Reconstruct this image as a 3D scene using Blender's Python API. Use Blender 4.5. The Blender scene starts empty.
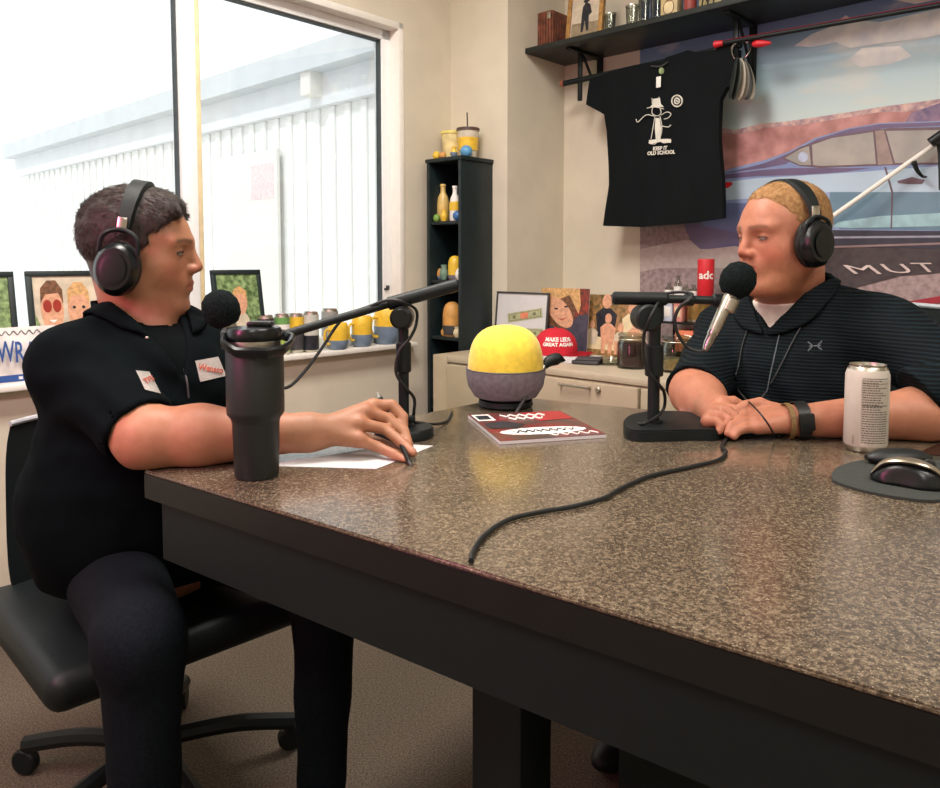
import bpy, bmesh, math, random
import numpy as np
from mathutils import Vector, Matrix, noise
random.seed(7); RNG = np.random.default_rng(7)
PI = math.pi
SC = bpy.context.scene
COL = SC.collection
# ---------------------------------------------------------------- camera
F = 760.0; CX = 470.0; CY = 313.0; CAMZ = 1.09
PITCH = math.atan((CY-262.0)/F)
cp, sp_ = math.cos(PITCH), math.sin(PITCH)
cd = bpy.data.cameras.new('camera'); cam = bpy.data.objects.new('camera', cd); COL.objects.link(cam)
cam.location = (0, 0, CAMZ); cam.rotation_euler = (PI/2-PITCH, 0, 0)
cd.sensor_fit = 'HORIZONTAL'; cd.sensor_width = 36; cd.lens = F/940*36
cd.shift_y = -(394-CY)/940; cd.clip_start = 0.05; cd.clip_end = 200
SC.camera = cam
def ray(px, py):
    a = (px-CX)/F; b = (CY-py)/F
    return Vector((a, cp + b*sp_, -sp_ + b*cp))
def U(px, py, d):                       # point seen at a pixel, d metres ahead
    r = ray(px, py); k = d/r.y
    return Vector((r.x*k, d, CAMZ+r.z*k))
def UZ(px, py, z):
    r = ray(px, py); k = (z-CAMZ)/r.z
    return Vector((r.x*k, r.y*k, z))
def UP(px, py, P0, n):
    r = ray(px, py); o = Vector((0, 0, CAMZ)); k = (Vector(P0)-o).dot(Vector(n))/r.dot(Vector(n))
    return o + r*k
TH = math.radians(42.8)
D1 = Vector((math.sin(TH), math.cos(TH), 0))     # along the window wall, away
E1 = Vector((math.cos(TH), -math.sin(TH), 0))    # along the right wall, towards camera
AZ = -TH                                         # rotation that turns +x into E1
TZ = 0.76                                        # table top height
# ---------------------------------------------------------------- materials
def lin(c):
    c = c/255.0
    return c/12.92 if c <= 0.04045 else ((c+0.055)/1.055)**2.4
def rgb(c): return (lin(c[0]), lin(c[1]), lin(c[2]), 1)
MATS = {}
def mat(name, c, rough=0.6, metal=0.0, var=0.06, scale=30.0, bump=0.0, bscale=None, spec=0.5, c2=None, emis=None, sheen=0.0, coat=0.0):
    if name in MATS: return MATS[name]
    m = bpy.data.materials.new(name); m.use_nodes = True
    nt = m.node_tree; N = nt.nodes; L = nt.links
    b = N['Principled BSDF']
    tc = N.new('ShaderNodeTexCoord'); nz = N.new('ShaderNodeTexNoise'); nz.inputs['Scale'].default_value = scale; nz.inputs['Detail'].default_value = 4
    L.new(tc.outputs['Object'], nz.inputs['Vector'])
    cr = N.new('ShaderNodeValToRGB')
    a = rgb(c)
    if c2 is None:
        lo = tuple(max(0, x*(1-var*2)) for x in a[:3])+(1,); hi = tuple(min(1, x*(1+var*2)) for x in a[:3])+(1,)
    else: lo, hi = a, rgb(c2)
    cr.color_ramp.elements[0].color = lo; cr.color_ramp.elements[1].color = hi
    cr.color_ramp.elements[0].position = 0.35; cr.color_ramp.elements[1].position = 0.65
    L.new(nz.outputs['Fac'], cr.inputs['Fac']); L.new(cr.outputs['Color'], b.inputs['Base Color'])
    b.inputs['Roughness'].default_value = rough; b.inputs['Metallic'].default_value = metal
    b.inputs['Specular IOR Level'].default_value = spec
    if sheen: b.inputs['Sheen Weight'].default_value = sheen
    if coat: b.inputs['Coat Weight'].default_value = coat
    if emis:
        b.inputs['Emission Color'].default_value = rgb(emis[0]); b.inputs['Emission Strength'].default_value = emis[1]
    if bump:
        n2 = N.new('ShaderNodeTexNoise'); n2.inputs['Scale'].default_value = bscale or scale*4; n2.inputs['Detail'].default_value = 3
        L.new(tc.outputs['Object'], n2.inputs['Vector'])
        bp = N.new('ShaderNodeBump'); bp.inputs['Strength'].default_value = bump; bp.inputs['Distance'].default_value = 0.002
        L.new(n2.outputs['Fac'], bp.inputs['Height']); L.new(bp.outputs['Normal'], b.inputs['Normal'])
    MATS[name] = m
    return m
def attrmat(name, rough=0.5, bump=0.15, bscale=400, sss=0.0, spec=0.4):
    m = bpy.data.materials.new(name); m.use_nodes = True
    N = m.node_tree.nodes; L = m.node_tree.links; b = N['Principled BSDF']
    at = N.new('ShaderNodeAttribute'); at.attribute_name = 'Col'
    tc = N.new('ShaderNodeTexCoord'); nz = N.new('ShaderNodeTexNoise'); nz.inputs['Scale'].default_value = 60; nz.inputs['Detail'].default_value = 5
    L.new(tc.outputs['Object'], nz.inputs['Vector'])
    mx = N.new('ShaderNodeMix'); mx.data_type = 'RGBA'; mx.blend_type = 'MULTIPLY'; mx.inputs[0].default_value = 0.35
    cr = N.new('ShaderNodeValToRGB'); cr.color_ramp.elements[0].color = (0.75, 0.66, 0.62, 1); cr.color_ramp.elements[1].color = (1, 1, 1, 1)
    cr.color_ramp.elements[0].position = 0.35; cr.color_ramp.elements[1].position = 0.6
    L.new(nz.outputs['Fac'], cr.inputs['Fac']); L.new(at.outputs['Color'], mx.inputs[6]); L.new(cr.outputs['Color'], mx.inputs[7])
    L.new(mx.outputs[2], b.inputs['Base Color'])
    b.inputs['Roughness'].default_value = rough; b.inputs['Specular IOR Level'].default_value = spec
    if sss:
        b.inputs['Subsurface Weight'].default_value = sss; b.inputs['Subsurface Radius'].default_value = (0.012, 0.005, 0.003); b.inputs['Subsurface Scale'].default_value = 1.0
    n2 = N.new('ShaderNodeTexNoise'); n2.inputs['Scale'].default_value = bscale; L.new(tc.outputs['Object'], n2.inputs['Vector'])
    bp = N.new('ShaderNodeBump'); bp.inputs['Strength'].default_value = bump; bp.inputs['Distance'].default_value = 0.001
    L.new(n2.outputs['Fac'], bp.inputs['Height']); L.new(bp.outputs['Normal'], b.inputs['Normal'])
    return m
def glassmat(name, tint=(255, 255, 255), fac=0.08, rough=0.02):
    m = bpy.data.materials.new(name); m.use_nodes = True
    N = m.node_tree.nodes; L = m.node_tree.links; N.remove(N['Principled BSDF']); o = N['Material Output']
    t = N.new('ShaderNodeBsdfTransparent'); t.inputs[0].default_value = rgb(tint)
    g = N.new('ShaderNodeBsdfGlossy'); g.inputs['Roughness'].default_value = rough
    fr = N.new('ShaderNodeFresnel'); fr.inputs[0].default_value = 1.45
    mt = N.new('ShaderNodeMath'); mt.operation = 'MULTIPLY_ADD'; mt.inputs[1].default_value = 0.8 if fac < 0.029 or name == 'window_glass' else 0.35; mt.inputs[2].default_value = fac
    mx = N.new('ShaderNodeMixShader'); L.new(fr.outputs[0], mt.inputs[0]); L.new(mt.outputs[0], mx.inputs[0])
    L.new(t.outputs[0], mx.inputs[1]); L.new(g.outputs[0], mx.inputs[2]); L.new(mx.outputs[0], o.inputs[0])
    MATS[name] = m
    return m
# ---------------------------------------------------------------- object helpers
def tag(o, label=None, cat=None, group=None, kind=None):
    if label: o['label'] = label
    if cat: o['category'] = cat
    if group: o['group'] = group
    if kind: o['kind'] = kind
    return o
def thing(name, label, cat, loc=(0, 0, 0), rz=0.0, group=None):
    o = bpy.data.objects.new(name, None); COL.objects.link(o); o.empty_display_size = 0.05
    o.location = loc; o.rotation_euler = (0, 0, rz)
    return tag(o, label, cat, group)
def obj(name, bm, m, parent=None, smooth=True, label=None, origin=None):
    me = bpy.data.meshes.new(name)
    if origin is not None: bmesh.ops.translate(bm, vec=-Vector(origin), verts=bm.verts)
    bmesh.ops.recalc_face_normals(bm, faces=bm.faces)
    bm.to_mesh(me); bm.free()
    if isinstance(m, (list, tuple)):
        for q in m: me.materials.append(q)
    else: me.materials.append(m)
    if smooth:
        me.polygons.foreach_set('use_smooth', [True]*len(me.polygons)); me.set_sharp_from_angle(angle=math.radians(38))
    o = bpy.data.objects.new(name, me); COL.objects.link(o)
    if parent is not None: o.parent = parent
    if origin is not None: o.location = origin
    if label: o['label'] = label
    return o
def world(o, parent):                    # a part modelled in world space goes under its thing
    o.parent = parent
    o.matrix_parent_inverse = Matrix.LocRotScale(parent.location, parent.rotation_euler, None).inverted()
    return o
def BM(): return bmesh.new()
def box(bm, c, s, bev=0.0, M=None, rz=0.0, seg=2):
    b2 = bmesh.new(); bmesh.ops.create_cube(b2, size=1)
    bmesh.ops.scale(b2, vec=s, verts=b2.verts)
    if bev: bmesh.ops.bevel(b2, geom=list(b2.edges), offset=bev, segments=seg, affect='EDGES', profile=0.5)
    if rz: bmesh.ops.rotate(b2, cent=(0, 0, 0), matrix=Matrix.Rotation(rz, 3, 'Z'), verts=b2.verts)
    bmesh.ops.translate(b2, vec=c, verts=b2.verts)
    if M is not None: bmesh.ops.transform(b2, matrix=M, verts=b2.verts)
    merge(bm, b2)
def merge(bm, b2, mi=None):
    me = bpy.data.meshes.new('t')
    if mi is not None:
        for f in b2.faces: f.material_index = mi
    b2.to_mesh(me); bm.from_mesh(me); bpy.data.meshes.remove(me); b2.free()
def lathe(bm, prof, seg=32, c=(0, 0, 0), M=None, closed=False):
    b2 = bmesh.new(); rings = []
    for r, z in prof:
        if r < 1e-6: rings.append([b2.verts.new((0, 0, z))])
        else: rings.append([b2.verts.new((r*math.cos(2*PI*i/seg), r*math.sin(2*PI*i/seg), z)) for i in range(seg)])
    for a, b in zip(rings, rings[1:]):
        for i in range(seg):
            j = (i+1) % seg
            if len(a) == 1 and len(b) == 1: continue
            if len(a) == 1: b2.faces.new((a[0], b[i], b[j]))
            elif len(b) == 1: b2.faces.new((a[i], a[j], b[0]))
            else: b2.faces.new((a[i], a[j], b[j], b[i]))
    if not closed:
        for r in (rings[0], rings[-1]):
            if len(r) > 1: b2.faces.new(r)
    if M is not None: bmesh.ops.transform(b2, matrix=M, verts=b2.verts)
    bmesh.ops.translate(b2, vec=c, verts=b2.verts)
    merge(bm, b2)
def aim(a, b):                            # matrix: z axis from a to b, at a
    a, b = Vector(a), Vector(b); q = (b-a).to_track_quat('Z', 'Y')
    return Matrix.Translation(a) @ q.to_matrix().to_4x4()
def cyl(bm, a, b, r, r2=None, seg=20, bev=0.0):
    L = (Vector(b)-Vector(a)).length; r2 = r if r2 is None else r2
    if bev: prof = [(max(r-bev, 1e-4), 0), (r, bev), (r2, L-bev), (max(r2-bev, 1e-4), L)]
    else: prof = [(r, 0), (r2, L)]
    lathe(bm, prof, seg, M=aim(a, b))
def cr_path(pts, n=10):
    P = [Vector(p) for p in pts]; P = [P[0]*2-P[1]]+P+[P[-1]*2-P[-2]]; out = []
    for i in range(1, len(P)-2):
        for k in range(n):
            t = k/n; a, b, c, d = P[i-1], P[i], P[i+1], P[i+2]
            out.append(0.5*((2*b)+(c-a)*t+(2*a-5*b+4*c-d)*t*t+(3*b-a-3*c+d)*t**3))
    out.append(P[-2]); return out
def tube(bm, pts, r, seg=8, n=10, smooth=True, flat=None):
    P = cr_path(pts, n) if smooth else [Vector(p) for p in pts]
    b2 = bmesh.new(); rings = []; up = Vector((0, 0, 1)); x = None
    for i, p in enumerate(P):
        t = (P[min(i+1, len(P)-1)]-P[max(i-1, 0)]).normalized()
        if x is None: x = t.cross(up) if abs(t.z) < 0.95 else t.cross(Vector((1, 0, 0)))
        x = (x - t*x.dot(t)).normalized(); y = t.cross(x)
        rr = r(i/(len(P)-1)) if callable(r) else r
        fl = flat or 1.0
        rings.append([b2.verts.new(p + x*math.cos(2*PI*k/seg)*rr + y*math.sin(2*PI*k/seg)*rr*fl) for k in range(seg)])
    for a, b in zip(rings, rings[1:]):
        for k in range(seg): b2.faces.new((a[k], a[(k+1) % seg], b[(k+1) % seg], b[k]))
    b2.faces.new(rings[0]); b2.faces.new(rings[-1]); merge(bm, b2)
def ball(bm, c, r, sx=1, sy=1, sz=1, seg=20, M=None):
    b2 = bmesh.new(); bmesh.ops.create_uvsphere(b2, u_segments=seg, v_segments=seg//2+2, radius=r)
    bmesh.ops.scale(b2, vec=(sx, sy, sz), verts=b2.verts)
    if M is not None: bmesh.ops.transform(b2, matrix=M, verts=b2.verts)
    bmesh.ops.translate(b2, vec=c, verts=b2.verts); merge(bm, b2)
def prism(bm, pts, off):                  # planar polygon thickened by a vector
    b2 = bmesh.new(); off = Vector(off)
    a = [b2.verts.new(p) for p in pts]; b = [b2.verts.new(Vector(p)+off) for p in pts]
    b2.faces.new(a); b2.faces.new(b[::-1])
    for i in range(len(a)):
        j = (i+1) % len(a); b2.faces.new((a[i], b[i], b[j], a[j]))
    bmesh.ops.recalc_face_normals(b2, faces=b2.faces)
    merge(bm, b2)
def text_bm(s, size, M, ext=0.0006, shear=0.0, bold=0.0, sx=1.0):
    c = bpy.data.curves.new('t', 'FONT'); c.body = s; c.size = size; c.extrude = ext; c.align_x = 'CENTER'; c.align_y = 'CENTER'
    c.shear = shear; c.offset = bold; c.resolution_u = 3
    o = bpy.data.objects.new('t', c); COL.objects.link(o)
    bpy.context.view_layer.update()
    me = bpy.data.meshes.new_from_object(o.evaluated_get(bpy.context.evaluated_depsgraph_get()))
    bpy.data.objects.remove(o); bpy.data.curves.remove(c)
    bm = bmesh.new(); bm.from_mesh(me); bpy.data.meshes.remove(me)
    bmesh.ops.scale(bm, vec=(sx, 1, 1), verts=bm.verts)
    bmesh.ops.transform(bm, matrix=M, verts=bm.verts)
    return bm
def frameM(o, x, y):                       # matrix from an origin and two in-plane axes
    x = Vector(x).normalized(); y = Vector(y); y = (y - x*y.dot(x)).normalized(); z = x.cross(y)
    M = Matrix((x, y, z)).transposed().to_4x4(); M.translation = Vector(o); return M
# ---------------------------------------------------------------- implicit surfaces for organic shapes
def smin(a, b, k):
    if k <= 0: return np.minimum(a, b)
    h = np.clip(0.5+0.5*(b-a)/k, 0, 1); return b*(1-h)+a*h - k*h*(1-h)
def smax(a, b, k): return -smin(-a, -b, k)
def s_rc(p, a, b, r1, r2):
    a = np.array(a, float); ba = np.array(b, float)-a; pa = p-a
    h = np.clip(pa@ba/max(ba@ba, 1e-12), 0, 1)
    return np.linalg.norm(pa-h[:, None]*ba, axis=1)-(r1+(r2-r1)*h)
def s_el(p, c, r, R=None):
    q = p-np.array(c, float)
    if R is not None: q = q@R
    r = np.array(r, float); k0 = np.linalg.norm(q/r, axis=1); k1 = np.linalg.norm(q/(r*r), axis=1)
    return k0*(k0-1)/np.maximum(k1, 1e-9)
def s_box(p, c, s, r, R=None):
    q = p-np.array(c, float)
    if R is not None: q = q@R
    q = np.abs(q)-(np.array(s, float)-r)
    return np.linalg.norm(np.maximum(q, 0), axis=1)+np.minimum(q.max(axis=1), 0)-r
def surface(fn, lo, hi, h, blk=6):
    lo = np.array(lo, float); hi = np.array(hi, float)
    nc = np.ceil((hi-lo)/(h*blk)).astype(int); n = nc*blk
    g = np.stack(np.meshgrid(*[lo[i]+(np.arange(nc[i])+0.5)*h*blk-h*0.5 for i in range(3)], indexing='ij'), -1).reshape(-1, 3)
    fc = fn(g).reshape(nc)
    act = np.abs(fc) < h*blk*1.45
    V = np.repeat(np.repeat(np.repeat(fc, blk, 0), blk, 1), blk, 2)
    A = np.repeat(np.repeat(np.repeat(act, blk, 0), blk, 1), blk, 2)
    idx = np.argwhere(A)
    out = np.empty(len(idx))
    for s in range(0, len(idx), 400000):
        out[s:s+400000] = fn(lo+idx[s:s+400000]*h)
    V[A] = out
    S = V < 0
    # surface nets
    c = S[:-1, :-1, :-1].astype(np.int8)*0
    for dx in (0, 1):
        for dy in (0, 1):
            for dz in (0, 1):
                c = c + S[dx:S.shape[0]-1+dx, dy:S.shape[1]-1+dy, dz:S.shape[2]-1+dz]
    cells = np.argwhere((c > 0) & (c < 8))
    cid = -np.ones(c.shape, int); cid[tuple(cells.T)] = np.arange(len(cells))
    acc = np.zeros((len(cells), 3)); cnt = np.zeros(len(cells))
    corners = [(x, y, z) for x in (0, 1) for y in (0, 1) for z in (0, 1)]
    for a in corners:
        for ax in range(3):
            if a[ax]: continue
            b = list(a); b[ax] = 1
            va = V[tuple((cells+a).T)]; vb = V[tuple((cells+b).T)]
            m = (va < 0) != (vb < 0)
            t = np.where(m, va/np.where(m, va-vb, 1), 0)
            p = np.array(a, float)[None]+np.zeros((len(cells), 3)); p[:, ax] += t
            acc += p*m[:, None]; cnt += m
    verts = lo+(cells+acc/cnt[:, None])*h
    faces = []
    for ax in range(3):
        u, v = (ax+1) % 3, (ax+2) % 3
        sl0 = [slice(None)]*3; sl1 = [slice(None)]*3; sl0[ax] = slice(0, -1); sl1[ax] = slice(1, None)
        d = S[tuple(sl0)].astype(int)-S[tuple(sl1)].astype(int)
        e = np.argwhere(d != 0)
        sh = np.array(c.shape)
        ok = (e[:, u] > 0) & (e[:, v] > 0) & (e[:, u] < sh[u]) & (e[:, v] < sh[v]) & (e[:, ax] < sh[ax])
        e = e[ok]; sg = d[tuple(e.T)]
        def off(a, b):
            q = e.copy(); q[:, u] -= a; q[:, v] -= b; return cid[tuple(q.T)]
        q = np.stack([off(1, 1), off(0, 1), off(0, 0), off(1, 0)], 1)
        q[sg < 0] = q[sg < 0][:, ::-1]; faces.append(q[(q >= 0).all(1)])
    faces = np.concatenate(faces)
    return verts, faces
def joinVF(parts):
    vs, fs, o = [], [], 0
    for v, f in parts: vs.append(v); fs.append(f+o); o += len(v)
    return np.concatenate(vs), np.concatenate(fs)
def relax(v, f, it=1, lam=0.5):
    for _ in range(it):
        s = np.zeros_like(v); c = np.zeros(len(v))
        for a, b in ((0, 1), (1, 2), (2, 3), (3, 0)):
            np.add.at(s, f[:, a], v[f[:, b]]); np.add.at(c, f[:, a], 1)
            np.add.at(s, f[:, b], v[f[:, a]]); np.add.at(c, f[:, b], 1)
        v = v*(1-lam)+lam*s/np.maximum(c, 1)[:, None]
    return v
def vf_obj(name, v, f, m, parent=None, cols=None, label=None):
    me = bpy.data.meshes.new(name)
    me.vertices.add(len(v)); me.vertices.foreach_set('co', np.asarray(v, np.float32).ravel())
    me.loops.add(len(f)*4); me.loops.foreach_set('vertex_index', np.asarray(f, np.int32).ravel())
    me.polygons.add(len(f)); me.polygons.foreach_set('loop_start', np.arange(0, len(f)*4, 4, dtype=np.int32))
    me.update(calc_edges=True); me.validate()
    me.materials.append(m); me.polygons.foreach_set('use_smooth', [True]*len(me.polygons))
    if cols is not None:
        ca = me.color_attributes.new('Col', 'FLOAT_COLOR', 'POINT')
        c4 = np.ones((len(v), 4), np.float32); c4[:, :3] = cols; ca.data.foreach_set('color', c4.ravel())
    o = bpy.data.objects.new(name, me); COL.objects.link(o)
    if parent is not None: world(o, parent)
    if label: o['label'] = label
    return o
def nz3(p, s, seed=0):                     # cheap smooth pseudo-noise
    q = p*s+seed
    return (np.sin(q[:, 0]*1.0+1.3*np.sin(q[:, 1]*1.7+seed))+np.sin(q[:, 1]*1.1+1.7*np.sin(q[:, 2]*1.3))+np.sin(q[:, 2]*1.2+1.1*np.sin(q[:, 0]*1.9)))/3
# ================================================================ MATERIAL SET
M_wall = mat('wall_paint', (214, 205, 186), 0.85, scale=6, var=0.02, bump=0.15, bscale=120)
M_white = mat('white_gloss_paint', (242, 238, 230), 0.45, var=0.01)
M_vinyl = mat('white_vinyl', (244, 246, 246), 0.4, var=0.01)
M_ceil = mat('ceiling_tile', (220, 216, 205), 0.9, scale=80, bump=0.3)
M_carpet = mat('floor_carpet', (92, 80, 68), 0.95, scale=220, var=0.25, bump=0.5, bscale=500)
M_black = mat('matte_black', (13, 21, 22), 0.5, var=0.05, spec=0.35)
M_blackgl = mat('satin_black', (11, 17, 19), 0.28, var=0.05)
M_blackwood = mat('black_wood', (15, 30, 32), 0.5, scale=20, var=0.1)
M_foam = mat('foam', (19, 27, 27), 0.98, scale=300, var=0.3, bump=0.8, bscale=900, spec=0.1)
M_rubber = mat('rubber_cable', (16, 20, 20), 0.5)
M_chrome = mat('chrome', (200, 196, 186), 0.22, 1.0, var=0.02)
M_steel = mat('brushed_steel', (190, 185, 172), 0.35, 1.0, var=0.03)
M_glass = glassmat('window_glass', (250, 252, 252), 0.03)
M_jar = glassmat('jar_glass', (225, 228, 222), 0.03)
M_paper = mat('paper', (212, 208, 210), 0.7, var=0.01)
M_yellow = mat('yellow_plush', (240, 205, 62), 0.75, scale=60, var=0.05, bump=0.2, sheen=0.3)
M_yellow2 = mat('yellow_glaze', (232, 190, 60), 0.3, scale=60, var=0.04)
M_grey = mat('grey_plush', (118, 110, 118), 0.8, scale=90, var=0.08, bump=0.25)
M_blueg = mat('blue_glaze', (112, 130, 150), 0.35, var=0.05)
M_red = mat('red_paint', (205, 32, 44), 0.45, var=0.03)
M_redcloth = mat('red_cotton', (200, 28, 48), 0.85, scale=200, var=0.06, bump=0.3)
M_cream = mat('cream_paint', (222, 205, 165), 0.55, var=0.04)
M_gold = mat('gilt_frame', (170, 128, 70), 0.45, scale=60, var=0.12)
M_brownw = mat('brown_slat_wood', (112, 62, 42), 0.6, scale=40, var=0.2)
M_skyblue = mat('sky_blue', (96, 160, 205), 0.4)
M_green = mat('leaf_green', (120, 160, 70), 0.5)
M_dkgrey = mat('dark_grey', (62, 60, 62), 0.6)
M_white2 = mat('plain_white', (235, 232, 225), 0.5, var=0.01)
M_salmon = mat('salmon', (220, 130, 100), 0.6)
M_amber = mat('amber', (205, 150, 80), 0.5)
M_maroon = mat('dark_jam', (86, 52, 56), 0.5)
def table_mat():
    m = bpy.data.materials.new('speckled_laminate'); m.use_nodes = True
    N = m.node_tree.nodes; L = m.node_tree.links; b = N['Principled BSDF']
    tc = N.new('ShaderNodeTexCoord')
    n1 = N.new('ShaderNodeTexNoise'); n1.inputs['Scale'].default_value = 210; n1.inputs['Detail'].default_value = 5; n1.inputs['Roughness'].default_value = 0.75
    n2 = N.new('ShaderNodeTexVoronoi'); n2.inputs['Scale'].default_value = 260
    n3 = N.new('ShaderNodeTexNoise'); n3.inputs['Scale'].default_value = 9; n3.inputs['Detail'].default_value = 3
    for n in (n1, n2, n3): L.new(tc.outputs['Object'], n.inputs['Vector'])
    cr = N.new('ShaderNodeValToRGB'); e = cr.color_ramp.elements
    e[0].position = 0.36; e[0].color = rgb((50, 44, 38)); e[1].position = 0.66; e[1].color = rgb((150, 136, 114))
    x = e.new(0.5); x.color = rgb((98, 84, 68))
    L.new(n1.outputs['Fac'], cr.inputs['Fac'])
    c2 = N.new('ShaderNodeValToRGB'); c2.color_ramp.elements[0].position = 0.10; c2.color_ramp.elements[0].color = (1, 1, 1, 1); c2.color_ramp.elements[1].position = 0.22; c2.color_ramp.elements[1].color = (0, 0, 0, 1)
    L.new(n2.outputs['Distance'], c2.inputs['Fac'])
    mx = N.new('ShaderNodeMix'); mx.data_type = 'RGBA'; L.new(c2.outputs['Color'], mx.inputs[0]); L.new(cr.outputs['Color'], mx.inputs[6]); mx.inputs[7].default_value = rgb((182, 168, 142))
    m2 = N.new('ShaderNodeMix'); m2.data_type = 'RGBA'; m2.blend_type = 'MULTIPLY'; m2.inputs[0].default_value = 0.35
    L.new(mx.outputs[2], m2.inputs[6]); L.new(n3.outputs['Fac'], m2.inputs[7]); L.new(m2.outputs[2], b.inputs['Base Color'])
    b.inputs['Roughness'].default_value = 0.22; b.inputs['Specular IOR Level'].default_value = 0.5; b.inputs['Coat Weight'].default_value = 0.4; b.inputs['Coat Roughness'].default_value = 0.14; b.inputs['Coat IOR'].default_value = 1.55
    return m
M_table = table_mat()
# ================================================================ ROOM
A_ = UZ(144, 470, TZ)
W0 = UZ(294, 353, 0.75)                          # a point of the sill front
WN = E1.copy()                                   # window wall normal, into the room
SN = -D1                                         # right wall normal, into the room
W0 = W0 - WN*0.03
def onW(px, py, off=0.0): return UP(px, py, W0+WN*off, WN)
C0 = onW(451, 262); C0.z = 0
C1 = UP(507, 262, C0, D1); C1.z = 0              # outer corner of the boxed column
S0 = UP(563, 262, C1, E1); S0.z = 0              # inner corner, right wall starts
def onS(px, py, off=0.0): return UP(px, py, S0+SN*off, SN)
print('C0', C0, 'C1', C1, 'S0', S0)
HC = 2.75; T = 0.12
def wallbox(name, a, b, z0, z1, n, kind='structure', m=None):   # wall slab from a to b, thickness away from the room
    bm = BM(); a = Vector(a); b = Vector(b); d = (b-a); L = d.length; mid = (a+b)/2 - Vector(n)*T/2
    box(bm, (mid.x, mid.y, (z0+z1)/2), (L, T, z1-z0), rz=math.atan2(d.y, d.x))
    return bm
# window opening on the window wall, taken from the frame corners
wr = onW(404, 200); s_r = (wr-C0).dot(D1)
hz = onW(404, 24).z; zs = 0.745
s_l = -4.3
LW = 5.2; LS = 4.7
WEnd = C0 - D1*LW
bm = BM()
def wseg(s0, s1, z0, z1):
    a = C0+D1*s0; b = C0+D1*s1; mid = (a+b)/2-WN*T/2
    box(bm, (mid.x, mid.y, (z0+z1)/2), (s1-s0, T, z1-z0), rz=math.atan2(D1.y, D1.x))
wseg(-LW-T, s_l, 0, HC); wseg(s_l, s_r, 0, zs-0.02); wseg(s_l, s_r, hz, HC); wseg(s_r, T, 0, HC)
tag(obj('wall_left', bm, M_wall, smooth=False), kind='structure')
tag(obj('wall_step', wallbox('x', C0, C1, 0, HC, SN), M_wall, smooth=False), kind='structure')
bm = BM(); mid = (C1+D1*T+S0)/2
L_ = (S0-C1).length-T
box(bm, (mid.x-WN.x*T/2, mid.y-WN.y*T/2, HC/2), (L_+0.0, T, HC), rz=math.atan2(D1.y, D1.x))
tag(obj('wall_column', bm, M_wall, smooth=False), kind='structure')
SEnd = S0+E1*LS
tag(obj('wall_right', wallbox('x', S0-E1*T, SEnd, 0, HC, SN), M_wall, smooth=False), kind='structure')
Wd = (C0-S0).dot(D1)
BK = WEnd + E1*((SEnd-WEnd).dot(E1))
tag(obj('wall_back', wallbox('x', WEnd-WN*T, BK, 0, HC, D1), M_wall, smooth=False), kind='structure')
tag(obj('wall_front', wallbox('x', BK-D1*T, SEnd+D1*T, 0, HC, -E1), M_wall, smooth=False), kind='structure')
cen = (WEnd+SEnd)/2; cen.z = 0
bm = BM(); box(bm, (cen.x, cen.y, -0.05), (LW+1.2, LS+1.6, 0.1), rz=math.atan2(D1.y, D1.x)); tag(obj('floor', bm, M_carpet, smooth=False), kind='structure')
bm = BM(); box(bm, (cen.x, cen.y, HC+0.05), (LW+1.2, LS+1.6, 0.1), rz=math.atan2(D1.y, D1.x)); tag(obj('ceiling', bm, M_ceil, smooth=False), kind='structure')
# window: casing returns, vinyl frame, mullion, panes, sill
RZ = math.atan2(D1.y, D1.x)
def wbox(bm, s0, s1, z0, z1, o0, o1, bev=0.003):       # box in window-wall coordinates, o = offset out of the wall plane
    a = C0+D1*(s0+s1)/2+WN*(o0+o1)/2
    box(bm, (a.x, a.y, (z0+z1)/2), (abs(s1-s0), abs(o1-o0), abs(z1-z0)), rz=RZ, bev=bev)
s_m = (onW(190, 150, -0.07)-(C0-WN*0.07)).dot(D1)
zt = hz
bm = BM()
wbox(bm, s_r-0.028, s_r, zs, zt, -T, 0.004); wbox(bm, s_l, s_r, zt-0.028, zt, -T, 0.004); wbox(bm, s_l, s_l+0.028, zs, zt, -T, 0.004)
win = thing('window_1', None, None, C0+D1*(s_l+s_r)/2+Vector((0, 0, zs)), 0); win['kind'] = 'structure'
world(obj('window_jamb', bm, M_white), win)
bm = BM(); fo0, fo1 = -0.10, -0.05
wbox(bm, s_r-0.075, s_r-0.028, zs, zt-0.028, fo0, fo1); wbox(bm, s_l, s_r-0.028, zt-0.07, zt-0.028, fo0, fo1); wbox(bm, s_l, s_r-0.028, zs, zs+0.045, fo0, fo1)
wbox(bm, s_l+0.028, s_l+0.07, zs, zt-0.028, fo0, fo1)
world(obj('window_frame', bm, M_vinyl), win)
bm = BM(); wbox(bm, s_m-0.045, s_m+0.012, zs+0.04, zt-0.06, fo0, fo1+0.01)
world(obj('mullion', bm, M_vinyl), win)
bm = BM(); wbox(bm, s_m+0.012, s_m+0.032, zs+0.04, zt-0.06, fo0, fo1+0.005)
world(obj('mullion_trim', bm, M_cream), win)
bm = BM()
for a, b in ((s_l+0.07, s_m-0.045), (s_m+0.032, s_r-0.075)):
    wbox(bm, a, a+0.004, zs+0.045, zt-0.07, -0.085, -0.058, 0); wbox(bm, b-0.004, b, zs+0.045, zt-0.07, -0.085, -0.058, 0); wbox(bm, a, b, zt-0.076, zt-0.07, -0.085, -0.058, 0)
world(obj('gasket', bm, mat('grey_gasket', (62, 72, 74), 0.6)), win)
for a, b in ((s_l+0.07, s_m-0.045), (s_m+0.032, s_r-0.075)):
    bm = BM(); wbox(bm, a, b, zs+0.045, zt-0.07, -0.08, -0.074, 0); world(obj('pane', bm, M_glass), win)
bm = BM(); wbox(bm, s_l, s_r+0.03, zs-0.02, zs, -0.11, 0.05, 0.004)
sill = tag(obj('trim_1', bm, M_white), kind='structure')
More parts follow.
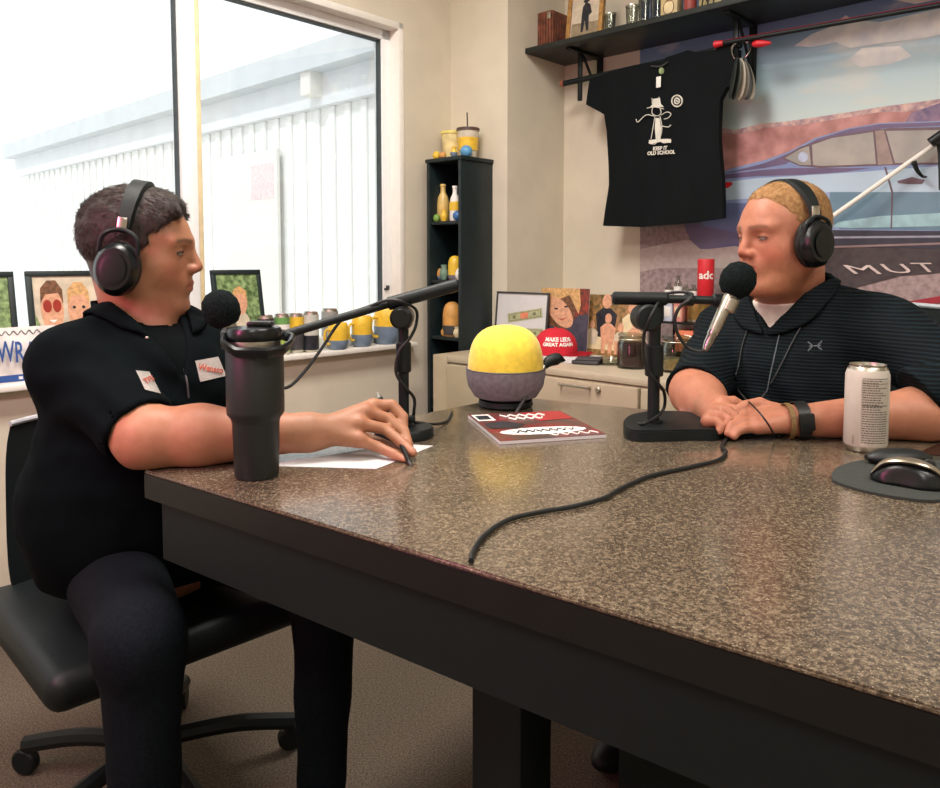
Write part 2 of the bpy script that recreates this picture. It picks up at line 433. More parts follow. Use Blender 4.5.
bm = BM(); lp = onW(386, 289, -0.05); ls = (lp-C0).dot(D1)
wbox(bm, ls-0.012, ls+0.012, lp.z-0.005, lp.z+0.005, -0.052, -0.040); wbox(bm, ls-0.004, ls+0.010, lp.z, lp.z+0.016, -0.047, -0.036)
world(obj('window_latch', bm, M_dkgrey), win)
# baseboards
bm = BM(); wbox(bm, -LW, 0, 0, 0.09, 0, 0.012); tag(obj('baseboard_left', bm, M_black), kind='structure')
bm = BM(); a = (S0+SEnd)/2+SN*0.006; box(bm, (a.x, a.y, 0.045), (LS, 0.012, 0.09), rz=AZ, bev=0.002); tag(obj('baseboard_right', bm, M_black), kind='structure')
# ---------------------------------------------------------------- outside
Q = U(360, 262, 9.0); ON = -D1
def onO(px, py): return UP(px, py, Q, ON)
M_siding = mat('white_metal_siding', (246, 246, 243), 0.5, scale=3, var=0.01)
M_fascia = mat('pale_grey_fascia', (212, 216, 219), 0.6, scale=3, var=0.02)
M_soffit_shade = mat('soffit_shade', (232, 234, 236), 0.6, scale=3, var=0.02)
M_ground = mat('pale_concrete', (216, 214, 208), 0.9, scale=4, var=0.04)
pr = onO(375, 262); pl = onO(22, 262)
zt1 = onO(360, 42).z; zt2 = onO(360, 67).z; zt3 = onO(360, 100).z
ZG = -0.6
bld = thing('neighbouring_building', 'white metal-clad building with grey roof band outside the window', 'building', (0, 0, 0))
d_ = (pl-pr); LB = d_.length-0.2; rb = math.atan2(-E1.y, -E1.x)
org = pr + E1*2.0
LB += 2.0
def obox(bm, u0, u1, z0, z1, o0, o1, bev=0):
    a = org - E1*(u0+u1)/2 + ON*(o0+o1)/2
    box(bm, (a.x, a.y, (z0+z1)/2), (abs(u1-u0), abs(o1-o0), abs(z1-z0)), rz=rb, bev=bev)
bm = BM(); obox(bm, 0, LB, ZG, zt2, -6, 0); world(obj('building_wall', bm, M_siding, smooth=False), bld)
bm = BM()
n = int(LB/0.30)
for i in range(n): obox(bm, i*0.30, i*0.30+0.10, ZG, zt3, 0, 0.035, 0.01)
world(obj('siding_rib', bm, M_siding, smooth=False), bld)['kind'] = 'stuff'
bm = BM(); obox(bm, 0, LB+0.1, zt2, zt1, -6.1, 0.35); world(obj('roof_fascia', bm, M_fascia, smooth=False), bld)
bm = BM(); obox(bm, 0, LB, zt3, zt2, 0, 0.12); world(obj('shaded_soffit', bm, M_soffit_shade, smooth=False), bld)  # band below the eave, the soffit's shade put into its pale grey
du = (org-onO(318, 100)).dot(E1)
bm = BM(); obox(bm, du-0.25, du-0.05, zt3+0.1, zt2+0.05, 0.1, 0.3, 0.02); world(obj('junction_box', bm, M_white2, smooth=False), bld)
bm = BM(); u0 = (org-onO(285, 200)).dot(E1); u1 = (org-onO(225, 200)).dot(E1); obox(bm, min(u0, u1), max(u0, u1), ZG, onO(250, 155).z, 0.07, 0.12, 0.01)
world(obj('building_door', bm, M_white2, smooth=False), bld)
bm = BM(); u0 = (org-onO(282, 200)).dot(E1); obox(bm, u0-0.0, u0+0.55, onO(270, 200).z, onO(270, 165).z, 0.12, 0.125)
world(obj('door_notice', bm, mat('notice_print', (236, 214, 214), 0.6), smooth=False), bld)
# fully outdoor ground
bm = BM(); gc = C0 - WN*7.2 ; box(bm, (gc.x, gc.y, ZG-0.1), (40, 13.6, 0.2), rz=RZ); tag(obj('ground', bm, M_ground, smooth=False), kind='structure')
# ================================================================ LIGHT
w = bpy.data.worlds.new('World'); SC.world = w; w.use_nodes = True
bg = w.node_tree.nodes['Background']; bg.inputs[0].default_value = (0.97, 0.985, 1.0, 1); bg.inputs[1].default_value = 1.45
def area(name, loc, rot, sx, sy, power, col=(1, 1, 1), parent=None):
    l = bpy.data.lights.new(name, 'AREA'); l.shape = 'RECTANGLE'; l.size = sx; l.size_y = sy; l.energy = power; l.color = col
    o = bpy.data.objects.new(name, l); COL.objects.link(o); o.location = loc; o.rotation_euler = rot
    return o
M_diff = mat('lamp_diffuser', (240, 235, 220), 0.5, emis=((255, 240, 214), 1.5))
for k, (a, b, pw) in enumerate(((1.1, 1.5, 50), (1.1, 3.3, 38), (3.2, 1.5, 34), (3.2, 3.4, 30))):
    p = C0 + E1*a - D1*b
    tt = thing('ceiling_light', 'recessed ceiling light panel, %s' % ('nearest the bookcase corner', 'by the window, farther from the right wall', 'over the right side of the table', 'behind the camera, away from the window')[k], 'ceiling light', (p.x, p.y, HC), RZ, 'ceiling light panels')
    bm = BM(); box(bm, (0, 0, -0.012), (1.24, 0.64, 0.02), 0.004); obj('lamp_frame', bm, M_white, tt)
    bm = BM(); box(bm, (0, 0, -0.025), (1.14, 0.54, 0.006), 0.002); obj('diffuser', bm, M_diff, tt)
    area('ceiling_lamp', (p.x, p.y, HC-0.04), (0, 0, RZ), 1.1, 0.5, pw, (1.0, 0.955, 0.885))
sun = bpy.data.lights.new('sun', 'SUN'); sun.energy = 1.6; sun.angle = 0.05; so = bpy.data.objects.new('sun', sun); COL.objects.link(so)
sun.energy = 1.3; sd = (D1*0.8 - E1*0.25 + Vector((0, 0, -0.9))); so.rotation_euler = sd.to_track_quat('-Z', 'Y').to_euler()
# red-violet area light added without a fixture, to tint sill, chair edge and tumbler
la = area('accent_fill', (-1.05, 0.55, 1.35), (Vector((0.75, 0.75, -0.25))).to_track_quat('-Z', 'Y').to_euler(), 0.12, 0.5, 7.0, (1.0, 0.16, 0.42))
SC.view_settings.view_transform = 'Standard'; SC.view_settings.look = 'None'; SC.view_settings.gamma = 1; SC.view_settings.exposure = 0.0
SC.view_settings.use_curve_mapping = False
# ================================================================ TABLE
tA = A_.copy(); LT = 2.9; WT = 0.885
TD = E1*math.cos(math.radians(6.0)) + D1*math.sin(math.radians(6.0))   # near edge runs a few degrees off the wall
pB = tA + D1*WT
pB = UZ(511, 396, TZ); FD = (UZ(900, 434, TZ)-pB).normalized()
corners = [tA, pB, pB+FD*LT, tA+TD*LT]
tbl = thing('meeting_table', 'large brown speckled laminate table with a black base', 'table', (tA.x+1.1, tA.y-0.4, 0))
bm = BM(); b2 = bmesh.new()
prism(bm, [Vector((p.x, p.y, TZ-0.006)) for p in corners], (0, 0, 0.006))
bmesh.ops.bevel(bm, geom=list(bm.edges), offset=0.002, segments=2, affect='EDGES')
world(obj('tabletop', bm, M_table), tbl)
bm = BM(); prism(bm, [Vector((p.x, p.y, TZ-0.045)) for p in corners], (0, 0, 0.039))
world(obj('edge_band', bm, mat('edge_band', (14, 14, 15), 0.4)), tbl)
bm = BM(); ins = 0.02
c2 = [tA+D1*ins+TD*0.03, pB-D1*ins+TD*0.03, pB-D1*ins+FD*(LT-0.1), tA+D1*ins+TD*(LT-0.1)]
for i in range(4):
    a, b = c2[i], c2[(i+1) % 4]; dd = (b-a); mid = (a+b)/2
    box(bm, (mid.x, mid.y, TZ-0.09), (dd.length, 0.02, 0.10), rz=math.atan2(dd.y, dd.x))
world(obj('apron', bm, M_black, smooth=False), tbl)
for u, v in ((0.55, 0.2), (0.55, WT-0.2), (2.3, 0.2), (2.3, WT-0.2)):
    q = tA+TD*u+D1*v; bm = BM(); box(bm, (q.x, q.y, (TZ-0.05)/2), (0.08, 0.08, TZ-0.05), 0.004, rz=math.atan2(TD.y, TD.x))
    world(obj('leg', bm, M_black), tbl)
q0 = tA+TD*1.425+D1*WT/2; bm = BM(); box(bm, (q0.x, q0.y, 0.45), (1.7, 0.02, 0.56), 0.002, rz=math.atan2(TD.y, TD.x)); world(obj('modesty_panel', bm, M_blackwood), tbl)
# ================================================================ FURNITURE AGAINST THE WALLS
def prof_box(name, pts): pass
# black corner bookcase: open front faces the camera-left, side panel faces the room
bd = 0.20
fl = UP(427, 262, C0-D1*bd, D1); fl.z = 0
wbk = (UP(461, 262, fl, D1)-Vector((0, 0, 262*0)) ); wbk.z = 0; wbw = (wbk-fl).dot(E1)
zb = UP(461, 159, fl, D1).z
bk = thing('bookcase', 'tall narrow black open bookcase in the corner beside the window', 'bookcase', (fl.x, fl.y, 0), AZ)
# local: x along E1 (width), y along D1 (depth)
def bpart(name, c, s, m=M_blackwood, bev=0.0015):
    bm = BM(); box(bm, c, s, bev); return obj(name, bm, m, bk)
bpart('side_panel', (0.008, bd/2, zb/2), (0.016, bd, zb)); bpart('side_panel', (wbw-0.008, bd/2, zb/2), (0.016, bd, zb))
bpart('top_panel', (wbw/2, bd/2-0.002, zb+0.008), (wbw+0.012, bd+0.004, 0.016)); bpart('back_panel', (wbw/2, bd-0.005, zb/2), (wbw-0.02, 0.006, zb-0.02))
shz = [UP(444, y, fl, D1).z for y in (221, 280, 337, 398)] + [0.46, 0.24, 0.06]
for z in shz: bpart('shelf', (wbw/2, bd/2, z-0.007), (wbw-0.032, bd-0.014, 0.014))
BKM = Matrix.LocRotScale(Vector((fl.x, fl.y, 0)), Matrix.Rotation(AZ, 3, 'Z').to_quaternion(), None)
def bkpos(px, z, dep=0.07):                    # a spot on a shelf of the bookcase
    p = UP(px, 262, fl+D1*dep, D1); q = (p-fl).dot(E1)
    return fl + E1*min(max(q, 0.03), wbw-0.03) + D1*dep + Vector((0, 0, z))
def jar_profile(kind):
    return {'dome': [(0, 0), (0.42, 0), (0.48, 0.06), (0.5, 0.2), (0.5, 0.62), (0.46, 0.78), (0.36, 0.91), (0.2, 0.98), (0, 1)],
            'bottle': [(0, 0), (0.4, 0), (0.46, 0.05), (0.46, 0.5), (0.38, 0.66), (0.2, 0.78), (0.19, 0.92), (0.24, 0.94), (0.22, 1), (0, 1)],
            'vase': [(0, 0), (0.28, 0), (0.3, 0.04), (0.5, 0.35), (0.48, 0.55), (0.3, 0.8), (0.36, 1), (0.3, 1), (0.24, 0.82), (0, 0.8)],
            'cup': [(0, 0), (0.36, 0), (0.4, 0.03), (0.5, 0.95), (0.5, 1), (0.46, 1), (0.37, 0.06), (0, 0.06)],
            'egg': [(0, 0), (0.25, 0), (0.42, 0.15), (0.5, 0.4), (0.46, 0.65), (0.32, 0.87), (0.14, 0.98), (0, 1)]}[kind]
def trinket(name, kind, pos, w, h, m, label, cat, group=None, band=None, bandr=(0, 0.4)):
    t = thing(name, label, cat, pos, 0, group)
    pf = jar_profile(kind)
    bm = BM(); lathe(bm, [(r*w, z*h) for r, z in pf], 24)
    obj('body', bm, m, t)
    if band is not None:
        bm = BM(); rr = lambda z: np.interp(z, [a[1] for a in pf], [a[0] for a in pf])
        zz = np.linspace(max(bandr[0], 0.02), bandr[1], 7)
        pr_ = [(rr(z)*w+0.0012, z*h) for z in zz]; pr_ = [(pr_[0][0]-0.002, pr_[0][1])]+pr_+[(pr_[-1][0]-0.002, pr_[-1][1])]
        lathe(bm, pr_, 24, closed=True)
        obj('glaze_band', bm, band, t)
    return t
zt_ = zb+0.016
# on top
t = thing('plastic_tumbler', 'yellowish see-through plastic tumbler on top of the bookcase, left one', 'tumbler', bkpos(438, zt_, 0.13)); 
bm = BM(); lathe(bm, [(r*0.098, z*0.122) for r, z in jar_profile('cup')], 28); obj('body', bm, mat('yellow_clear_plastic', (226, 208, 150), 0.25), t)
bm = BM(); lathe(bm, [(0.044, 0.118), (0.053, 0.118), (0.053, 0.130), (0.03, 0.132)], 28); obj('lid', bm, mat('pale_yellow', (232, 216, 120), 0.4), t)
t = thing('straw_tumbler', 'clear tumbler with dark lid and straw on top of the bookcase', 'tumbler', bkpos(468, zt_, 0.12)); 
bm = BM(); lathe(bm, [(r*0.092, z*0.126) for r, z in jar_profile('cup')], 28); obj('body', bm, mat('frosted_plastic', (205, 196, 176), 0.25), t)
bm = BM(); lathe(bm, [(0.042, 0.120), (0.050, 0.120), (0.050, 0.132), (0.03, 0.135)], 28); obj('lid', bm, mat('brown_lid', (84, 62, 56), 0.4), t)
bm = BM(); cyl(bm, (0, 0, 0.06), (-0.004, 0.004, 0.200), 0.003, seg=10); obj('straw', bm, M_dkgrey, t)
bm = BM(); lathe(bm, [(0.0400, 0.035), (0.0425, 0.036), (0.0455, 0.09), (0.044, 0.091)], 24, closed=True); obj('printed_band', bm, M_yellow2, t)
trinket('ornament', 'egg', bkpos(432, zt_, 0.03), 0.034, 0.036, M_yellow2, 'small yellow ornament at the front left of the bookcase top', 'ornament', 'small ornaments on the bookcase top')
trinket('ornament', 'egg', bkpos(443, zt_, 0.025), 0.032, 0.030, M_amber, 'small amber ornament in front of the yellowish tumbler', 'ornament', 'small ornaments on the bookcase top')
trinket('ornament', 'vase', bkpos(454, zt_, 0.04), 0.03, 0.045, M_yellow2, 'small two-tone yellow ornament between the two tumblers on the bookcase', 'ornament', 'small ornaments on the bookcase top', M_blueg, (0.05, 0.5))
bm = BM(); ball(bm, (0, 0, 0.026), 0.026); tag(obj('toy_ball', bm, M_skyblue, origin=None), 'small blue ball on the right edge of the bookcase top', 'ball').location = fl+E1*(wbw-0.035)+D1*0.07+Vector((0, 0, zt_))
# shelf 1
z1 = shz[0]
trinket('bottle', 'bottle', bkpos(439, z1), 0.058, 0.165, mat('pale_yellow_bottle', (218, 186, 112), 0.35), 'pale yellow bottle on the top shelf of the bookcase', 'bottle')
trinket('bottle', 'bottle', bkpos(455, z1, 0.05), 0.05, 0.15, M_white2, 'white and blue bottle at the right of the top bookcase shelf', 'bottle', None, M_yellow2, (0.3, 0.55))
trinket('ornament', 'egg', bkpos(436, z1, 0.03), 0.032, 0.034, M_green, 'small green ornament on the top shelf of the bookcase', 'ornament', 'ornaments on the shelves')
trinket('ornament', 'vase', bkpos(444, z1, 0.03), 0.03, 0.05, M_yellow2, 'small yellow ornament on the top bookcase shelf', 'ornament', 'ornaments on the shelves')
bm = BM(); ball(bm, (0, 0, 0.021), 0.021); tag(obj('toy_ball', bm, mat('deep_blue', (60, 110, 170), 0.4)), 'small blue ball on the top shelf inside the bookcase', 'ball').location = fl+E1*(wbw-0.042)+D1*0.024+Vector((0, 0, z1))
# shelf 2
z2 = shz[1]
trinket('ornament', 'egg', bkpos(434, z2, 0.05), 0.028, 0.05, M_amber, 'small orange ornament at the left of the second bookcase shelf', 'ornament', 'ornaments on the shelves', M_blueg, (0.02, 0.3))
trinket('ornament', 'vase', bkpos(444, z2, 0.05), 0.04, 0.065, mat('sea_glass', (120, 150, 132), 0.3), 'greenish vase-shaped ornament on the second bookcase shelf', 'ornament', 'ornaments on the shelves')
trinket('storage_jar', 'dome', bkpos(455, z2, 0.06), 0.06, 0.105, M_yellow2, 'yellow domed jar at the right of the second bookcase shelf', 'jar', None, M_grey, (0.02, 0.2))
trinket('ornament', 'egg', fl+E1*(wbw-0.045)+D1*0.035+Vector((0, 0, z2)), 0.034, 0.05, M_white2, 'small white ornament in front of the yellow jar on the second shelf', 'ornament', 'ornaments on the shelves')
# shelf 3
z3 = shz[2]
trinket('storage_jar', 'dome', bkpos(452, z3, 0.055), 0.082, 0.150, M_amber, 'large amber domed jar on the third bookcase shelf', 'jar', None, M_dkgrey, (0.05, 0.32))
trinket('ornament', 'egg', bkpos(444, z3, 0.03), 0.03, 0.035, M_amber, 'small brown ornament left of the white base on the third bookcase shelf', 'ornament', 'ornaments on the shelves')
trinket('ornament', 'vase', bkpos(457, z3, 0.03), 0.034, 0.045, M_cream, 'small cream ornament at the front right of the third bookcase shelf', 'ornament', 'ornaments on the shelves')
# shelf 4
z4 = shz[3]
for px, dp, w_, h_, m_, kd, lb in ((440, 0.05, 0.03, 0.045, M_cream, 'vase', 'small cream ornament at the left of the fourth bookcase shelf'), (449, 0.07, 0.045, 0.085, M_white2, 'dome', 'white round-topped ornament on the fourth bookcase shelf'),
                           (448, 0.03, 0.032, 0.035, M_red, 'egg', 'small red ornament on the fourth bookcase shelf'), (458, 0.035, 0.034, 0.04, M_salmon, 'egg', 'small salmon ornament at the right of the fourth bookcase shelf')):
    trinket('ornament', kd, bkpos(px, z4, dp), w_, h_, m_, lb, 'ornament', 'ornaments on the shelves')
# ---------------------------------------------------------------- picture frames
def frame_thing(name, label, cat, p_bl, p_br, h, lean, back, m, bw=0.015, th=0.014, group=None, paint=None, mat_w=0.0, mat_m=None, n_=None, kids='frame'):
    """p_bl, p_br bottom corners, leaning back along 'back' by angle lean"""
    a = Vector(p_bl); b = Vector(p_br); x = (b-a).normalized(); w_ = (b-a).length
    up = (Vector((0, 0, 1))*math.cos(lean)+Vector(back)*math.sin(lean)).normalized()
    M = frameM(a, x, up)                       # local x right, y up, z to the front
    t = thing(name, label, cat, a, 0, group)
    bm = BM()
    for c, s in (((w_/2, bw/2, 0), (w_, bw, th)), ((w_/2, h-bw/2, 0), (w_, bw, th)), ((bw/2, h/2, 0), (bw, h-2*bw, th)), ((w_-bw/2, h/2, 0), (bw, h-2*bw, th))):
        box(bm, c, s, 0.0012, M=M)
    if bw > 0: world(obj('frame', bm, m), t)
    bm = BM(); box(bm, (w_/2, h/2, -th*0.2), (w_-bw*1.6, h-bw*1.6, th*0.5), M=M); world(obj('backing', bm, mat_m or M_paper, smooth=False), t)
    if paint: paint(t, M, w_, h, th*0.05+0.0008)
    return t
def flat(t, M, name, pts, z, m):
    bm = BM(); prism(bm, [M @ Vector((x, y, z)) for x, y in pts], (M.to_3x3() @ Vector((0, 0, 0.0005)))); o = obj(name, bm, m, smooth=False); world(o, t) if t.type == 'EMPTY' else None
    return o
def ov(cx, cy, rx, ry, n=18, a0=0.0): return [(cx+rx*math.cos(a0+2*PI*i/n), cy+ry*math.sin(a0+2*PI*i/n)) for i in range(n)]
M_skinp = mat('print_skin', (214, 160, 128), 0.4, scale=80, var=0.08)
M_foliage = mat('print_foliage', (60, 84, 44), 0.4, scale=60, c2=(150, 176, 120))
M_hairp = mat('print_hair', (110, 74, 50), 0.4, scale=90, var=0.2)
M_blond = mat('print_blond', (204, 160, 106), 0.4, scale=90, var=0.12)
M_beigep = mat('print_beige', (205, 192, 170), 0.4, scale=30, var=0.06)
M_darkp = mat('print_dark', (38, 40, 48), 0.4, scale=60, var=0.2)
M_warmp = mat('print_warm', (176, 130, 84), 0.4, scale=60, c2=(90, 84, 50))
def paint_couple(t, M, w, h, z):
    flat(t, M, 'photo_print', [(0.016, 0.016), (w-0.016, 0.016), (w-0.016, h-0.016), (0.016, h-0.016)], z, M_beigep)
    flat(t, M, 'printed_foliage', [(0.018, 0.018), (w*0.2, 0.018), (w*0.12, h*0.5), (0.018, h*0.6)], z+0.0006, M_foliage)
    for cx, cy, hm in ((0.27, 0.64, M_hairp), (0.58, 0.62, M_blond)):
        flat(t, M, 'printed_shoulders', [(w*(cx-0.2), h*0.16), (w*(cx+0.2), h*0.16), (w*(cx+0.18), h*0.3), (w*(cx+0.06), h*0.42), (w*(cx-0.06), h*0.42), (w*(cx-0.18), h*0.3)], z+0.0009, M_darkp)
        flat(t, M, 'printed_head', ov(w*cx, h*cy, w*0.13, h*0.23), z+0.0012, M_skinp)
        flat(t, M, 'printed_hair', [(w*(cx-0.13), h*(cy+0.06)), (w*(cx-0.12), h*(cy+0.2)), (w*(cx-0.04), h*(cy+0.27)), (w*(cx+0.06), h*(cy+0.27)), (w*(cx+0.13), h*(cy+0.18)), (w*(cx+0.13), h*(cy+0.05)), (w*(cx+0.08), h*(cy+0.15)), (w*(cx-0.07), h*(cy+0.14))], z+0.0018, hm)
        flat(t, M, 'printed_mouth', [(w*(cx-0.05), h*(cy-0.1)), (w*(cx+0.05), h*(cy-0.1)), (w*cx, h*(cy-0.13))], z+0.0018, M_white2)
        for dx in (-0.055, 0.055): flat(t, M, 'printed_sunglasses' if cx < 0.5 else 'printed_eye', ov(w*(cx+dx), h*(cy+0.03), w*(0.05 if cx < 0.5 else 0.02), h*(0.06 if cx < 0.5 else 0.015)), z+0.0024, mat('print_lens', (150, 50, 40), 0.3) if cx < 0.5 else M_darkp)
def paint_tree(t, M, w, h, z):
    flat(t, M, 'photo_print', [(0.016, 0.016), (w-0.016, 0.016), (w-0.016, h-0.016), (0.016, h-0.016)], z, M_foliage)
    flat(t, M, 'printed_path', [(0.018, 0.018), (w-0.018, 0.018), (w-0.018, h*0.25), (0.018, h*0.3)], z+0.0006, mat('print_straw', (176, 160, 110), 0.4, scale=60, var=0.1))
def paint_child(t, M, w, h, z):
    flat(t, M, 'photo_print', [(0.016, 0.016), (w-0.016, 0.016), (w-0.016, h-0.016), (0.016, h-0.016)], z, M_foliage)
    flat(t, M, 'printed_dress', [(w*0.3, 0.018), (w*0.75, 0.018), (w*0.68, h*0.45), (w*0.55, h*0.56), (w*0.42, h*0.45)], z+0.0006, M_beigep)
    flat(t, M, 'printed_head', ov(w*0.52, h*0.64, w*0.15, h*0.15), z+0.0012, M_skinp)
    flat(t, M, 'printed_hair', [(w*0.37, h*0.64), (w*0.4, h*0.77), (w*0.52, h*0.82), (w*0.66, h*0.76), (w*0.67, h*0.64), (w*0.6, h*0.73), (w*0.44, h*0.73)], z+0.0018, M_blond)
def sillp(px, off=-0.02):
    p = onW(px, 340, off); p.z = zs; return p
def sill_frame(px0, px1, ytop, label, paint, off=-0.005, lean=0.16):
    a = sillp(px0, off); b = sillp(px1, off); top = onW((px0+px1)/2, ytop, off-0.03)
    return frame_thing('picture_frame', label, 'picture frame', a, b, (top.z-zs)/math.cos(lean), lean, -WN, M_blackwood, 0.016, 0.014, 'black picture frames on the window sill', paint)
sill_frame(-38, 21, 272, 'black framed picture of trees at the left end of the window sill', paint_tree)
sill_frame(33, 118, 271, 'black framed photo of two people, one in red sunglasses, behind the man in black', paint_couple)
sill_frame(219, 268, 270, 'black framed photo of a small child in greenery, right of the window mullion', paint_child)
# licence plate leaning at the sill front
a = sillp(-22, 0.038); b = sillp(58, 0.038); hp = UP(20, 327, a, WN).z-zs
pl_ = thing('license_plate', 'white license plate with blue letters leaning on the sill at far left', 'license plate', a)
up = (Vector((0, 0, 1))*math.cos(0.12)-WN*math.sin(0.12)); M = frameM(a, (b-a), up); wp = (b-a).length
bm = BM(); box(bm, (wp/2, hp/2, 0), (wp, hp, 0.002), 0.0008, M=M); world(obj('plate', bm, mat('plate_white', (228, 222, 218), 0.4)), pl_)
M_plateblue = mat('plate_blue', (52, 84, 150), 0.4)
bm = BM(); box(bm, (wp/2, hp*0.10, 0.0012), (wp*0.96, hp*0.12, 0.001), M=M); world(obj('blue_band', bm, M_plateblue), pl_)
for ch, px in (('W', 6), ('R', 19.5), ('A', 31)):
    o_ = UP(px, 353, a+WN*0.004, WN); world(obj('lettering', text_bm(ch, 0.084, frameM(o_, (b-a), up), bold=0.001, sx=0.5), M_plateblue, smooth=False), pl_)
bm = BM(); tube(bm, [M @ Vector((wp*(0.15+0.05*k), hp*(0.9+0.035*(-1)**k), 0.002)) for k in range(14)], 0.0012, 5, 4); world(obj('script_line', bm, M_dkgrey), pl_)
bm = BM(); 
for k in range(3): box(bm, (wp*(0.5+0.07*k), hp*0.1, 0.0019), (wp*0.05, hp*0.05, 0.0006), M=M)
world(obj('band_mark', bm, M_white2), pl_)
# ---------------------------------------------------------------- cans and mugs on the sill
def can(pos, r, h, label, bands, group='drink cans on the window sill', base=M_steel, name='drink_can', cat='can', rz=0):
    t = thing(name, label, cat, pos, rz, group)
    bm = BM(); lathe(bm, [(0, 0.004), (r*0.78, 0), (r*0.84, 0.002), (r, 0.010), (r, h-0.014), (r*0.86, h-0.003), (r*0.87, h), (r*0.82, h), (r*0.8, h-0.004), (0, h-0.005)], 36)
    obj('can_shell', bm, base, t)
    for z0, z1, m in bands:
        bm = BM(); lathe(bm, [(r-0.001, z0*h), (r+0.0005, z0*h+0.0005), (r+0.0005, z1*h-0.0005), (r-0.001, z1*h)], 36, closed=True); obj('printed_band', bm, m, t)
    bm = BM(); box(bm, (0, -0.004, h-0.003), (0.012, 0.02, 0.0015), 0.0006); obj('pull_tab', bm, M_steel, t)
    return t
can(sillp(266, -0.005), 0.029, 0.15, 'dark maroon can on the sill beside the child photo', [(0.08, 0.92, mat('dark_can', (62, 44, 52), 0.4))])
can(sillp(282, 0.0), 0.029, 0.152, 'green and white can on the sill, left of the yellow can', [(0.08, 0.45, mat('lime_can', (160, 186, 90), 0.4)), (0.45, 0.75, M_white2), (0.75, 0.92, mat('green_can', (110, 160, 90), 0.4))])
can(sillp(296, -0.01), 0.029, 0.15, 'yellow can with orange dots on the window sill', [(0.08, 0.5, M_dkgrey), (0.5, 0.92, M_yellow2)])
can(sillp(311, 0.01), 0.030, 0.155, 'tall pale can with a dark lower half on the sill', [(0.06, 0.42, M_darkp), (0.42, 0.93, mat('pale_can', (196, 196, 188), 0.35))])
can(sillp(330, -0.065), 0.033, 0.157, 'grey and white can behind the first yellow mug on the sill', [(0.08, 0.93, mat('grey_can', (150, 150, 148), 0.4))])
def mug(pos, w, h, label, rz, bandtop):
    t = thing('mug', label, 'mug', pos, rz, 'yellow mugs on the window sill')
    bm = BM(); lathe(bm, [(0, 0), (w*0.36, 0), (w*0.44, h*0.06), (w*0.5, h*0.3), (w*0.5, h*0.75), (w*0.46, h*0.97), (w*0.43, h), (w*0.42, h*0.96), (w*0.45, h*0.7), (w*0.44, h*0.2), (0, h*0.08)], 28); obj('body', bm, M_yellow2, t)
    bm = BM(); lathe(bm, [(w*0.35, 0), (w*0.37, -0.0002), (w*0.445, h*0.055), (w*0.507, h*0.28), (w*0.507, h*bandtop), (w*0.495, h*(bandtop+0.01))], 28, closed=True); obj('glaze_band', bm, M_blueg, t)
    bm = BM(); tube(bm, [(w*0.46, 0, h*0.75), (w*0.72, 0, h*0.74), (w*0.8, 0, h*0.5), (w*0.7, 0, h*0.27), (w*0.46, 0, h*0.22)], w*0.06, 8); obj('handle', bm, M_yellow2, t)
    return t
mug(sillp(338, 0.015), 0.082, 0.105, 'yellow and blue mug on the sill right behind the microphone arm', RZ+PI, 0.35)
mug(sillp(362, 0.005), 0.085, 0.125, 'yellow mug with grey base, middle one of the three mugs on the sill', RZ+PI, 0.4)
mug(sillp(387, 0.0), 0.11, 0.15, 'largest yellow and grey mug, next to the right end of the sill', RZ+PI, 0.5)
# ================================================================ RIGHT WALL
# shelf
sl = (S0); zs_b = UP(525, 54, C1+(S0-C1)*0, E1).z
fr0 = UP(525, 53.6, C1, E1)                     # front-left corner lies on the column's side face
dsh = (S0-fr0).dot(D1); zsh = fr0.z
print('shelf depth', dsh, 'z', zsh)
LSH = 3.1; TSH = 0.022
sh = thing('wall_shelf', 'long dark wooden shelf on black brackets high on the right wall', 'shelf', (S0.x, S0.y, zsh), AZ)
# local: x along E1, y along D1 (into wall), so front edge at y=-dsh
bm = BM(); box(bm, (LSH/2, -dsh/2, TSH/2), (LSH, dsh, TSH), 0.002); obj('board', bm, mat('dark_green_board', (24, 31, 29), 0.45, scale=20, var=0.15), sh)
def sloc(p): return ((p-S0).dot(E1), (p-S0).dot(D1), p.z-zsh)
brs = [sloc(onS(584, 90, 0.13))[0], sloc(onS(748, 60, 0.05))[0], 2.3]
rodz = onS(575, 80.5, 0.16).z; rd = 0.16
for s in brs:
    zb_ = rodz-zsh
    bm = BM(); box(bm, (s, -0.008, -0.11), (0.028, 0.012, 0.22), 0.003); box(bm, (s, -dsh*0.45, -0.006), (0.028, dsh*0.8, 0.01), 0.002)
    box(bm, (s, -rd, zb_/2-0.045), (0.02, 0.012, abs(zb_)+0.09), 0.003); tube(bm, [(s, -0.01, -0.19), (s, -0.07, -0.10), (s, -rd+0.02, -0.015)], 0.006, 8)
    obj('bracket', bm, M_black, sh)
# hanging rod with copper end
ra = onS(562, 84, rd+0.0); rbp = onS(741, 45, rd)
r = thing('hanging_rod', 'dark rod with a copper end under the shelf, holding up the black t-shirt', 'rod', ra)
rdir = (rbp-ra).normalized()
bm = BM(); cyl(bm, ra, rbp, 0.012, seg=16); world(obj('rod', bm, M_black), r)
bm = BM(); cyl(bm, ra-rdir*0.004, ra+rdir*0.012, 0.0135, seg=16, bev=0.002); world(obj('end_cap', bm, mat('copper', (150, 84, 64), 0.4)), r)
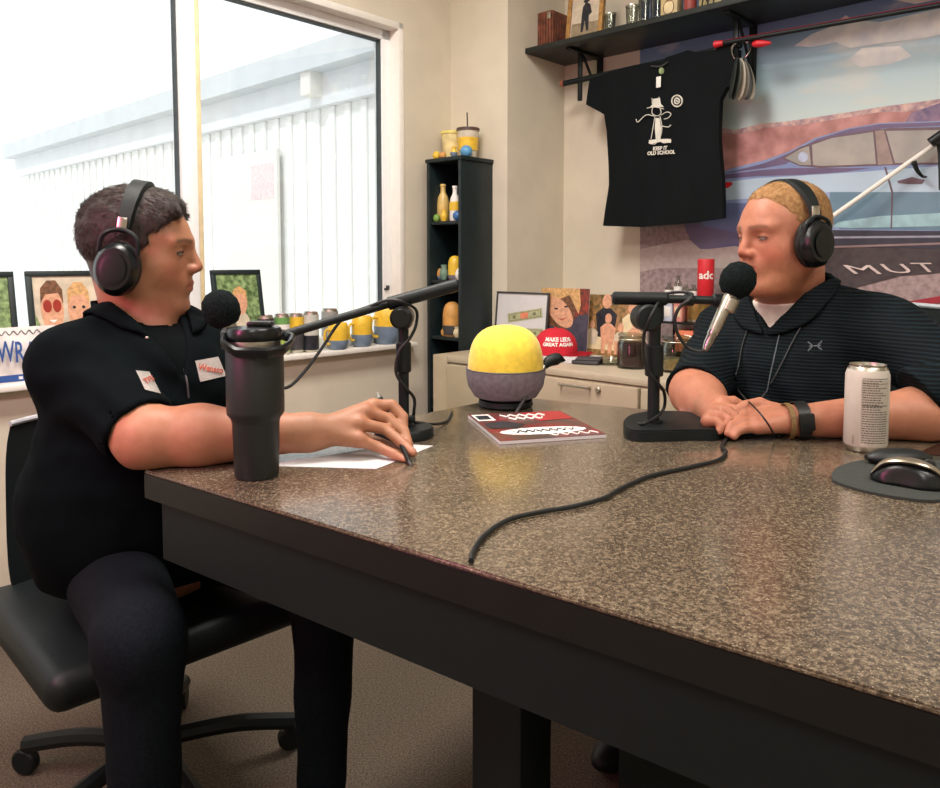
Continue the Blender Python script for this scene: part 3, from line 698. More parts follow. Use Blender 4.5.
# second rod, black with red tip
rc_ = onS(718, 44, rd+0.03); rdv = onS(940, 5, rd+0.03); dv = (rdv-rc_).normalized()
r2 = thing('display_rod', 'long black rod with bright red tips running right under the shelf', 'rod', rc_)
bm = BM(); cyl(bm, rc_, rc_+dv*1.9, 0.0085, seg=16); world(obj('rod', bm, M_black), r2)
bm = BM(); cyl(bm, rc_-dv*0.015, rc_+dv*0.022, 0.0135, 0.010, seg=16, bev=0.003); world(obj('red_tip', bm, M_red), r2)
bm = BM(); tube(bm, [rc_+dv*0.01+Vector((0, 0, 0.0088)), rc_+dv*1.88+Vector((0, 0, 0.0088))], 0.0009, 6, 4); world(obj('red_sheen', bm, M_red), r2)  # slight red sheen of the black rod, made as a thin red strip
f0 = onS(752, 44, rd+0.02); f1 = onS(771, 43, rd+0.02)
bm = BM(); tube(bm, [f0, f0*0.6+f1*0.4, f1], lambda u: 0.004+0.011*math.sin(PI*min(1, u*1.02))**0.7*(1-0.3*u), 12)
tag(obj('fishing_float', bm, M_red, origin=f0), 'red torpedo-shaped float beside the ring of samples under the shelf', 'float')
# ---- t-shirt
ts = thing('t_shirt', 'black t-shirt with white print hanging from the rod under the shelf', 't-shirt', onS(660, 60, rd))
out = [(592, 79), (588, 105), (606, 115), (609, 132), (610, 185), (606, 226), (640, 227), (680, 224), (724, 218), (723, 180), (721, 135), (722, 100), (728, 88), (738, 84), (740, 50), (720, 50), (700, 53), (690, 51), (668, 58), (664, 62), (652, 63), (636, 66), (618, 71)]
P2 = [onS(x, y, rd) for x, y in out]
loc = [(((p-S0).dot(E1)), p.z) for p in P2]
def inside(x, y, poly):
    c = False; n = len(poly); j = n-1
    for i in range(n):
        if (poly[i][1] > y) != (poly[j][1] > y) and x < (poly[j][0]-poly[i][0])*(y-poly[i][1])/(poly[j][1]-poly[i][1])+poly[i][0]: c = not c
        j = i
    return c
def shirt_y(x, z):
    return 0.004*math.sin(x*55+z*9)+0.005*math.sin(x*23-z*14+1)
from mathutils.geometry import tessellate_polygon
b2 = bmesh.new(); vs = [b2.verts.new((x, 0, z)) for x, z in loc]
for tri in tessellate_polygon([[Vector((x, z, 0)) for x, z in loc]]): b2.faces.new([vs[i] for i in tri])
xs = [q[0] for q in loc]; zz_ = [q[1] for q in loc]
for i in range(1, 30):
    x = min(xs)+(max(xs)-min(xs))*i/30; bmesh.ops.bisect_plane(b2, geom=b2.verts[:]+b2.edges[:]+b2.faces[:], plane_co=(x, 0, 0), plane_no=(1, 0, 0))
for i in range(1, 26):
    z = min(zz_)+(max(zz_)-min(zz_))*i/26; bmesh.ops.bisect_plane(b2, geom=b2.verts[:]+b2.edges[:]+b2.faces[:], plane_co=(0, 0, z), plane_no=(0, 0, 1))
ztop = max(zz_)
b2.verts.ensure_lookup_table(); bm = BM()
L1 = [bm.verts.new((v.co.x, -0.016+shirt_y(v.co.x, v.co.z)*min(1, (ztop-v.co.z)*6+0.1), v.co.z)) for v in b2.verts]
L2 = [bm.verts.new((v.co.x, 0.014+shirt_y(v.co.x, v.co.z)*min(1, (ztop-v.co.z)*6+0.1), v.co.z)) for v in b2.verts]
b2.verts.index_update()
for f in b2.faces:
    ix = [v.index for v in f.verts]; bm.faces.new([L1[i] for i in ix]); bm.faces.new([L2[i] for i in ix][::-1])
for e in b2.edges:
    if e.is_boundary:
        i, j = e.verts[0].index, e.verts[1].index; bm.faces.new((L1[i], L1[j], L2[j], L2[i]))
b2.free()
SM = Matrix.LocRotScale(Vector((S0.x, S0.y, 0)), Matrix.Rotation(AZ, 3, 'Z').to_quaternion(), None) @ Matrix.Translation((0, -rd, 0))
bmesh.ops.transform(bm, matrix=SM, verts=bm.verts)
M_tee = mat('black_cotton', (8, 14, 16), 0.9, scale=200, var=0.1, bump=0.2, bscale=700, spec=0.2)
world(obj('cotton_body', bm, M_tee), ts)
def onT(px, py, off=0.0): return onS(px, py, rd+0.024+off)
def seg_bm(bm, pts, r=0.0016):
    tube(bm, [onT(x, y) for x, y in pts], r, 6, 4)
M_print = mat('white_print', (215, 212, 200), 0.7)
bm = BM()
for pts in ([(652, 98), (653, 105), (658, 106), (659, 97)], [(647, 108), (655, 107), (664, 109)], [(653, 106), (652, 113), (657, 116), (661, 113), (660, 108)], [(655, 116), (653, 128), (651, 139)], [(660, 116), (662, 128), (660, 139)],
            [(656, 118), (656, 138)], [(654, 116), (646, 115), (638, 122), (636, 119)], [(661, 115), (667, 112), (671, 114), (668, 118), (664, 119)], [(662, 126), (668, 127), (671, 125)], [(651, 140), (649, 143), (655, 144), (657, 141)], [(659, 140), (664, 143), (671, 141), (667, 139)]):
    seg_bm(bm, pts, 0.0018)
world(obj('printed_figure', bm, M_print), ts)
for nm, pts in (('printed_trousers', [(655.5, 118), (659.5, 118), (661.5, 128), (660.5, 139), (656, 139), (655, 128)]), ('printed_shoes', [(649, 140), (660, 139), (671, 139), (671, 143), (660, 142), (650, 144)]), ('printed_hat', [(650, 107), (653, 104), (653, 99), (660, 98), (661, 104), (664, 107)])):
    bm = BM(); prism(bm, [onT(x, y, 0.0) for x, y in pts], SN*0.0012); world(obj(nm, bm, M_print, smooth=False), ts)
def ringpts(cx, cy, rx, ry): return [(cx+rx*math.cos(a*PI/8), cy+ry*math.sin(a*PI/8)) for a in range(17)]
bm = BM(); seg_bm(bm, ringpts(677, 101, 5.2, 5.6), 0.003); seg_bm(bm, ringpts(677, 101, 2.4, 2.8), 0.003); seg_bm(bm, [(676, 100), (678, 102)], 0.0025); world(obj('printed_emblem', bm, M_print), ts)
tx = (onT(680, 150)-onT(640, 152)); ty = Vector((0, 0, 1))
for s_, px, py, sz in (('KEEP IT', 660, 148.5, 0.030), ('OLD SCHOOL', 661, 152.8, 0.030)):
    o_ = onT(px, py, 0.002); xx = (onT(px+13, py-1.0, 0.002)-onT(px-13, py+0.6, 0.002))
    world(obj('lettering', text_bm(s_, sz*0.66, frameM(o_, xx, ty), bold=0.0008, sx=0.95), M_print, smooth=False), ts)
bm = BM(); p = onT(658.5, 82, 0.002); box(bm, (0, 0, 0), (0.02, 0.002, 0.042), 0.001, M=Matrix.Translation(p) @ Matrix.Rotation(AZ, 4, 'Z')); world(obj('size_sticker', bm, M_white2), ts)
bm = BM(); p = onT(661.5, 71, 0.0); ball(bm, p, 0.011, 1, 0.4, 1.2); world(obj('neck_label', bm, mat('neck_label', (140, 160, 110), 0.7)), ts)
bm = BM(); tube(bm, [onT(651, 66), onT(660, 66.5), onT(668, 62)], 0.003, 6, 6); world(obj('collar_rib', bm, M_dkgrey), ts)
# ---- ring of samples
kc = onS(741, 51, rd+0.02)
kr = thing('sample_ring', 'metal ring of hanging grey sample chips right of the black t-shirt', 'key ring', kc)
bm = BM(); Rr = 0.034
tube(bm, [kc+E1*Rr*math.cos(a*PI/12)+D1*0.01*math.sin(a*PI/6)+Vector((0, 0, Rr*math.sin(a*PI/12)-0.0)) for a in range(25)], 0.0028, 8, 3); world(obj('ring', bm, M_chrome), kr)
for k, (ax, c) in enumerate(((0.16, (40, 46, 44)), (0.10, (60, 66, 60)), (0.0, (156, 148, 132)), (-0.05, (128, 122, 110)), (-0.14, (40, 42, 42)), (-0.22, (168, 162, 148)))):
    MM = Matrix.Translation(kc+Vector((0, 0, -0.03))+D1*(0.012*(k-3))) @ Matrix.Rotation(AZ, 4, 'Z') @ Matrix.Rotation(ax, 4, 'Y') @ Matrix.Rotation(0.35*(k-2.5), 4, 'Z')
    bm = BM(); ball(bm, (0, 0, 0), 0.03, 0.95, 0.12, 2.5, M=MM @ Matrix.Translation((0, 0, -0.072))); world(obj('sample_chip', bm, mat('chip%d' % k, c, 0.4)), kr)
# ---- things on the shelf
def onF(px, py, dep): return UP(px, py, S0+SN*dep, SN)    # a plane parallel to the wall, dep from it
def shp(px, dep): p = onF(px, 30, dep); return Vector((p.x, p.y, zsh+TSH))
def wid(px0, px1, dep): return (onF(px1, 20, dep)-onF(px0, 20, dep)).dot(E1)
p = shp(549, 0.14); ww = wid(538, 560, 0.2)
t = thing('slatted_box', 'reddish brown slatted wooden box at the left end of the high shelf', 'box', p, AZ)
bm = BM()
for i in range(8): box(bm, (-ww/2+ww*(i+0.5)/8, -0.06, 0.085), (ww/8*0.86, 0.01, 0.165), 0.002)
for i in range(7): box(bm, (ww/2, -0.05+i*0.018, 0.085), (0.01, 0.016, 0.165), 0.002); box(bm, (-ww/2, -0.05+i*0.018, 0.085), (0.01, 0.016, 0.165), 0.002)
obj('slats', bm, M_brownw, t)
bm = BM(); box(bm, (0, 0.0, 0.08), (ww*0.95, 0.108, 0.15), 0.002); obj('inner_box', bm, M_darkp, t)
bm = BM(); box(bm, (ww/2-0.01, -0.068, 0.145), (0.018, 0.006, 0.03), 0.002); obj('clasp', bm, M_steel, t)
a = shp(566, 0.2); b = shp(602, 0.2)
def paint_cow(t, M, w, h, z):
    i = 0.024
    flat(t, M, 'photo_print', [(i, i), (w-i, i), (w-i, h-i), (i, h-i)], z, M_beigep)
    flat(t, M, 'printed_ground', [(i, i), (w-i, i), (w-i, h*0.36), (i, h*0.4)], z+0.0005, mat('print_sepia', (150, 134, 108), 0.4, scale=50, var=0.1))
    flat(t, M, 'printed_figure', [(w*0.40, h*0.2), (w*0.46, h*0.2), (w*0.50, h*0.42), (w*0.56, h*0.2), (w*0.62, h*0.22), (w*0.6, h*0.5), (w*0.68, h*0.55), (w*0.62, h*0.72), (w*0.54, h*0.76), (w*0.6, h*0.8), (w*0.55, h*0.86), (w*0.48, h*0.86), (w*0.42, h*0.8), (w*0.48, h*0.76), (w*0.42, h*0.7), (w*0.40, h*0.5)], z+0.001, M_darkp)
frame_thing('picture_frame', 'gilt framed sepia photo of a standing man in a hat on the high shelf', 'picture frame', a, b, 0.215, 0.12, D1, M_gold, 0.02, 0.018, None, paint_cow)
for k, (px, w_, h_) in enumerate(((610, 0.05, 0.09), (632, 0.055, 0.10), (644, 0.05, 0.12), (656, 0.05, 0.13))):
    t = thing('drinking_glass', ('dark-necked glass just right of the gilt frame on the high shelf', 'squat clear glass on the high shelf, second from the gilt frame', 'taller clear glass on the high shelf left of the labelled tin', 'tallest clear glass, directly beside the yellowish tin')[k], 'glass', shp(px, 0.19), 0, 'glasses on the high shelf')
    bm = BM(); lathe(bm, [(0, 0), (w_*0.4, 0), (w_*0.48, h_), (w_*0.45, h_), (w_*0.36, 0.01), (0, 0.012)], 24); obj('glass_body', bm, M_jar, t)
    bm = BM(); lathe(bm, [(w_*0.44, h_-0.004), (w_*0.5, h_-0.004), (w_*0.5, h_+0.001), (w_*0.44, h_+0.001)], 24, closed=True); obj('rim', bm, M_steel, t)
def shelf_box(name, px0, px1, h, d, m, label, cat, dep=0.2, deco=None):
    c = shp((px0+px1)/2, dep-d/2); w_ = wid(px0, px1, dep)
    t = thing(name, label, cat, c, AZ)
    bm = BM(); box(bm, (0, 0, h/2), (w_, d, h), 0.004); obj('tin_body', bm, m, t)
    if deco: deco(t, w_, h, d)
    return t
def deco_tin(t, w, h, d):
    bm = BM(); box(bm, (0, -d/2-0.0008, h*0.55), (w*0.55, 0.0015, h*0.4), 0.0005); obj('paper_label', bm, mat('tin_label', (232, 214, 168), 0.6), t)
    bm = BM(); tube(bm, [(w*0.3*math.cos(a*PI/8), -d/2-0.001, h*0.55+h*0.27*math.sin(a*PI/8)) for a in range(17)], 0.0015, 6, 3); obj('label_border', bm, M_brownw, t)
shelf_box('tin_box', 663, 680, 0.10, 0.05, mat('yellowed_tin', (196, 178, 130), 0.5, var=0.08), 'yellowish tin with a bordered paper label on the high shelf', 'tin', deco=deco_tin)
t = thing('spray_can', 'dull red cylindrical can on the high shelf, right of the tin', 'can', shp(690, 0.19)); bm = BM(); lathe(bm, [(0, 0), (0.022, 0), (0.023, 0.003), (0.023, 0.13), (0.018, 0.14), (0, 0.14)], 24); obj('can_body', bm, mat('dull_red', (150, 62, 52), 0.5), t)
def deco_paint(t, w, h, d):
    bm = BM()
    for k in range(3): tube(bm, [(-w*0.35+w*0.25*k, -d/2-0.001, h*0.2), (-w*0.25+w*0.25*k, -d/2-0.001, h*0.6), (-w*0.12+w*0.25*k, -d/2-0.001, h*0.35), (-w*0.1+w*0.27*k, -d/2-0.001, h*0.8)], 0.003, 6, 5)
    obj('painted_stroke', bm, mat('black_ink', (40, 40, 34), 0.6), t)
shelf_box('painted_panel', 699, 722, 0.12, 0.02, mat('olive_panel', (150, 140, 96), 0.5, var=0.12), 'small olive painted panel with dark strokes on the high shelf', 'panel', deco=deco_paint)
shelf_box('painted_panel', 727, 765, 0.12, 0.02, mat('tan_panel', (164, 146, 104), 0.5, var=0.12), 'wider tan panel at the right end of what shows on the high shelf', 'panel', deco=deco_paint)
# ================================================================ WALL MURAL (flat vinyl print on the right wall)
mu = thing('wall_mural', 'large printed wall mural of a blue sedan, red canyon and cloudy sky', 'mural', onS(640, 262, 0)) 
lv = [0]
def mural(name, pts, m, lvl):
    off = 0.0008+lvl*0.0006
    p = [onS(x, y, off) for x, y in pts]
    bm = BM(); prism(bm, p, SN*-0.0005); return world(obj(name, bm, m, smooth=False), mu)
def skymat():
    m = bpy.data.materials.new('printed_sky'); m.use_nodes = True; N = m.node_tree.nodes; L = m.node_tree.links; b = N['Principled BSDF']
    tc = N.new('ShaderNodeTexCoord'); sx = N.new('ShaderNodeSeparateXYZ'); L.new(tc.outputs['Object'], sx.inputs[0])
    mr = N.new('ShaderNodeMapRange'); mr.inputs['From Min'].default_value = onS(722, 125).z; mr.inputs['From Max'].default_value = onS(722, 8).z
    L.new(sx.outputs['Z'], mr.inputs['Value'])
    cr = N.new('ShaderNodeValToRGB'); e = cr.color_ramp.elements; e[0].color = rgb((190, 206, 206)); e[1].color = rgb((56, 74, 120)); x = e.new(0.35); x.color = rgb((160, 186, 198)); x = e.new(0.72); x.color = rgb((104, 132, 168))
    L.new(mr.outputs[0], cr.inputs['Fac']); nz = N.new('ShaderNodeTexNoise'); nz.inputs['Scale'].default_value = 3.2; nz.inputs['Detail'].default_value = 6
    mp = N.new('ShaderNodeMapping'); mp.inputs['Scale'].default_value = (1, 1, 2.6); L.new(tc.outputs['Object'], mp.inputs[0]); L.new(mp.outputs[0], nz.inputs['Vector'])
    c2 = N.new('ShaderNodeValToRGB'); c2.color_ramp.elements[0].position = 0.55; c2.color_ramp.elements[1].position = 0.75; L.new(nz.outputs['Fac'], c2.inputs['Fac'])
    mx = N.new('ShaderNodeMix'); mx.data_type = 'RGBA'; L.new(c2.outputs['Color'], mx.inputs[0]); L.new(cr.outputs['Color'], mx.inputs[6]); mx.inputs[7].default_value = rgb((206, 200, 190)); L.new(mx.outputs[2], b.inputs['Base Color']); b.inputs['Roughness'].default_value = 0.55
    return m
XR = 1210
mural('sky_print', [(640, -30), (XR, -260), (XR, 120), (640, 140)], skymat(), 0)
M_cl = mat('printed_cloud', (218, 213, 208), 0.55, scale=14, c2=(192, 192, 198))
for c in ([(794, 46), (812, 34), (830, 27), (846, 15), (852, 20), (880, 22), (915, 14), (960, 4), (960, 30), (925, 38), (890, 42), (850, 48), (836, 42), (812, 47)], [(848, 60), (862, 48), (900, 46), (912, 56), (890, 64), (860, 67)],
          [(886, -2), (905, -12), (960, -25), (960, -5), (915, 4)]): mural('cloud_print', c, M_cl, 1)
M_cany = mat('printed_canyon', (196, 140, 136), 0.55, scale=16, c2=(160, 108, 104))
mural('canyon_print', [(640, 139), (722, 128), (735, 130), (760, 124), (790, 121), (820, 117), (850, 112), (880, 107), (910, 103), (940, 99), (XR, 60), (XR, 270), (640, 262)], M_cany, 1)
mural('canyon_ridge', [(722, 128), (735, 130), (760, 124), (790, 121), (850, 112), (880, 107), (940, 99), (XR, 60), (XR, 66), (940, 106), (905, 112), (880, 112), (850, 117), (800, 125), (765, 128), (740, 134), (722, 133)], mat('printed_ridge', (214, 178, 168), 0.55, scale=40, c2=(150, 120, 130)), 2)
mural('canyon_shade_print', [(905, 122), (912, 112), (925, 108), (940, 103), (990, 90), (XR, 66), (XR, 160), (940, 124)], mat('printed_violet_rock', (96, 84, 120), 0.55, scale=30, c2=(150, 120, 140)), 3)
M_road = mat('printed_road', (166, 146, 146), 0.55, scale=60, c2=(136, 118, 118))
mural('road_print', [(640, 214), (690, 206), (760, 220), (XR, 205), (XR, 620), (640, 410)], M_road, 2)
mural('road_light_print', [(640, 249), (684, 240), (760, 242), (830, 262), (740, 268), (660, 268), (640, 272)], mat('printed_pale_road', (184, 168, 164), 0.55, scale=50, var=0.04), 3)
# the car
M_cb = mat('printed_car_blue', (120, 136, 180), 0.5, scale=5, c2=(146, 162, 200)); M_cl2 = mat('printed_car_pale', (176, 196, 214), 0.5, scale=5, var=0.04)
M_ct = mat('printed_car_teal', (92, 124, 146), 0.5, scale=6, c2=(112, 140, 158)); M_cp = mat('printed_car_purple', (104, 88, 122), 0.5, scale=8, var=0.06); M_cd = mat('printed_dark', (46, 48, 60), 0.5)
mural('bumper_print', [(684, 226), (684, 205), (760, 190), (760, 252), (735, 246), (708, 249), (700, 249), (690, 240)], mat('printed_bumper', (88, 88, 132), 0.5, scale=8, c2=(110, 100, 128)), 4)
mural('car_body_print', [(700, 205), (702, 185), (722, 172), (733, 168), (765, 160), (790, 151), (815, 138), (850, 128), (880, 123), (940, 121), (1010, 126), (1080, 142), (XR, 170), (XR, 236), (940, 236), (760, 237), (702, 226)], M_cb, 5)
mural('lower_shade_print', [(702, 203), (760, 203), (832, 206), (832, 236), (760, 237), (702, 226)], mat('printed_lower_blue', (92, 102, 146), 0.5, scale=6, c2=(110, 120, 160)), 6)
mural('roof_line_print', [(722, 174), (765, 163), (792, 152), (817, 139), (850, 129), (880, 124), (940, 122), (1010, 127), (1010, 131), (940, 126), (885, 128), (852, 133), (820, 144), (796, 157), (786, 164), (765, 168), (735, 172)], M_cp, 6)
mural('shoulder_line_print', [(722, 175), (760, 170), (790, 168), (830, 168), (870, 168), (845, 172), (800, 175), (760, 176), (722, 179)], M_cp, 6)
mural('body_highlight_print', [(726, 182), (760, 178), (830, 174), (940, 166), (XR, 168), (XR, 192), (940, 192), (830, 192), (760, 198), (724, 200)], M_cl2, 6)
mural('lower_body_print', [(830, 192), (940, 192), (XR, 192), (XR, 232), (940, 230), (840, 229), (828, 220)], M_ct, 7)
mural('reflection_print', [(838, 222), (880, 216), (940, 213), (XR, 210), (XR, 226), (940, 226), (850, 228), (832, 227)], mat('printed_pale_teal', (150, 186, 196), 0.5), 8)
M_win = mat('printed_window', (148, 144, 140), 0.5, scale=10, c2=(170, 163, 156)); M_edge = mat('printed_trim', (104, 82, 92), 0.5)
mural('window_trim_print', [(781, 158), (800, 147), (830, 137), (870, 130), (890, 128), (940, 127), (1005, 130), (1060, 150), (1064, 163), (890, 165), (820, 168), (800, 166)], M_edge, 7)
mural('window_print', [(785, 158), (800, 149), (809, 146), (811, 165), (800, 165)], M_win, 8)
mural('window_print', [(812, 145), (832, 138), (873, 132), (876, 164), (820, 166), (813, 165)], M_win, 8)
mural('window_print', [(886, 131), (940, 130), (1000, 133), (1050, 150), (1056, 161), (895, 163)], M_win, 8)
mural('door_pillar_print', [(875, 131), (884, 130), (893, 164), (878, 165)], mat('printed_pillar', (150, 130, 124), 0.5), 8)
mural('quarter_light_print', ov(803, 157, 5, 5), mat('printed_pale_blue', (176, 184, 210), 0.5), 9)
mural('door_gap_print', [(884, 167), (886, 167), (893, 192), (892, 228), (890.5, 228), (891.5, 193)], M_edge, 9)
mural('door_handle_print', [(897, 181), (905, 179), (912, 177), (920, 179), (925, 180), (922, 184), (908, 184), (898, 183)], M_edge, 9)
mural('tail_light_print', [(722, 182), (731, 182), (733, 184), (728, 188), (722, 188)], M_red, 9)
mural('rocker_print', [(828, 230), (940, 231), (XR, 234), (XR, 250), (940, 249), (832, 246), (760, 247), (740, 243)], M_cd, 8)
mural('chrome_strip_print', [(830, 236.5), (940, 235.5), (XR, 237), (XR, 239), (940, 237.5), (830, 238.5)], mat('printed_silver', (150, 150, 168), 0.5), 9)
mural('chrome_strip_print', [(832, 246), (940, 242.5), (XR, 244), (XR, 246), (940, 244.5), (832, 248)], mat('printed_bronze', (140, 118, 118), 0.5), 9)
mural('car_shadow_print', [(760, 250), (840, 248), (940, 246), (XR, 247), (XR, 275), (940, 273), (900, 276), (870, 284), (840, 292), (790, 268)], mat('printed_shadow', (62, 54, 56), 0.55, scale=40, var=0.12), 6)
for ch, px, py, sx in (('M', 868, 270, 2.6), ('U', 902, 269, 2.3), ('T', 930, 268, 2.0)):
    o_ = onS(px, py, 0.009); world(obj('lettering', text_bm(ch, 0.045, frameM(o_, E1, (0, 0, 1)), sx=sx*1.2, shear=-0.4), mat('printed_white', (205, 188, 184), 0.55), smooth=False), mu)
mural('red_kerb_print', [(905, 302), (940, 296), (XR, 290), (XR, 300), (940, 303), (915, 306)], mat('printed_red', (150, 40, 52), 0.5), 7)
# ---- white pole standing on the credenza, leaning along the mural
pa = onS(786, 249, 0.14); pb = onS(948, 135, 0.03); dv = (pb-pa).normalized()
kk = 0.0
pole = thing('white_pole', 'thin white pole with a black strap mounted on the wall across the mural', 'pole', pa-dv*kk)
bm = BM(); cyl(bm, pa-dv*kk, pb+dv*0.12, 0.0080, seg=16); world(obj('tube', bm, M_white2), pole)
bm = BM(); w0 = pa-SN*0.132; cyl(bm, w0, pa, 0.012, seg=14); cyl(bm, w0, w0+SN*0.012, 0.04, seg=20, bev=0.003); world(obj('wall_bracket', bm, M_dkgrey), pole)
bm = BM(); q = onS(936, 139, 0.07); cyl(bm, q-dv*0.02, q+dv*0.025, 0.0165, seg=16, bev=0.002); tube(bm, [onS(914, 162, 0.07), onS(917, 170, 0.05), onS(922, 176, 0.04), onS(927, 177, 0.04)], lambda u: 0.009*(1-u*0.7), 8); tube(bm, [onS(938, 142, 0.05), onS(940, 155, 0.04), onS(941, 190, 0.04)], 0.007, 8)
world(obj('strap', bm, M_blackgl), pole)
# ================================================================ CREDENZA AND WHAT STANDS ON IT
ZC = 0.72
cf = UZ(600, 374, ZC); cdep = (S0-cf).dot(D1)
print('credenza depth', cdep)
cz = thing('file_credenza', 'low beige metal file credenza along the right wall under the mural', 'cabinet', (S0.x, S0.y, 0), AZ)
M_cab = mat('beige_metal', (176, 160, 136), 0.42, scale=8, var=0.03, bump=0.1)
LC = 2.6
bm = BM(); box(bm, (LC/2+0.01, -cdep/2, ZC/2-0.012), (LC-0.02, cdep-0.015, ZC-0.03), 0.004); obj('cabinet_body', bm, M_cab, cz)
bm = BM(); box(bm, (LC/2+0.01, -cdep/2, ZC-0.012), (LC, cdep, 0.024), 0.004); obj('top_panel', bm, mat('credenza_top', (186, 172, 150), 0.35, scale=10, var=0.03), cz)
bm = BM(); cw = (S0-C1).length; xl = (wbk-S0).dot(E1)+0.012; box(bm, (xl/2+0.004, -(cdep+cw+0.006)/2, ZC/2), (-xl+0.008, cdep-cw-0.006, ZC), 0.004); obj('end_section', bm, M_cab, cz)
hp_ = UP(578, 385, cf, D1); hx = (hp_-S0).dot(E1)
for k in range(3):
    x0 = 0.015+k*0.86; 
    for z0_, z1_ in ((0.05, 0.36), (0.37, ZC-0.03)):
        bm = BM(); box(bm, (x0+0.43, -cdep-0.004, (z0_+z1_)/2), (0.85, 0.02, z1_-z0_), 0.004); d = obj('drawer', bm, M_cab, cz)
        hz_ = hp_.z if z1_ > 0.5 else 0.30
        hxx = hx if k == 0 else x0+0.43
        bm = BM(); box(bm, (hxx, -cdep-0.030, hz_), (0.125, 0.006, 0.008), 0.002)
        for sgn in (-1, 1): box(bm, (hxx+sgn*0.058, -cdep-0.022, hz_), (0.008, 0.02, 0.008), 0.002)
        h = obj('drawer_handle', bm, M_steel, cz); h.parent = d
    lx = (UP(601, 386, cf, D1)-S0).dot(E1) if k == 0 else x0+0.6
    bm = BM(); cyl(bm, (lx, -cdep-0.012, hp_.z-0.004), (lx, -cdep-0.024, hp_.z-0.004), 0.010, seg=16, bev=0.002); obj('lock', bm, M_steel, cz)
def cred(px, dep): p = onF(px, 300, dep); return Vector((p.x, p.y, ZC))
def credz(px, py, dep): return onF(px, py, dep).z
# framed bank notes
dp = 0.43; a = cred(494, dp); b = cred(546, dp); hh = credz(500, 291, dp-0.03)-ZC
M_bill = mat('bill_green', (172, 172, 136), 0.6, scale=120, var=0.1); M_billd = mat('bill_ink', (120, 120, 88), 0.6)
def paint_bills(t, M, w, h, z):
    for cx, cy, an in ((0.57, 0.60, 0.17), (0.60, 0.30, 0.04)):
        R_ = Matrix.Translation((w*cx, h*cy, z)) @ Matrix.Rotation(an, 4, 'Z')
        bw_, bh = w*0.66, h*0.16
        for (x0, y0, x1, y1, m, q) in ((-0.5, -0.5, 0.5, 0.5, M_bill, 0), (-0.46, -0.38, 0.46, 0.38, M_billd, 1), (-0.44, -0.32, 0.44, 0.32, M_bill, 2), (-0.12, -0.3, 0.1, 0.3, M_salmon, 3)):
            bm = BM(); prism(bm, [M @ R_ @ Vector((a_*bw_, b_*bh, 0.0004*q)) for a_, b_ in ((x0, y0), (x1, y0), (x1, y1), (x0, y1))], M.to_3x3() @ Vector((0, 0, 0.0003))); world(obj('bank_note', bm, m, smooth=False), t)
        for sx_ in (-0.3, 0.28):
            bm = BM(); prism(bm, [M @ R_ @ Vector((bw_*(sx_+0.05*math.cos(k)), bh*0.2*math.sin(k), 0.002)) for k in np.linspace(0, 2*PI, 10)[:-1]], M.to_3x3() @ Vector((0, 0, 0.0003))); world(obj('note_seal', bm, M_billd, smooth=False), t)
frame_thing('picture_frame', 'thin dark frame with two bank notes on white beside the bookcase', 'picture frame', a, b, hh, 0.1, D1, M_dkgrey, 0.007, 0.012, None, paint_bills)
M_denim = mat('print_denim', (66, 62, 78), 0.5, scale=60, var=0.12)
def paint_girl(t, M, w, h, z):
    flat(t, M, 'photo_print', [(0, 0), (w, 0), (w, h), (0, h)], z, M_hairp)
    flat(t, M, 'printed_background', [(w*0.72, h*0.5), (w, h*0.45), (w, h), (w*0.76, h)], z+0.0004, mat('print_rust', (150, 60, 44), 0.5, scale=40, c2=(60, 40, 34)))
    flat(t, M, 'printed_shirt', [(0, 0), (w, 0), (w, h*0.62), (w*0.8, h*0.6), (w*0.55, h*0.36), (w*0.2, h*0.42), (0, h*0.5)], z+0.0008, M_denim)
    flat(t, M, 'printed_hair', [(0, h), (0, h*0.5), (w*0.1, h*0.55), (w*0.3, h*0.8), (w*0.6, h*0.9), (w*0.8, h*0.62), (w*0.84, h*0.75), (w*0.8, h)], z+0.0012, M_blond)
    flat(t, M, 'printed_head', [(w*(0.42+0.30*math.cos(k)*math.cos(0.5)-0.34*math.sin(k)*math.sin(0.5)*0.6), h*(0.63+0.2*math.cos(k)*-0.25+0.23*math.sin(k))) for k in np.linspace(0, 2*PI, 22)[:-1]], z+0.0016, M_skinp)
    for ex, ey in ((0.34, 0.68), (0.54, 0.72)): flat(t, M, 'printed_eye', ov(w*ex, h*ey, w*0.045, h*0.014, 10), z+0.002, M_darkp)
    flat(t, M, 'printed_mouth', [(w*0.36, h*0.54), (w*0.48, h*0.50), (w*0.6, h*0.57), (w*0.48, h*0.53)], z+0.002, mat('print_lip', (176, 84, 76), 0.5))
a = cred(539, 0.405); b = cred(587, 0.405)
frame_thing('photo_print', 'unframed portrait print of a smiling blond child behind the red cap', 'photo', a, b, (credz(560, 288, 0.39)-ZC), 0.08, D1, M_paper, 0.0, 0.003, 'photo prints on the credenza', paint_girl)
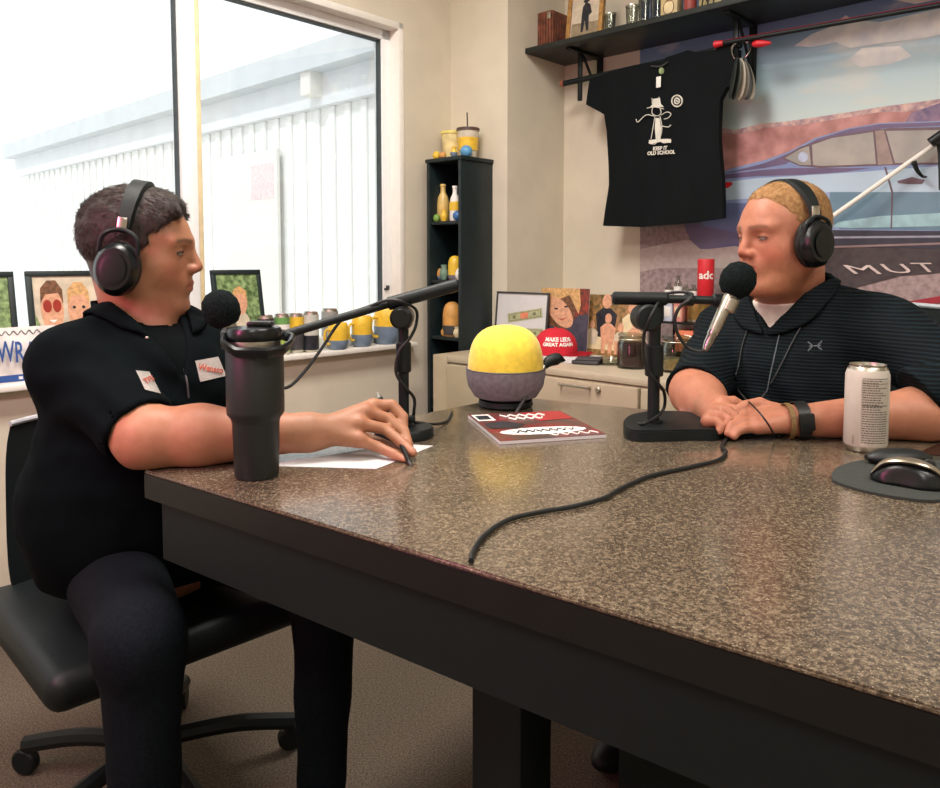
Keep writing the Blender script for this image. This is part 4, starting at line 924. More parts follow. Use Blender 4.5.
def paint_family(t, M, w, h, z):
    flat(t, M, 'photo_print', [(0, 0), (w, 0), (w, h), (0, h)], z, M_warmp)
    sk = M_skinp
    def person(cx, cy, s, top, legs=True):
        flat(t, M, 'printed_figure', [(w*(cx-0.11*s), h*(cy-0.30*s)), (w*(cx+0.11*s), h*(cy-0.30*s)), (w*(cx+0.15*s), h*cy), (w*(cx+0.06*s), h*(cy+0.08*s)), (w*(cx-0.06*s), h*(cy+0.08*s)), (w*(cx-0.15*s), h*cy)], z+0.0004+0.0004*top[1], top[0])
        flat(t, M, 'printed_head', ov(w*cx, h*(cy+0.17*s), w*0.065*s, h*0.095*s, 12), z+0.0006+0.0004*top[1], sk)
    flat(t, M, 'printed_blur', [(0, h*0.1), (w, h*0.1), (w, h*0.3), (0, h*0.34)], z+0.0003, M_cream)
    person(0.36, 0.68, 1.25, (M_darkp, 0)); person(0.80, 0.62, 1.1, (M_cream, 0)); person(0.40, 0.46, 0.9, (sk, 2)); person(0.12, 0.38, 0.7, (M_beigep, 1)); person(0.86, 0.42, 0.8, (sk, 2)); person(0.62, 0.34, 0.8, (M_beigep, 1))
    for lx in (0.33, 0.45, 0.9, 0.56): flat(t, M, 'printed_leg', [(w*(lx-0.03), h*0.04), (w*(lx+0.03), h*0.04), (w*(lx+0.04), h*0.26), (w*(lx-0.04), h*0.26)], z+0.0018, sk)
a = cred(585, 0.36); b = cred(643, 0.36)
frame_thing('photo_print', 'unframed outdoor print of a family group left of the glass jars', 'photo', a, b, (credz(620, 295, 0.34)-ZC), 0.08, D1, M_paper, 0.0, 0.003, 'photo prints on the credenza', paint_family)
# papers under the cap
p = cred(568, 0.56); bm = BM()
for k in range(3): box(bm, (0.004*k, 0.003*k, 0.003+0.005*k), (0.20, 0.15, 0.0045), 0.001, rz=0.05*k)
tag(obj('paper_stack', bm, M_paper, smooth=False), 'small stack of white papers under the red cap', 'papers').location = p; SC.objects['paper_stack'].rotation_euler = (0, 0, AZ)
# red cap
cp_ = cred(556, 0.54); cp_.z = ZC+0.017
cpt = thing('baseball_cap', 'red baseball cap with white lettering on the beige credenza', 'cap', cp_, AZ+math.radians(30)); cpt.scale = (0.88, 0.88, 0.84)
def capr(u, v): return
bm = BM(); lathe(bm, [(0.094, 0), (0.096, 0.02), (0.094, 0.045), (0.084, 0.075), (0.064, 0.1), (0.036, 0.114), (0, 0.118)], 36, M=Matrix.Scale(1.0, 4)); obj('crown', bm, M_redcloth, cpt)
bm = BM(); ball(bm, (0, 0, 0.118), 0.007, 1, 1, 0.6); obj('button', bm, M_redcloth, cpt)
bm = BM(); b2 = bmesh.new(); top = []; n_ = 16
ra_ = [(0.085*math.cos(t_), 0.078*math.sin(t_)) for t_ in np.linspace(-1.25, 1.25, n_)]
rb_ = [(0.06+0.105*math.cos(t_)**0.8 if math.cos(t_) > 0 else 0.06, 0.088*math.sin(t_)) for t_ in np.linspace(-1.45, 1.45, n_)]
va = [b2.verts.new((x, y, 0.012-0.9*y*y)) for x, y in ra_]; vb = [b2.verts.new((x, y, 0.010-2.2*y*y)) for x, y in rb_]
for i in range(n_-1): b2.faces.new((va[i], va[i+1], vb[i+1], vb[i]))
r_ = bmesh.ops.solidify(b2, geom=b2.faces[:], thickness=0.003); merge(bm, b2)
obj('visor', bm, M_redcloth, cpt)
def wrap_cap(s, size, zc, ang0):
    b = text_bm(s, size, Matrix(), ext=0.0004, bold=0.0009)
    for v in b.verts:
        zz = zc+v.co.y; r = np.interp(zz, [0, 0.02, 0.045, 0.075, 0.1, 0.114], [0.094, 0.096, 0.094, 0.084, 0.064, 0.036])+0.0012+v.co.z
        an = ang0+v.co.x/0.09
        v.co = Vector((r*math.cos(an), r*math.sin(an), zz))
    return b
aang = math.atan2(-1.0, -0.1)-(AZ+math.radians(30))
obj('lettering', wrap_cap('MAKE LEDS', 0.024, 0.072, aang+0.12), M_white2, cpt, smooth=False); obj('lettering', wrap_cap('GREAT AGAIN', 0.021, 0.05, aang+0.12), M_white2, cpt, smooth=False)
# wallet, glass dish, jars
p = cred(588, 0.60); bm = BM(); box(bm, (0, 0, 0.008), (0.10, 0.075, 0.014), 0.005); box(bm, (0.006, 0.002, 0.019), (0.09, 0.07, 0.010), 0.004, rz=0.15)
o = tag(obj('wallet', bm, M_dkgrey), 'dark folded wallet lying in front of the red cap visor', 'wallet'); o.location = p; o.rotation_euler = (0, 0, AZ+0.3)
bm = BM(); lathe(bm, [(0, 0), (0.035, 0), (0.048, 0.024), (0.044, 0.024), (0.032, 0.005), (0, 0.005)], 28); tag(obj('glass_dish', bm, M_jar), 'small shallow clear glass dish between the wallet and the dark jar', 'dish').location = cred(610, 0.56)
def clamp_jar(pos, label, fill, fh):
    t = thing('clamp_jar', label, 'jar', pos, AZ, 'glass jars on the credenza')
    bm = BM(); lathe(bm, [(0, 0), (0.05, 0), (0.054, 0.006), (0.054, 0.085), (0.046, 0.1), (0.046, 0.108), (0.043, 0.108), (0.043, 0.1), (0.05, 0.085), (0.05, 0.008), (0, 0.006)], 32); obj('glass_body', bm, M_jar, t)
    bm = BM(); lathe(bm, [(0, 0.0065), (0.049, 0.0085), (0.0495, fh), (0, fh+0.003)], 28); obj('contents', bm, fill, t)
    bm = BM(); lathe(bm, [(0, 0.110), (0.046, 0.110), (0.05, 0.114), (0.048, 0.121), (0, 0.124)], 28); obj('lid', bm, M_jar, t)
    bm = BM(); tube(bm, [(0.049*math.cos(k*PI/12), 0.049*math.sin(k*PI/12), 0.103) for k in range(25)], 0.0016, 6, 2); tube(bm, [(0.05, 0, 0.103), (0.058, 0, 0.09), (0.06, 0, 0.07), (0.055, 0, 0.06)], 0.002, 6); tube(bm, [(0.05, 0, 0.10), (0.054, 0, 0.12), (0.03, 0, 0.126)], 0.002, 6); obj('wire_clamp', bm, M_steel, t)
    return t
clamp_jar(cred(633, 0.58), 'clamp jar filled with dark reddish stuff left of the right microphone stand', M_maroon, 0.088)
clamp_jar(cred(677, 0.56), 'clear clamp jar with a little beige filling right of the microphone pole', mat('beige_fill', (206, 170, 112), 0.7, scale=120, var=0.15), 0.035)
# two-tier rack
rk0 = cred(658, 0.2); rw = 0.30; rdp = 0.13
rk = thing('counter_rack', 'small black two-tier rack on the credenza behind the right microphone', 'rack', rk0, AZ)
zr1 = credz(690, 323, 0.2)-ZC; zr2 = credz(690, 298, 0.2)-ZC
for z in (zr1, zr2, 0.02):
    bm = BM(); box(bm, (rw/2, rdp/2, z-0.004), (rw, rdp, 0.007), 0.001); obj('rack_shelf', bm, M_black, rk)
for x in (0.006, rw-0.006):
    for y in (0.006, rdp-0.006):
        bm = BM(); cyl(bm, (x, y, 0), (x, y, zr2+0.004), 0.005, seg=10); obj('post', bm, M_black, rk)
RM = Matrix.LocRotScale(rk0, Matrix.Rotation(AZ, 3, 'Z').to_quaternion(), None)
def rkp(x, y, z): return RM @ Vector((x, y, z))
def carton(name, x, y, z, w_, d_, h_, m, label, cat='carton', cap=None):
    t = thing(name, label, cat, rkp(x, y, z), AZ)
    bm = BM(); box(bm, (0, 0, h_/2), (w_, d_, h_), 0.002); obj('carton_body', bm, m, t)
    if cap: bm = BM(); box(bm, (0, -d_/2-0.0006, h_*0.5), (w_*0.7, 0.001, h_*0.5), 0.0003); obj('label_panel', bm, cap, t)
gap1 = zr2-zr1-0.01
carton('carton', 0.03, 0.05, zr1, 0.04, 0.06, gap1*0.9, mat('pale_blue_card', (198, 206, 220), 0.6), 'pale blue carton at the left of the rack', cap=M_white2)
carton('carton', 0.075, 0.05, zr1, 0.035, 0.06, gap1*0.9, mat('pink_card', (222, 150, 140), 0.6), 'pinkish carton beside the gold canister on the rack', cap=M_cream)
t = thing('canister', 'gold metallic canister on the lower tier of the rack', 'canister', rkp(0.145, 0.055, zr1)); bm = BM(); lathe(bm, [(0, 0), (0.042, 0), (0.043, 0.002), (0.043, gap1*0.88), (0.04, gap1*0.92), (0, gap1*0.92)], 32); obj('can_body', bm, mat('gold_metal', (190, 160, 100), 0.3, 0.9), t)
bm = BM(); lathe(bm, [(0.0425, 0.004), (0.0437, 0.004), (0.0437, 0.012), (0.0425, 0.012)], 32, closed=True); obj('rim', bm, M_steel, t)
carton('carton', 0.15, 0.06, 0.02, 0.17, 0.08, zr1*0.62, mat('salmon_card', (224, 110, 92), 0.6, scale=12, c2=(226, 160, 100)), 'salmon and orange box under the rack', cap=mat('orange_card', (226, 160, 96), 0.6))
for k, x in enumerate((0.02, 0.06, 0.092, 0.125)):
    t = thing('small_bottle', 'small clear bottle with a white label, %s on the rack top' % ('leftmost', 'second', 'third from left', 'next to the red tumbler')[k], 'bottle', rkp(x, 0.05, zr2), 0, 'small bottles on the rack top')
    hh = (0.055, 0.085, 0.05, 0.05)[k]
    bm = BM(); lathe(bm, [(0, 0), (0.015, 0), (0.016, 0.003), (0.016, hh*0.6), (0.008, hh*0.75), (0.008, hh), (0, hh)], 18); obj('bottle_body', bm, M_jar, t)
    bm = BM(); lathe(bm, [(0.0155, hh*0.1), (0.0168, hh*0.1), (0.0168, hh*0.5), (0.0155, hh*0.5)], 18, closed=True); obj('paper_label', bm, M_white2, t)
tp = rkp(0.172, 0.055, zr2); th_ = credz(704, 259, 0.16)-tp.z
t = thing('red_tumbler', 'bright red tumbler with white letters on top of the rack', 'tumbler', tp); rr = 0.031
bm = BM(); lathe(bm, [(0, 0), (rr*0.94, 0), (rr, 0.004), (rr*1.02, th_-0.003), (rr*0.98, th_), (rr*0.93, th_), (rr*0.9, th_-0.02), (0, th_-0.022)], 36); obj('body', bm, M_red, t)
bb = text_bm('adc', 0.042, Matrix(), 0.0003, bold=0.001)
for v in bb.verts:
    an = -PI/2-0.25+v.co.x/rr; v.co = Vector(((rr*1.02+0.0006+v.co.z)*math.cos(an), (rr*1.02+0.0006+v.co.z)*math.sin(an), th_*0.58+v.co.y))
obj('lettering', bb, M_white2, t, smooth=False)
# ================================================================ ON THE TABLE
def onT0(px, py, dz=0.0): return UZ(px, py, TZ+dz)
# paper sheets
def sheet(name, pts, th, m, label, cat, group=None, z=0.0):
    P = [onT0(x, y, z) for x, y in pts]; c = sum(P, Vector())/len(P)
    bm = BM(); prism(bm, [p-c for p in P], (0, 0, th)); o = tag(obj(name, bm, m, smooth=False), label, cat, group); o.location = c; return o
sheet('paper_sheet', [(284, 467), (376, 446), (386, 470), (345, 486), (300, 476)][:0] or [(262, 466), (400, 444), (433, 446), (384, 466), (376, 469)], 0.0006, M_paper, 'white paper sheet under the writing hand', 'paper', None, 0.0003)
# magazine
mg = [(468, 418), (560, 414), (606, 438), (500, 445)]
P = [onT0(x, y) for x, y in mg]; c = sum(P, Vector())/4
mz = thing('magazine', 'red and white magazine lying flat in front of the yellow canister', 'magazine', c)
bm = BM(); prism(bm, [p+Vector((0, 0, 0.0006)) for p in P], (0, 0, 0.006)); world(obj('pages', bm, M_paper, smooth=False), mz)
bm = BM(); prism(bm, [p+Vector((0, 0, 0.0068)) for p in P], (0, 0, 0.0008)); world(obj('cover', bm, mat('cover_red', (120, 36, 38), 0.35, scale=22, c2=(70, 58, 54)), smooth=False), mz)
def onM(u, v, dz=0.0080):
    p = (P[0]*(1-u)+P[1]*u)*(1-v)+(P[3]*(1-u)+P[2]*u)*v; return p+Vector((0, 0, dz))
def mpoly(name, uv, m, dz=0.0080): bm = BM(); prism(bm, [onM(u, v, dz) for u, v in uv], (0, 0, 0.0004)); world(obj(name, bm, m, smooth=False), mz)
mpoly('printed_panel', [(0.02, 0.05), (0.2, 0.05), (0.2, 0.3), (0.02, 0.3)], M_white2); mpoly('printed_panel', [(0.04, 0.1), (0.17, 0.1), (0.17, 0.26), (0.04, 0.26)], M_darkp, 0.0085)
mpoly('printed_panel', [(0.05, 0.4), (0.25, 0.34), (0.42, 0.5), (0.3, 0.62), (0.05, 0.6)], M_darkp)
mpoly('printed_burst', [(0.55, 0.04), (0.98, 0.02), (0.98, 0.36), (0.62, 0.4)], mat('cover_burst', (160, 40, 42), 0.4))
mpoly('printed_band', [(0.06, 0.72)]+[(0.5+0.42*math.cos(t_), 0.76+0.12*math.sin(t_)) for t_ in np.linspace(PI, -PI, 18)], M_white2)
for (v0, a0, a1, n_) in ((0.16, 0.3, 0.75, 9), (0.28, 0.35, 0.7, 8), (0.76, 0.18, 0.8, 14), (0.92, 0.5, 0.95, 9)):
    bm = BM(); tube(bm, [onM(a0+(a1-a0)*k/n_, v0+(0.035 if k % 2 else -0.035), 0.0088) for k in range(n_+1)], 0.0022 if v0 < 0.5 else 0.0014, 5, 4); world(obj('cover_script', bm, M_white2), mz)
bm = BM(); tube(bm, [onM(0.2+0.6*k/16, 0.77+(0.03 if k % 2 else -0.03), 0.0092) for k in range(17)], 0.0016, 5, 4); world(obj('cover_script', bm, M_darkp), mz)
# yellow and grey rounded canister toy (plain)
yp = onT0(506, 408); yp += Vector((0, 0.02, 0))
W_ = 0.088*yp.y/ (yp.y) ; w_y = 77/F*yp.y; h_y = (U(506, 325, yp.y).z-TZ)
yt = thing('plush_canister', 'round-topped plain yellow and grey plush canister behind the magazine', 'canister', yp)
R0 = w_y/2
prf = [(0.0, 0.10), (0.5, 0.10), (0.78, 0.14), (0.94, 0.26), (0.99, 0.4), (0.98, 0.55), (0.93, 0.7), (0.82, 0.83), (0.62, 0.93), (0.35, 0.985), (0, 1.0)]
bm = BM(); lathe(bm, [(r*R0, z*h_y) for r, z in prf], 48); bmesh.ops.subdivide_edges(bm, edges=bm.edges[:], cuts=1, smooth=0.6); obj('yellow_top', bm, M_yellow, yt)
gz = [(0.0, 0.085), (0.52, 0.09), (0.82, 0.135), (0.985, 0.26), (1.04, 0.4), (1.035, 0.47), (1.0, 0.475)]
bm = BM(); lathe(bm, [(r*R0, z*h_y) for r, z in gz], 48); obj('grey_lower_wrap', bm, M_grey, yt)
bm = BM(); lathe(bm, [(0, 0), (R0*0.66, 0), (R0*0.72, h_y*0.03), (R0*0.70, h_y*0.09), (R0*0.5, h_y*0.11), (0, h_y*0.11)], 36); obj('dark_base', bm, M_black, yt)
bm = BM(); lathe(bm, [(R0*1.03, h_y*0.463), (R0*1.05, h_y*0.47), (R0*1.03, h_y*0.48)], 48, closed=True); obj('seam_piping', bm, M_dkgrey, yt)
# black brush/pen leaning on it
ba, bb_ = onT0(516, 414)+Vector((0, 0, 0.002)), U(541, 371, yp.y-0.02)
bt = thing('paint_brush', 'dark brush leaning against the yellow and grey canister', 'brush', ba)
bm = BM(); cyl(bm, ba, bb_, 0.0035, 0.005, seg=10); world(obj('brush_handle', bm, M_dkgrey), bt)
bm = BM(); dd = (bb_-ba).normalized(); cyl(bm, bb_-dd*0.004, bb_+dd*0.018, 0.006, 0.007, seg=12); world(obj('ferrule', bm, M_steel), bt)
bm = BM(); tube(bm, [bb_+dd*0.014, bb_+dd*0.03+Vector((0.006, 0, 0)), bb_+dd*0.045+Vector((0.018, 0, -0.006)), bb_+dd*0.05+Vector((0.034, 0, -0.014))], lambda u: 0.008+0.006*math.sin(PI*min(1, u*0.9))-0.009*max(0, u-0.7)/0.3, 10); world(obj('bristles', bm, M_black), bt)
# ---- tumbler
tp = onT0(257, 476); dt = tp.y
ht = U(257, 326, dt).z-TZ; rt = 0.5*57/F*dt
tt = thing('travel_tumbler', 'tall matte black insulated tumbler with a folding handle, in front of the arm', 'tumbler', tp, 0.0)
M_tumb = mat('powder_black', (28, 33, 33), 0.45, scale=400, var=0.05, bump=0.1, bscale=900)
sc_ = rt/0.045
hb = ht-0.030
bm = BM(); lathe(bm, [(0, 0), (rt*0.70, 0), (rt*0.77, 0.004), (rt*0.82, ht*0.365), (rt*0.86, ht*0.395), (rt*0.99, ht*0.425), (rt, ht*0.45), (rt, hb-0.004), (rt*0.96, hb), (0, hb)], 56); obj('tumbler_body', bm, M_tumb, tt)
bm = BM(); lathe(bm, [(rt*0.90, hb-0.001), (rt*0.90, hb+0.010), (0, hb+0.010)], 48); obj('steel_rim', bm, M_steel, tt)
bm = BM(); lathe(bm, [(0, hb+0.009), (rt*0.92, hb+0.009), (rt*0.95, hb+0.012), (rt*0.95, hb+0.024), (rt*0.9, hb+0.028), (0, hb+0.030)], 48); obj('lid', bm, M_blackgl, tt)
zz0 = hb-0.004
hpts = [(-rt*1.02, -0.006, zz0+0.018), (-rt*0.86, -rt*0.75, zz0+0.010), (-rt*0.3, -rt*1.12, zz0-0.001), (rt*0.75, -rt*1.12, zz0-0.002), (rt*1.16, -rt*0.72, zz0+0.0), (rt*1.24, 0, zz0+0.006), (rt*1.16, rt*0.72, zz0+0.012), (rt*0.75, rt*1.12, zz0+0.016), (-rt*0.3, rt*1.12, zz0+0.018), (-rt*0.86, rt*0.75, zz0+0.018), (-rt*1.02, 0.006, zz0+0.018)]
bm = BM(); tube(bm, hpts, 0.0050, 8, 5, smooth=False, flat=1.7); obj('handle', bm, M_blackgl, tt)
bm = BM(); cyl(bm, (-rt*1.13, 0, zz0+0.020), (-rt*0.9, 0, zz0+0.020), 0.011, seg=20, bev=0.002); obj('hinge', bm, M_blackgl, tt)
bm = BM(); box(bm, (0.2*rt, 0.1*rt, hb+0.033), (rt*0.9, rt*0.5, 0.008), 0.003); obj('flip_straw', bm, M_blackgl, tt)
# ---- tall can
cpn = onT0(865, 451); r_c = 0.5*40.5/F*cpn.y; cpn = onT0(865, 450); h_c = U(865, 364, cpn.y).z-TZ
print('can', r_c, h_c, 'tumbler', rt, ht)
cn = thing('drink_can', 'tall pale can covered in small print beside the mouse pad', 'can', cpn)
bm = BM(); r_ = r_c; lathe(bm, [(0, 0.005), (r_*0.72, 0.003), (r_*0.8, 0), (r_*0.86, 0.002), (r_, 0.012), (r_, h_c-0.018), (r_*0.92, h_c-0.008), (r_*0.83, h_c-0.003), (r_*0.85, h_c), (r_*0.81, h_c), (r_*0.78, h_c-0.005), (0, h_c-0.006)], 48); obj('can_shell', bm, M_steel, cn)
bm = BM(); lathe(bm, [(r_*0.99, 0.011), (r_+0.0004, 0.012), (r_+0.0004, h_c-0.018), (r_*0.925, h_c-0.0085)], 48, closed=True); obj('printed_wrap', bm, mat('matte_silver_print', (196, 188, 176), 0.45, var=0.02), cn)
def arcstrip(bm, a0, a1, z0, z1, off=0.0009):
    b2 = bmesh.new(); n_ = max(2, int(abs(a1-a0)/0.12)+1); pr = None
    for k in range(n_+1):
        a_ = a0+(a1-a0)*k/n_; v1 = b2.verts.new(((r_+off)*math.cos(a_), (r_+off)*math.sin(a_), z0)); v2 = b2.verts.new(((r_+off)*math.cos(a_), (r_+off)*math.sin(a_), z1))
        if pr: b2.faces.new((pr[0], v1, v2, pr[1]))
        pr = (v1, v2)
    merge(bm, b2)
aN = -PI/2+math.atan2(-cpn.x, cpn.y)*1.0
bm = BM(); arcstrip(bm, aN-0.25, aN+1.15, 0.014, h_c-0.024, 0.0006); obj('fact_panel', bm, mat('panel_beige', (182, 172, 158), 0.5, var=0.02), cn)
bm = BM(); rnd = random.Random(4)
arcstrip(bm, aN-0.2, aN+1.05, h_c*0.855, h_c*0.862); arcstrip(bm, aN-0.2, aN+1.05, h_c*0.80, h_c*0.806); arcstrip(bm, aN-0.2, aN+1.05, h_c*0.55, h_c*0.558); arcstrip(bm, aN-0.2, aN-0.19+0.0, h_c*0.12, h_c*0.86)
z = h_c*0.83
while z > h_c*0.12:
    a_ = aN-0.17
    while a_ < aN+(1.0 if z < h_c*0.5 or rnd.random() < 0.4 else 0.5):
        wl = rnd.uniform(0.04, 0.14); arcstrip(bm, a_, a_+wl, z, z+h_c*0.011); a_ += wl+0.03
    z -= h_c*0.027
for k in range(10): arcstrip(bm, aN-0.62+0.01*k, aN-0.615+0.01*k, h_c*0.1, h_c*0.2) if k % 2 else None
obj('fine_print', bm, mat('print_ink', (70, 66, 60), 0.6), cn)
bm = BM(); box(bm, (0, -0.004, h_c-0.003), (0.014, 0.024, 0.0015), 0.0007); obj('pull_tab', bm, M_steel, cn)
# ---- mouse pad, mouse, phone
mp0 = [(831, 478), (836, 471), (850, 465), (868, 462), (890, 459), (912, 460), (950, 464), (985, 470), (1000, 480), (990, 492), (960, 500), (930, 503), (900, 500), (868, 494), (846, 488), (834, 483)]
P = [onT0(x, y) for x, y in mp0]; c = sum(P, Vector())/len(P)
mpd = thing('mouse_pad', 'dark rounded mouse pad with a padded wrist rest at the right front', 'mouse pad', c)
bm = BM(); prism(bm, [p+Vector((0, 0, 0.0004)) for p in cr_path(P+[P[0]], 5)[:-1]], (0, 0, 0.004)); world(obj('pad', bm, mat('pad_cloth', (48, 52, 48), 0.9, scale=300, var=0.08, bump=0.2)), mpd)
wr0, wr1 = onT0(866, 466), onT0(930, 466)
bm = BM(); dd = wr1-wr0; tube(bm, [wr0, wr0+dd*0.3, wr0+dd*0.7, wr1], lambda u: 0.003+0.021*math.sin(PI*min(max(u, 0.02), 0.98))**0.6, 14, flat=0.65); bmesh.ops.translate(bm, vec=(0, 0, 0.014), verts=bm.verts); world(obj('wrist_rest', bm, M_rubber), mpd)
mo = onT0(921, 493); mo.z += 0.0044; mo += Vector((0.0, 0.03, 0))
ms = thing('computer_mouse', 'black and silver computer mouse on the dark mouse pad', 'mouse', mo, math.radians(-35))
def mousef(p, kind=0):
    d = s_el(p, (0, 0, 0.002), (0.052, 0.031, 0.036)); d = smax(d, -p[:, 2]+0.0, 0.002)
    side = s_el(p, (-0.02, -0.045, 0.02), (0.05, 0.022, 0.03)); return smax(d, -side, 0.008)
v, f = surface(mousef, (-0.06, -0.04, -0.004), (0.06, 0.04, 0.045), 0.002); v = relax(v, f, 1)
o = vf_obj('mouse_shell', v, f, M_blackgl); o.parent = ms
bm = BM(); tube(bm, [(-0.048, -0.008, 0.012), (-0.03, -0.010, 0.031), (0.0, -0.012, 0.037), (0.028, -0.010, 0.031), (0.048, -0.002, 0.012)], lambda u: 0.005+0.008*math.sin(PI*u), 12, flat=0.35); obj('silver_trim', bm, mat('satin_silver', (170, 160, 140), 0.3, 0.8), ms)
bm = BM(); cyl(bm, (0.024, 0.004, 0.031), (0.024, 0.012, 0.031), 0.008, seg=16, bev=0.001); obj('scroll_wheel', bm, M_rubber, ms)
P = [onT0(x, y) for x, y in ((916, 458), (940, 447), (990, 452), (968, 464))]; c = sum(P, Vector())/4
ph = thing('smartphone', 'black smartphone at the right edge, behind the mouse pad', 'phone', c)
bm = BM(); prism(bm, [p+Vector((0, 0, 0.0004)) for p in P], (0, 0, 0.007)); world(obj('metal_edge', bm, M_steel, smooth=False), ph)
bm = BM(); prism(bm, [c+(p-c)*0.985+Vector((0, 0, 0.0074)) for p in P], (0, 0, 0.0012)); world(obj('screen', bm, mat('screen_black', (10, 12, 14), 0.1), smooth=False), ph)
# ---- right microphone stand
pb = onT0(653, 433); 
rs = thing('microphone_stand', 'black desktop microphone stand with a flat base and horizontal boom, at the right', 'microphone stand', pb, 0, 'desktop microphone stands')
d0 = pb.y; px2m = lambda n, d: n/F*d
base = [onT0(x, y) for x, y in ((623, 433), (626, 427), (636, 423), (655, 421), (680, 421), (700, 424), (716, 431), (723, 437), (716, 441), (690, 441), (660, 442), (636, 442), (626, 439))]
bm = BM(); prism(bm, [p+Vector((0, 0, 0.0005)) for p in cr_path(base+[base[0]], 4)[:-1]], (0, 0, 0.021)); bmesh.ops.bevel(bm, geom=[e for e in bm.edges if abs(e.verts[0].co.z-e.verts[1].co.z) < 1e-5 and e.verts[0].co.z > TZ+0.01], offset=0.003, segments=2, affect='EDGES'); world(obj('base', bm, M_black), rs)
zt_p = U(653, 306, d0).z
bm = BM(); cyl(bm, (pb.x, d0, TZ+0.02), (pb.x, d0, zt_p), 0.0115, seg=20); cyl(bm, (pb.x, d0, TZ+0.02), (pb.x, d0, TZ+0.026), 0.018, seg=20); world(obj('pole', bm, M_black), rs)
bm = BM(); cyl(bm, (pb.x, d0, U(653, 376, d0).z), (pb.x, d0, U(653, 345, d0).z), 0.0175, seg=20, bev=0.002); world(obj('height_collar', bm, M_black), rs)
bm = BM(); cyl(bm, U(650, 318, d0-0.035), U(646, 318, d0-0.012)+Vector((0, 0.03, 0)), 0.0255, seg=28, bev=0.004); box(bm, (pb.x, d0, zt_p-0.005), (0.03, 0.03, 0.05), 0.006); world(obj('clutch_knob', bm, M_black), rs)
b0 = U(612, 298, d0-0.01); b1 = U(668, 299, d0-0.015); b3 = U(733, 301, d0-0.02)
bm = BM(); cyl(bm, b0, b1, 0.0125, seg=20, bev=0.004); cyl(bm, b1, b3, 0.008, seg=16); cyl(bm, U(683, 300, d0-0.017), U(694, 300, d0-0.017), 0.0115, seg=18, bev=0.003); cyl(bm, U(712, 300, d0-0.019), U(727, 301, d0-0.019), 0.0125, seg=18, bev=0.003); world(obj('boom', bm, M_black), rs)
def mic(name, foamc, r, tip, tail, label, rx=1.0, ax=None):
    t = thing(name, label, 'microphone', tail)
    d = (Vector(tail)-Vector(foamc)).normalized()
    M = aim(foamc, tail)
    bm = BM(); lathe(bm, [(0, -r*1.08), (r*0.45, -r*0.98), (r*0.8, -r*0.7), (r, -r*0.2), (r*1.0, r*0.15), (r*0.88, r*0.6), (r*0.6, r*0.92), (r*0.35, r*0.96), (0, r*0.96)], 32, M=M); world(obj('foam_windscreen', bm, M_foam), t)
    L_ = (Vector(tail)-Vector(foamc)).length
    bm = BM(); lathe(bm, [(0.0, r*0.9), (0.011, r*0.9), (0.0125, r*1.2), (0.0105, L_*0.72), (0.0, L_*0.72)], 20, M=M); world(obj('microphone_body', bm, M_steel), t)
    bm = BM(); lathe(bm, [(0, L_*0.7), (0.0098, L_*0.7), (0.0102, L_*0.78), (0.0085, L_*0.8), (0.0085, L_*0.9), (0.005, L_), (0, L_)], 16, M=M); world(obj('cable_connector', bm, M_chrome), t)
    return t
fc2 = U(738, 280, d0-0.03); tl2 = U(705, 350, d0-0.035)
mic('microphone', fc2, px2m(17.5, d0-0.03), None, tl2, 'microphone with a black foam windscreen in front of the man on the right')
bm = BM(); cyl(bm, U(722, 300, d0-0.02), U(731, 305, d0-0.033), 0.008, seg=14); cyl(bm, U(733, 298, d0-0.033), U(727, 311, d0-0.033), 0.0145, seg=18, bev=0.002); world(obj('microphone_clip', bm, M_steel), rs)
cb = [tl2, U(697, 351, d0-0.035), U(686, 346, d0-0.03), U(677, 332, d0-0.03), U(675, 318, d0-0.03), U(680, 307, d0-0.032), U(689, 300, d0-0.034), U(692, 294, d0-0.02), U(680, 292, d0+0.004), U(663, 295, d0+0.006), U(657, 305, d0-0.03), U(650, 318, d0-0.045), U(644, 335, d0-0.03), U(644, 362, d0-0.024), U(655, 380, d0-0.024), U(664, 392, d0-0.01), U(664, 408, d0), U(655, 418, d0-0.02), U(641, 424, d0-0.03)]
cb += [onT0(633, 419, 0.004), onT0(645, 414, 0.004), onT0(665, 413, 0.004), onT0(690, 414, 0.004), onT0(712, 424, 0.004), onT0(726, 436, 0.004), onT0(722, 446, 0.004), onT0(726, 452, 0.004), onT0(718, 460, 0.004), onT0(690, 467, 0.004), onT0(650, 476, 0.004), onT0(620, 489, 0.004), onT0(604, 498, 0.004), onT0(575, 506, 0.004), onT0(540, 512, 0.004), onT0(508, 520, 0.004), onT0(484, 536, 0.004), onT0(473, 552, 0.004)]
ep = onT0(471, 561, 0.004); cb += [ep]
bm = BM(); tube(bm, cb, 0.0032, 8, 8); world(obj('cable_run', bm, M_rubber), None) if False else None
ob = obj('microphone_cable', bm, M_rubber, origin=None); tag(ob, 'long black cable looping from the right microphone across the table to the front edge', 'cable')
cb2 = [onT0(722, 441, 0.003), onT0(736, 437, 0.003), onT0(755, 434, 0.003), onT0(775, 432, 0.003), onT0(790, 433, 0.003)]
bm = BM(); tube(bm, cb2, 0.0022, 8, 8); tag(obj('thin_cable', bm, M_rubber), 'thin black cable lying between the right stand base and the hands', 'cable')
P = [onT0(x, y) for x, y in ((660, 419), (664, 413), (684, 415), (682, 421))]; c = sum(P, Vector())/4
bm = BM(); prism(bm, [p-c+Vector((0, 0, 0.0004)) for p in P], (0, 0, 0.003)); tag(obj('note_pad', bm, M_paper, smooth=False), 'small white notepad just behind the right microphone base', 'notepad').location = c
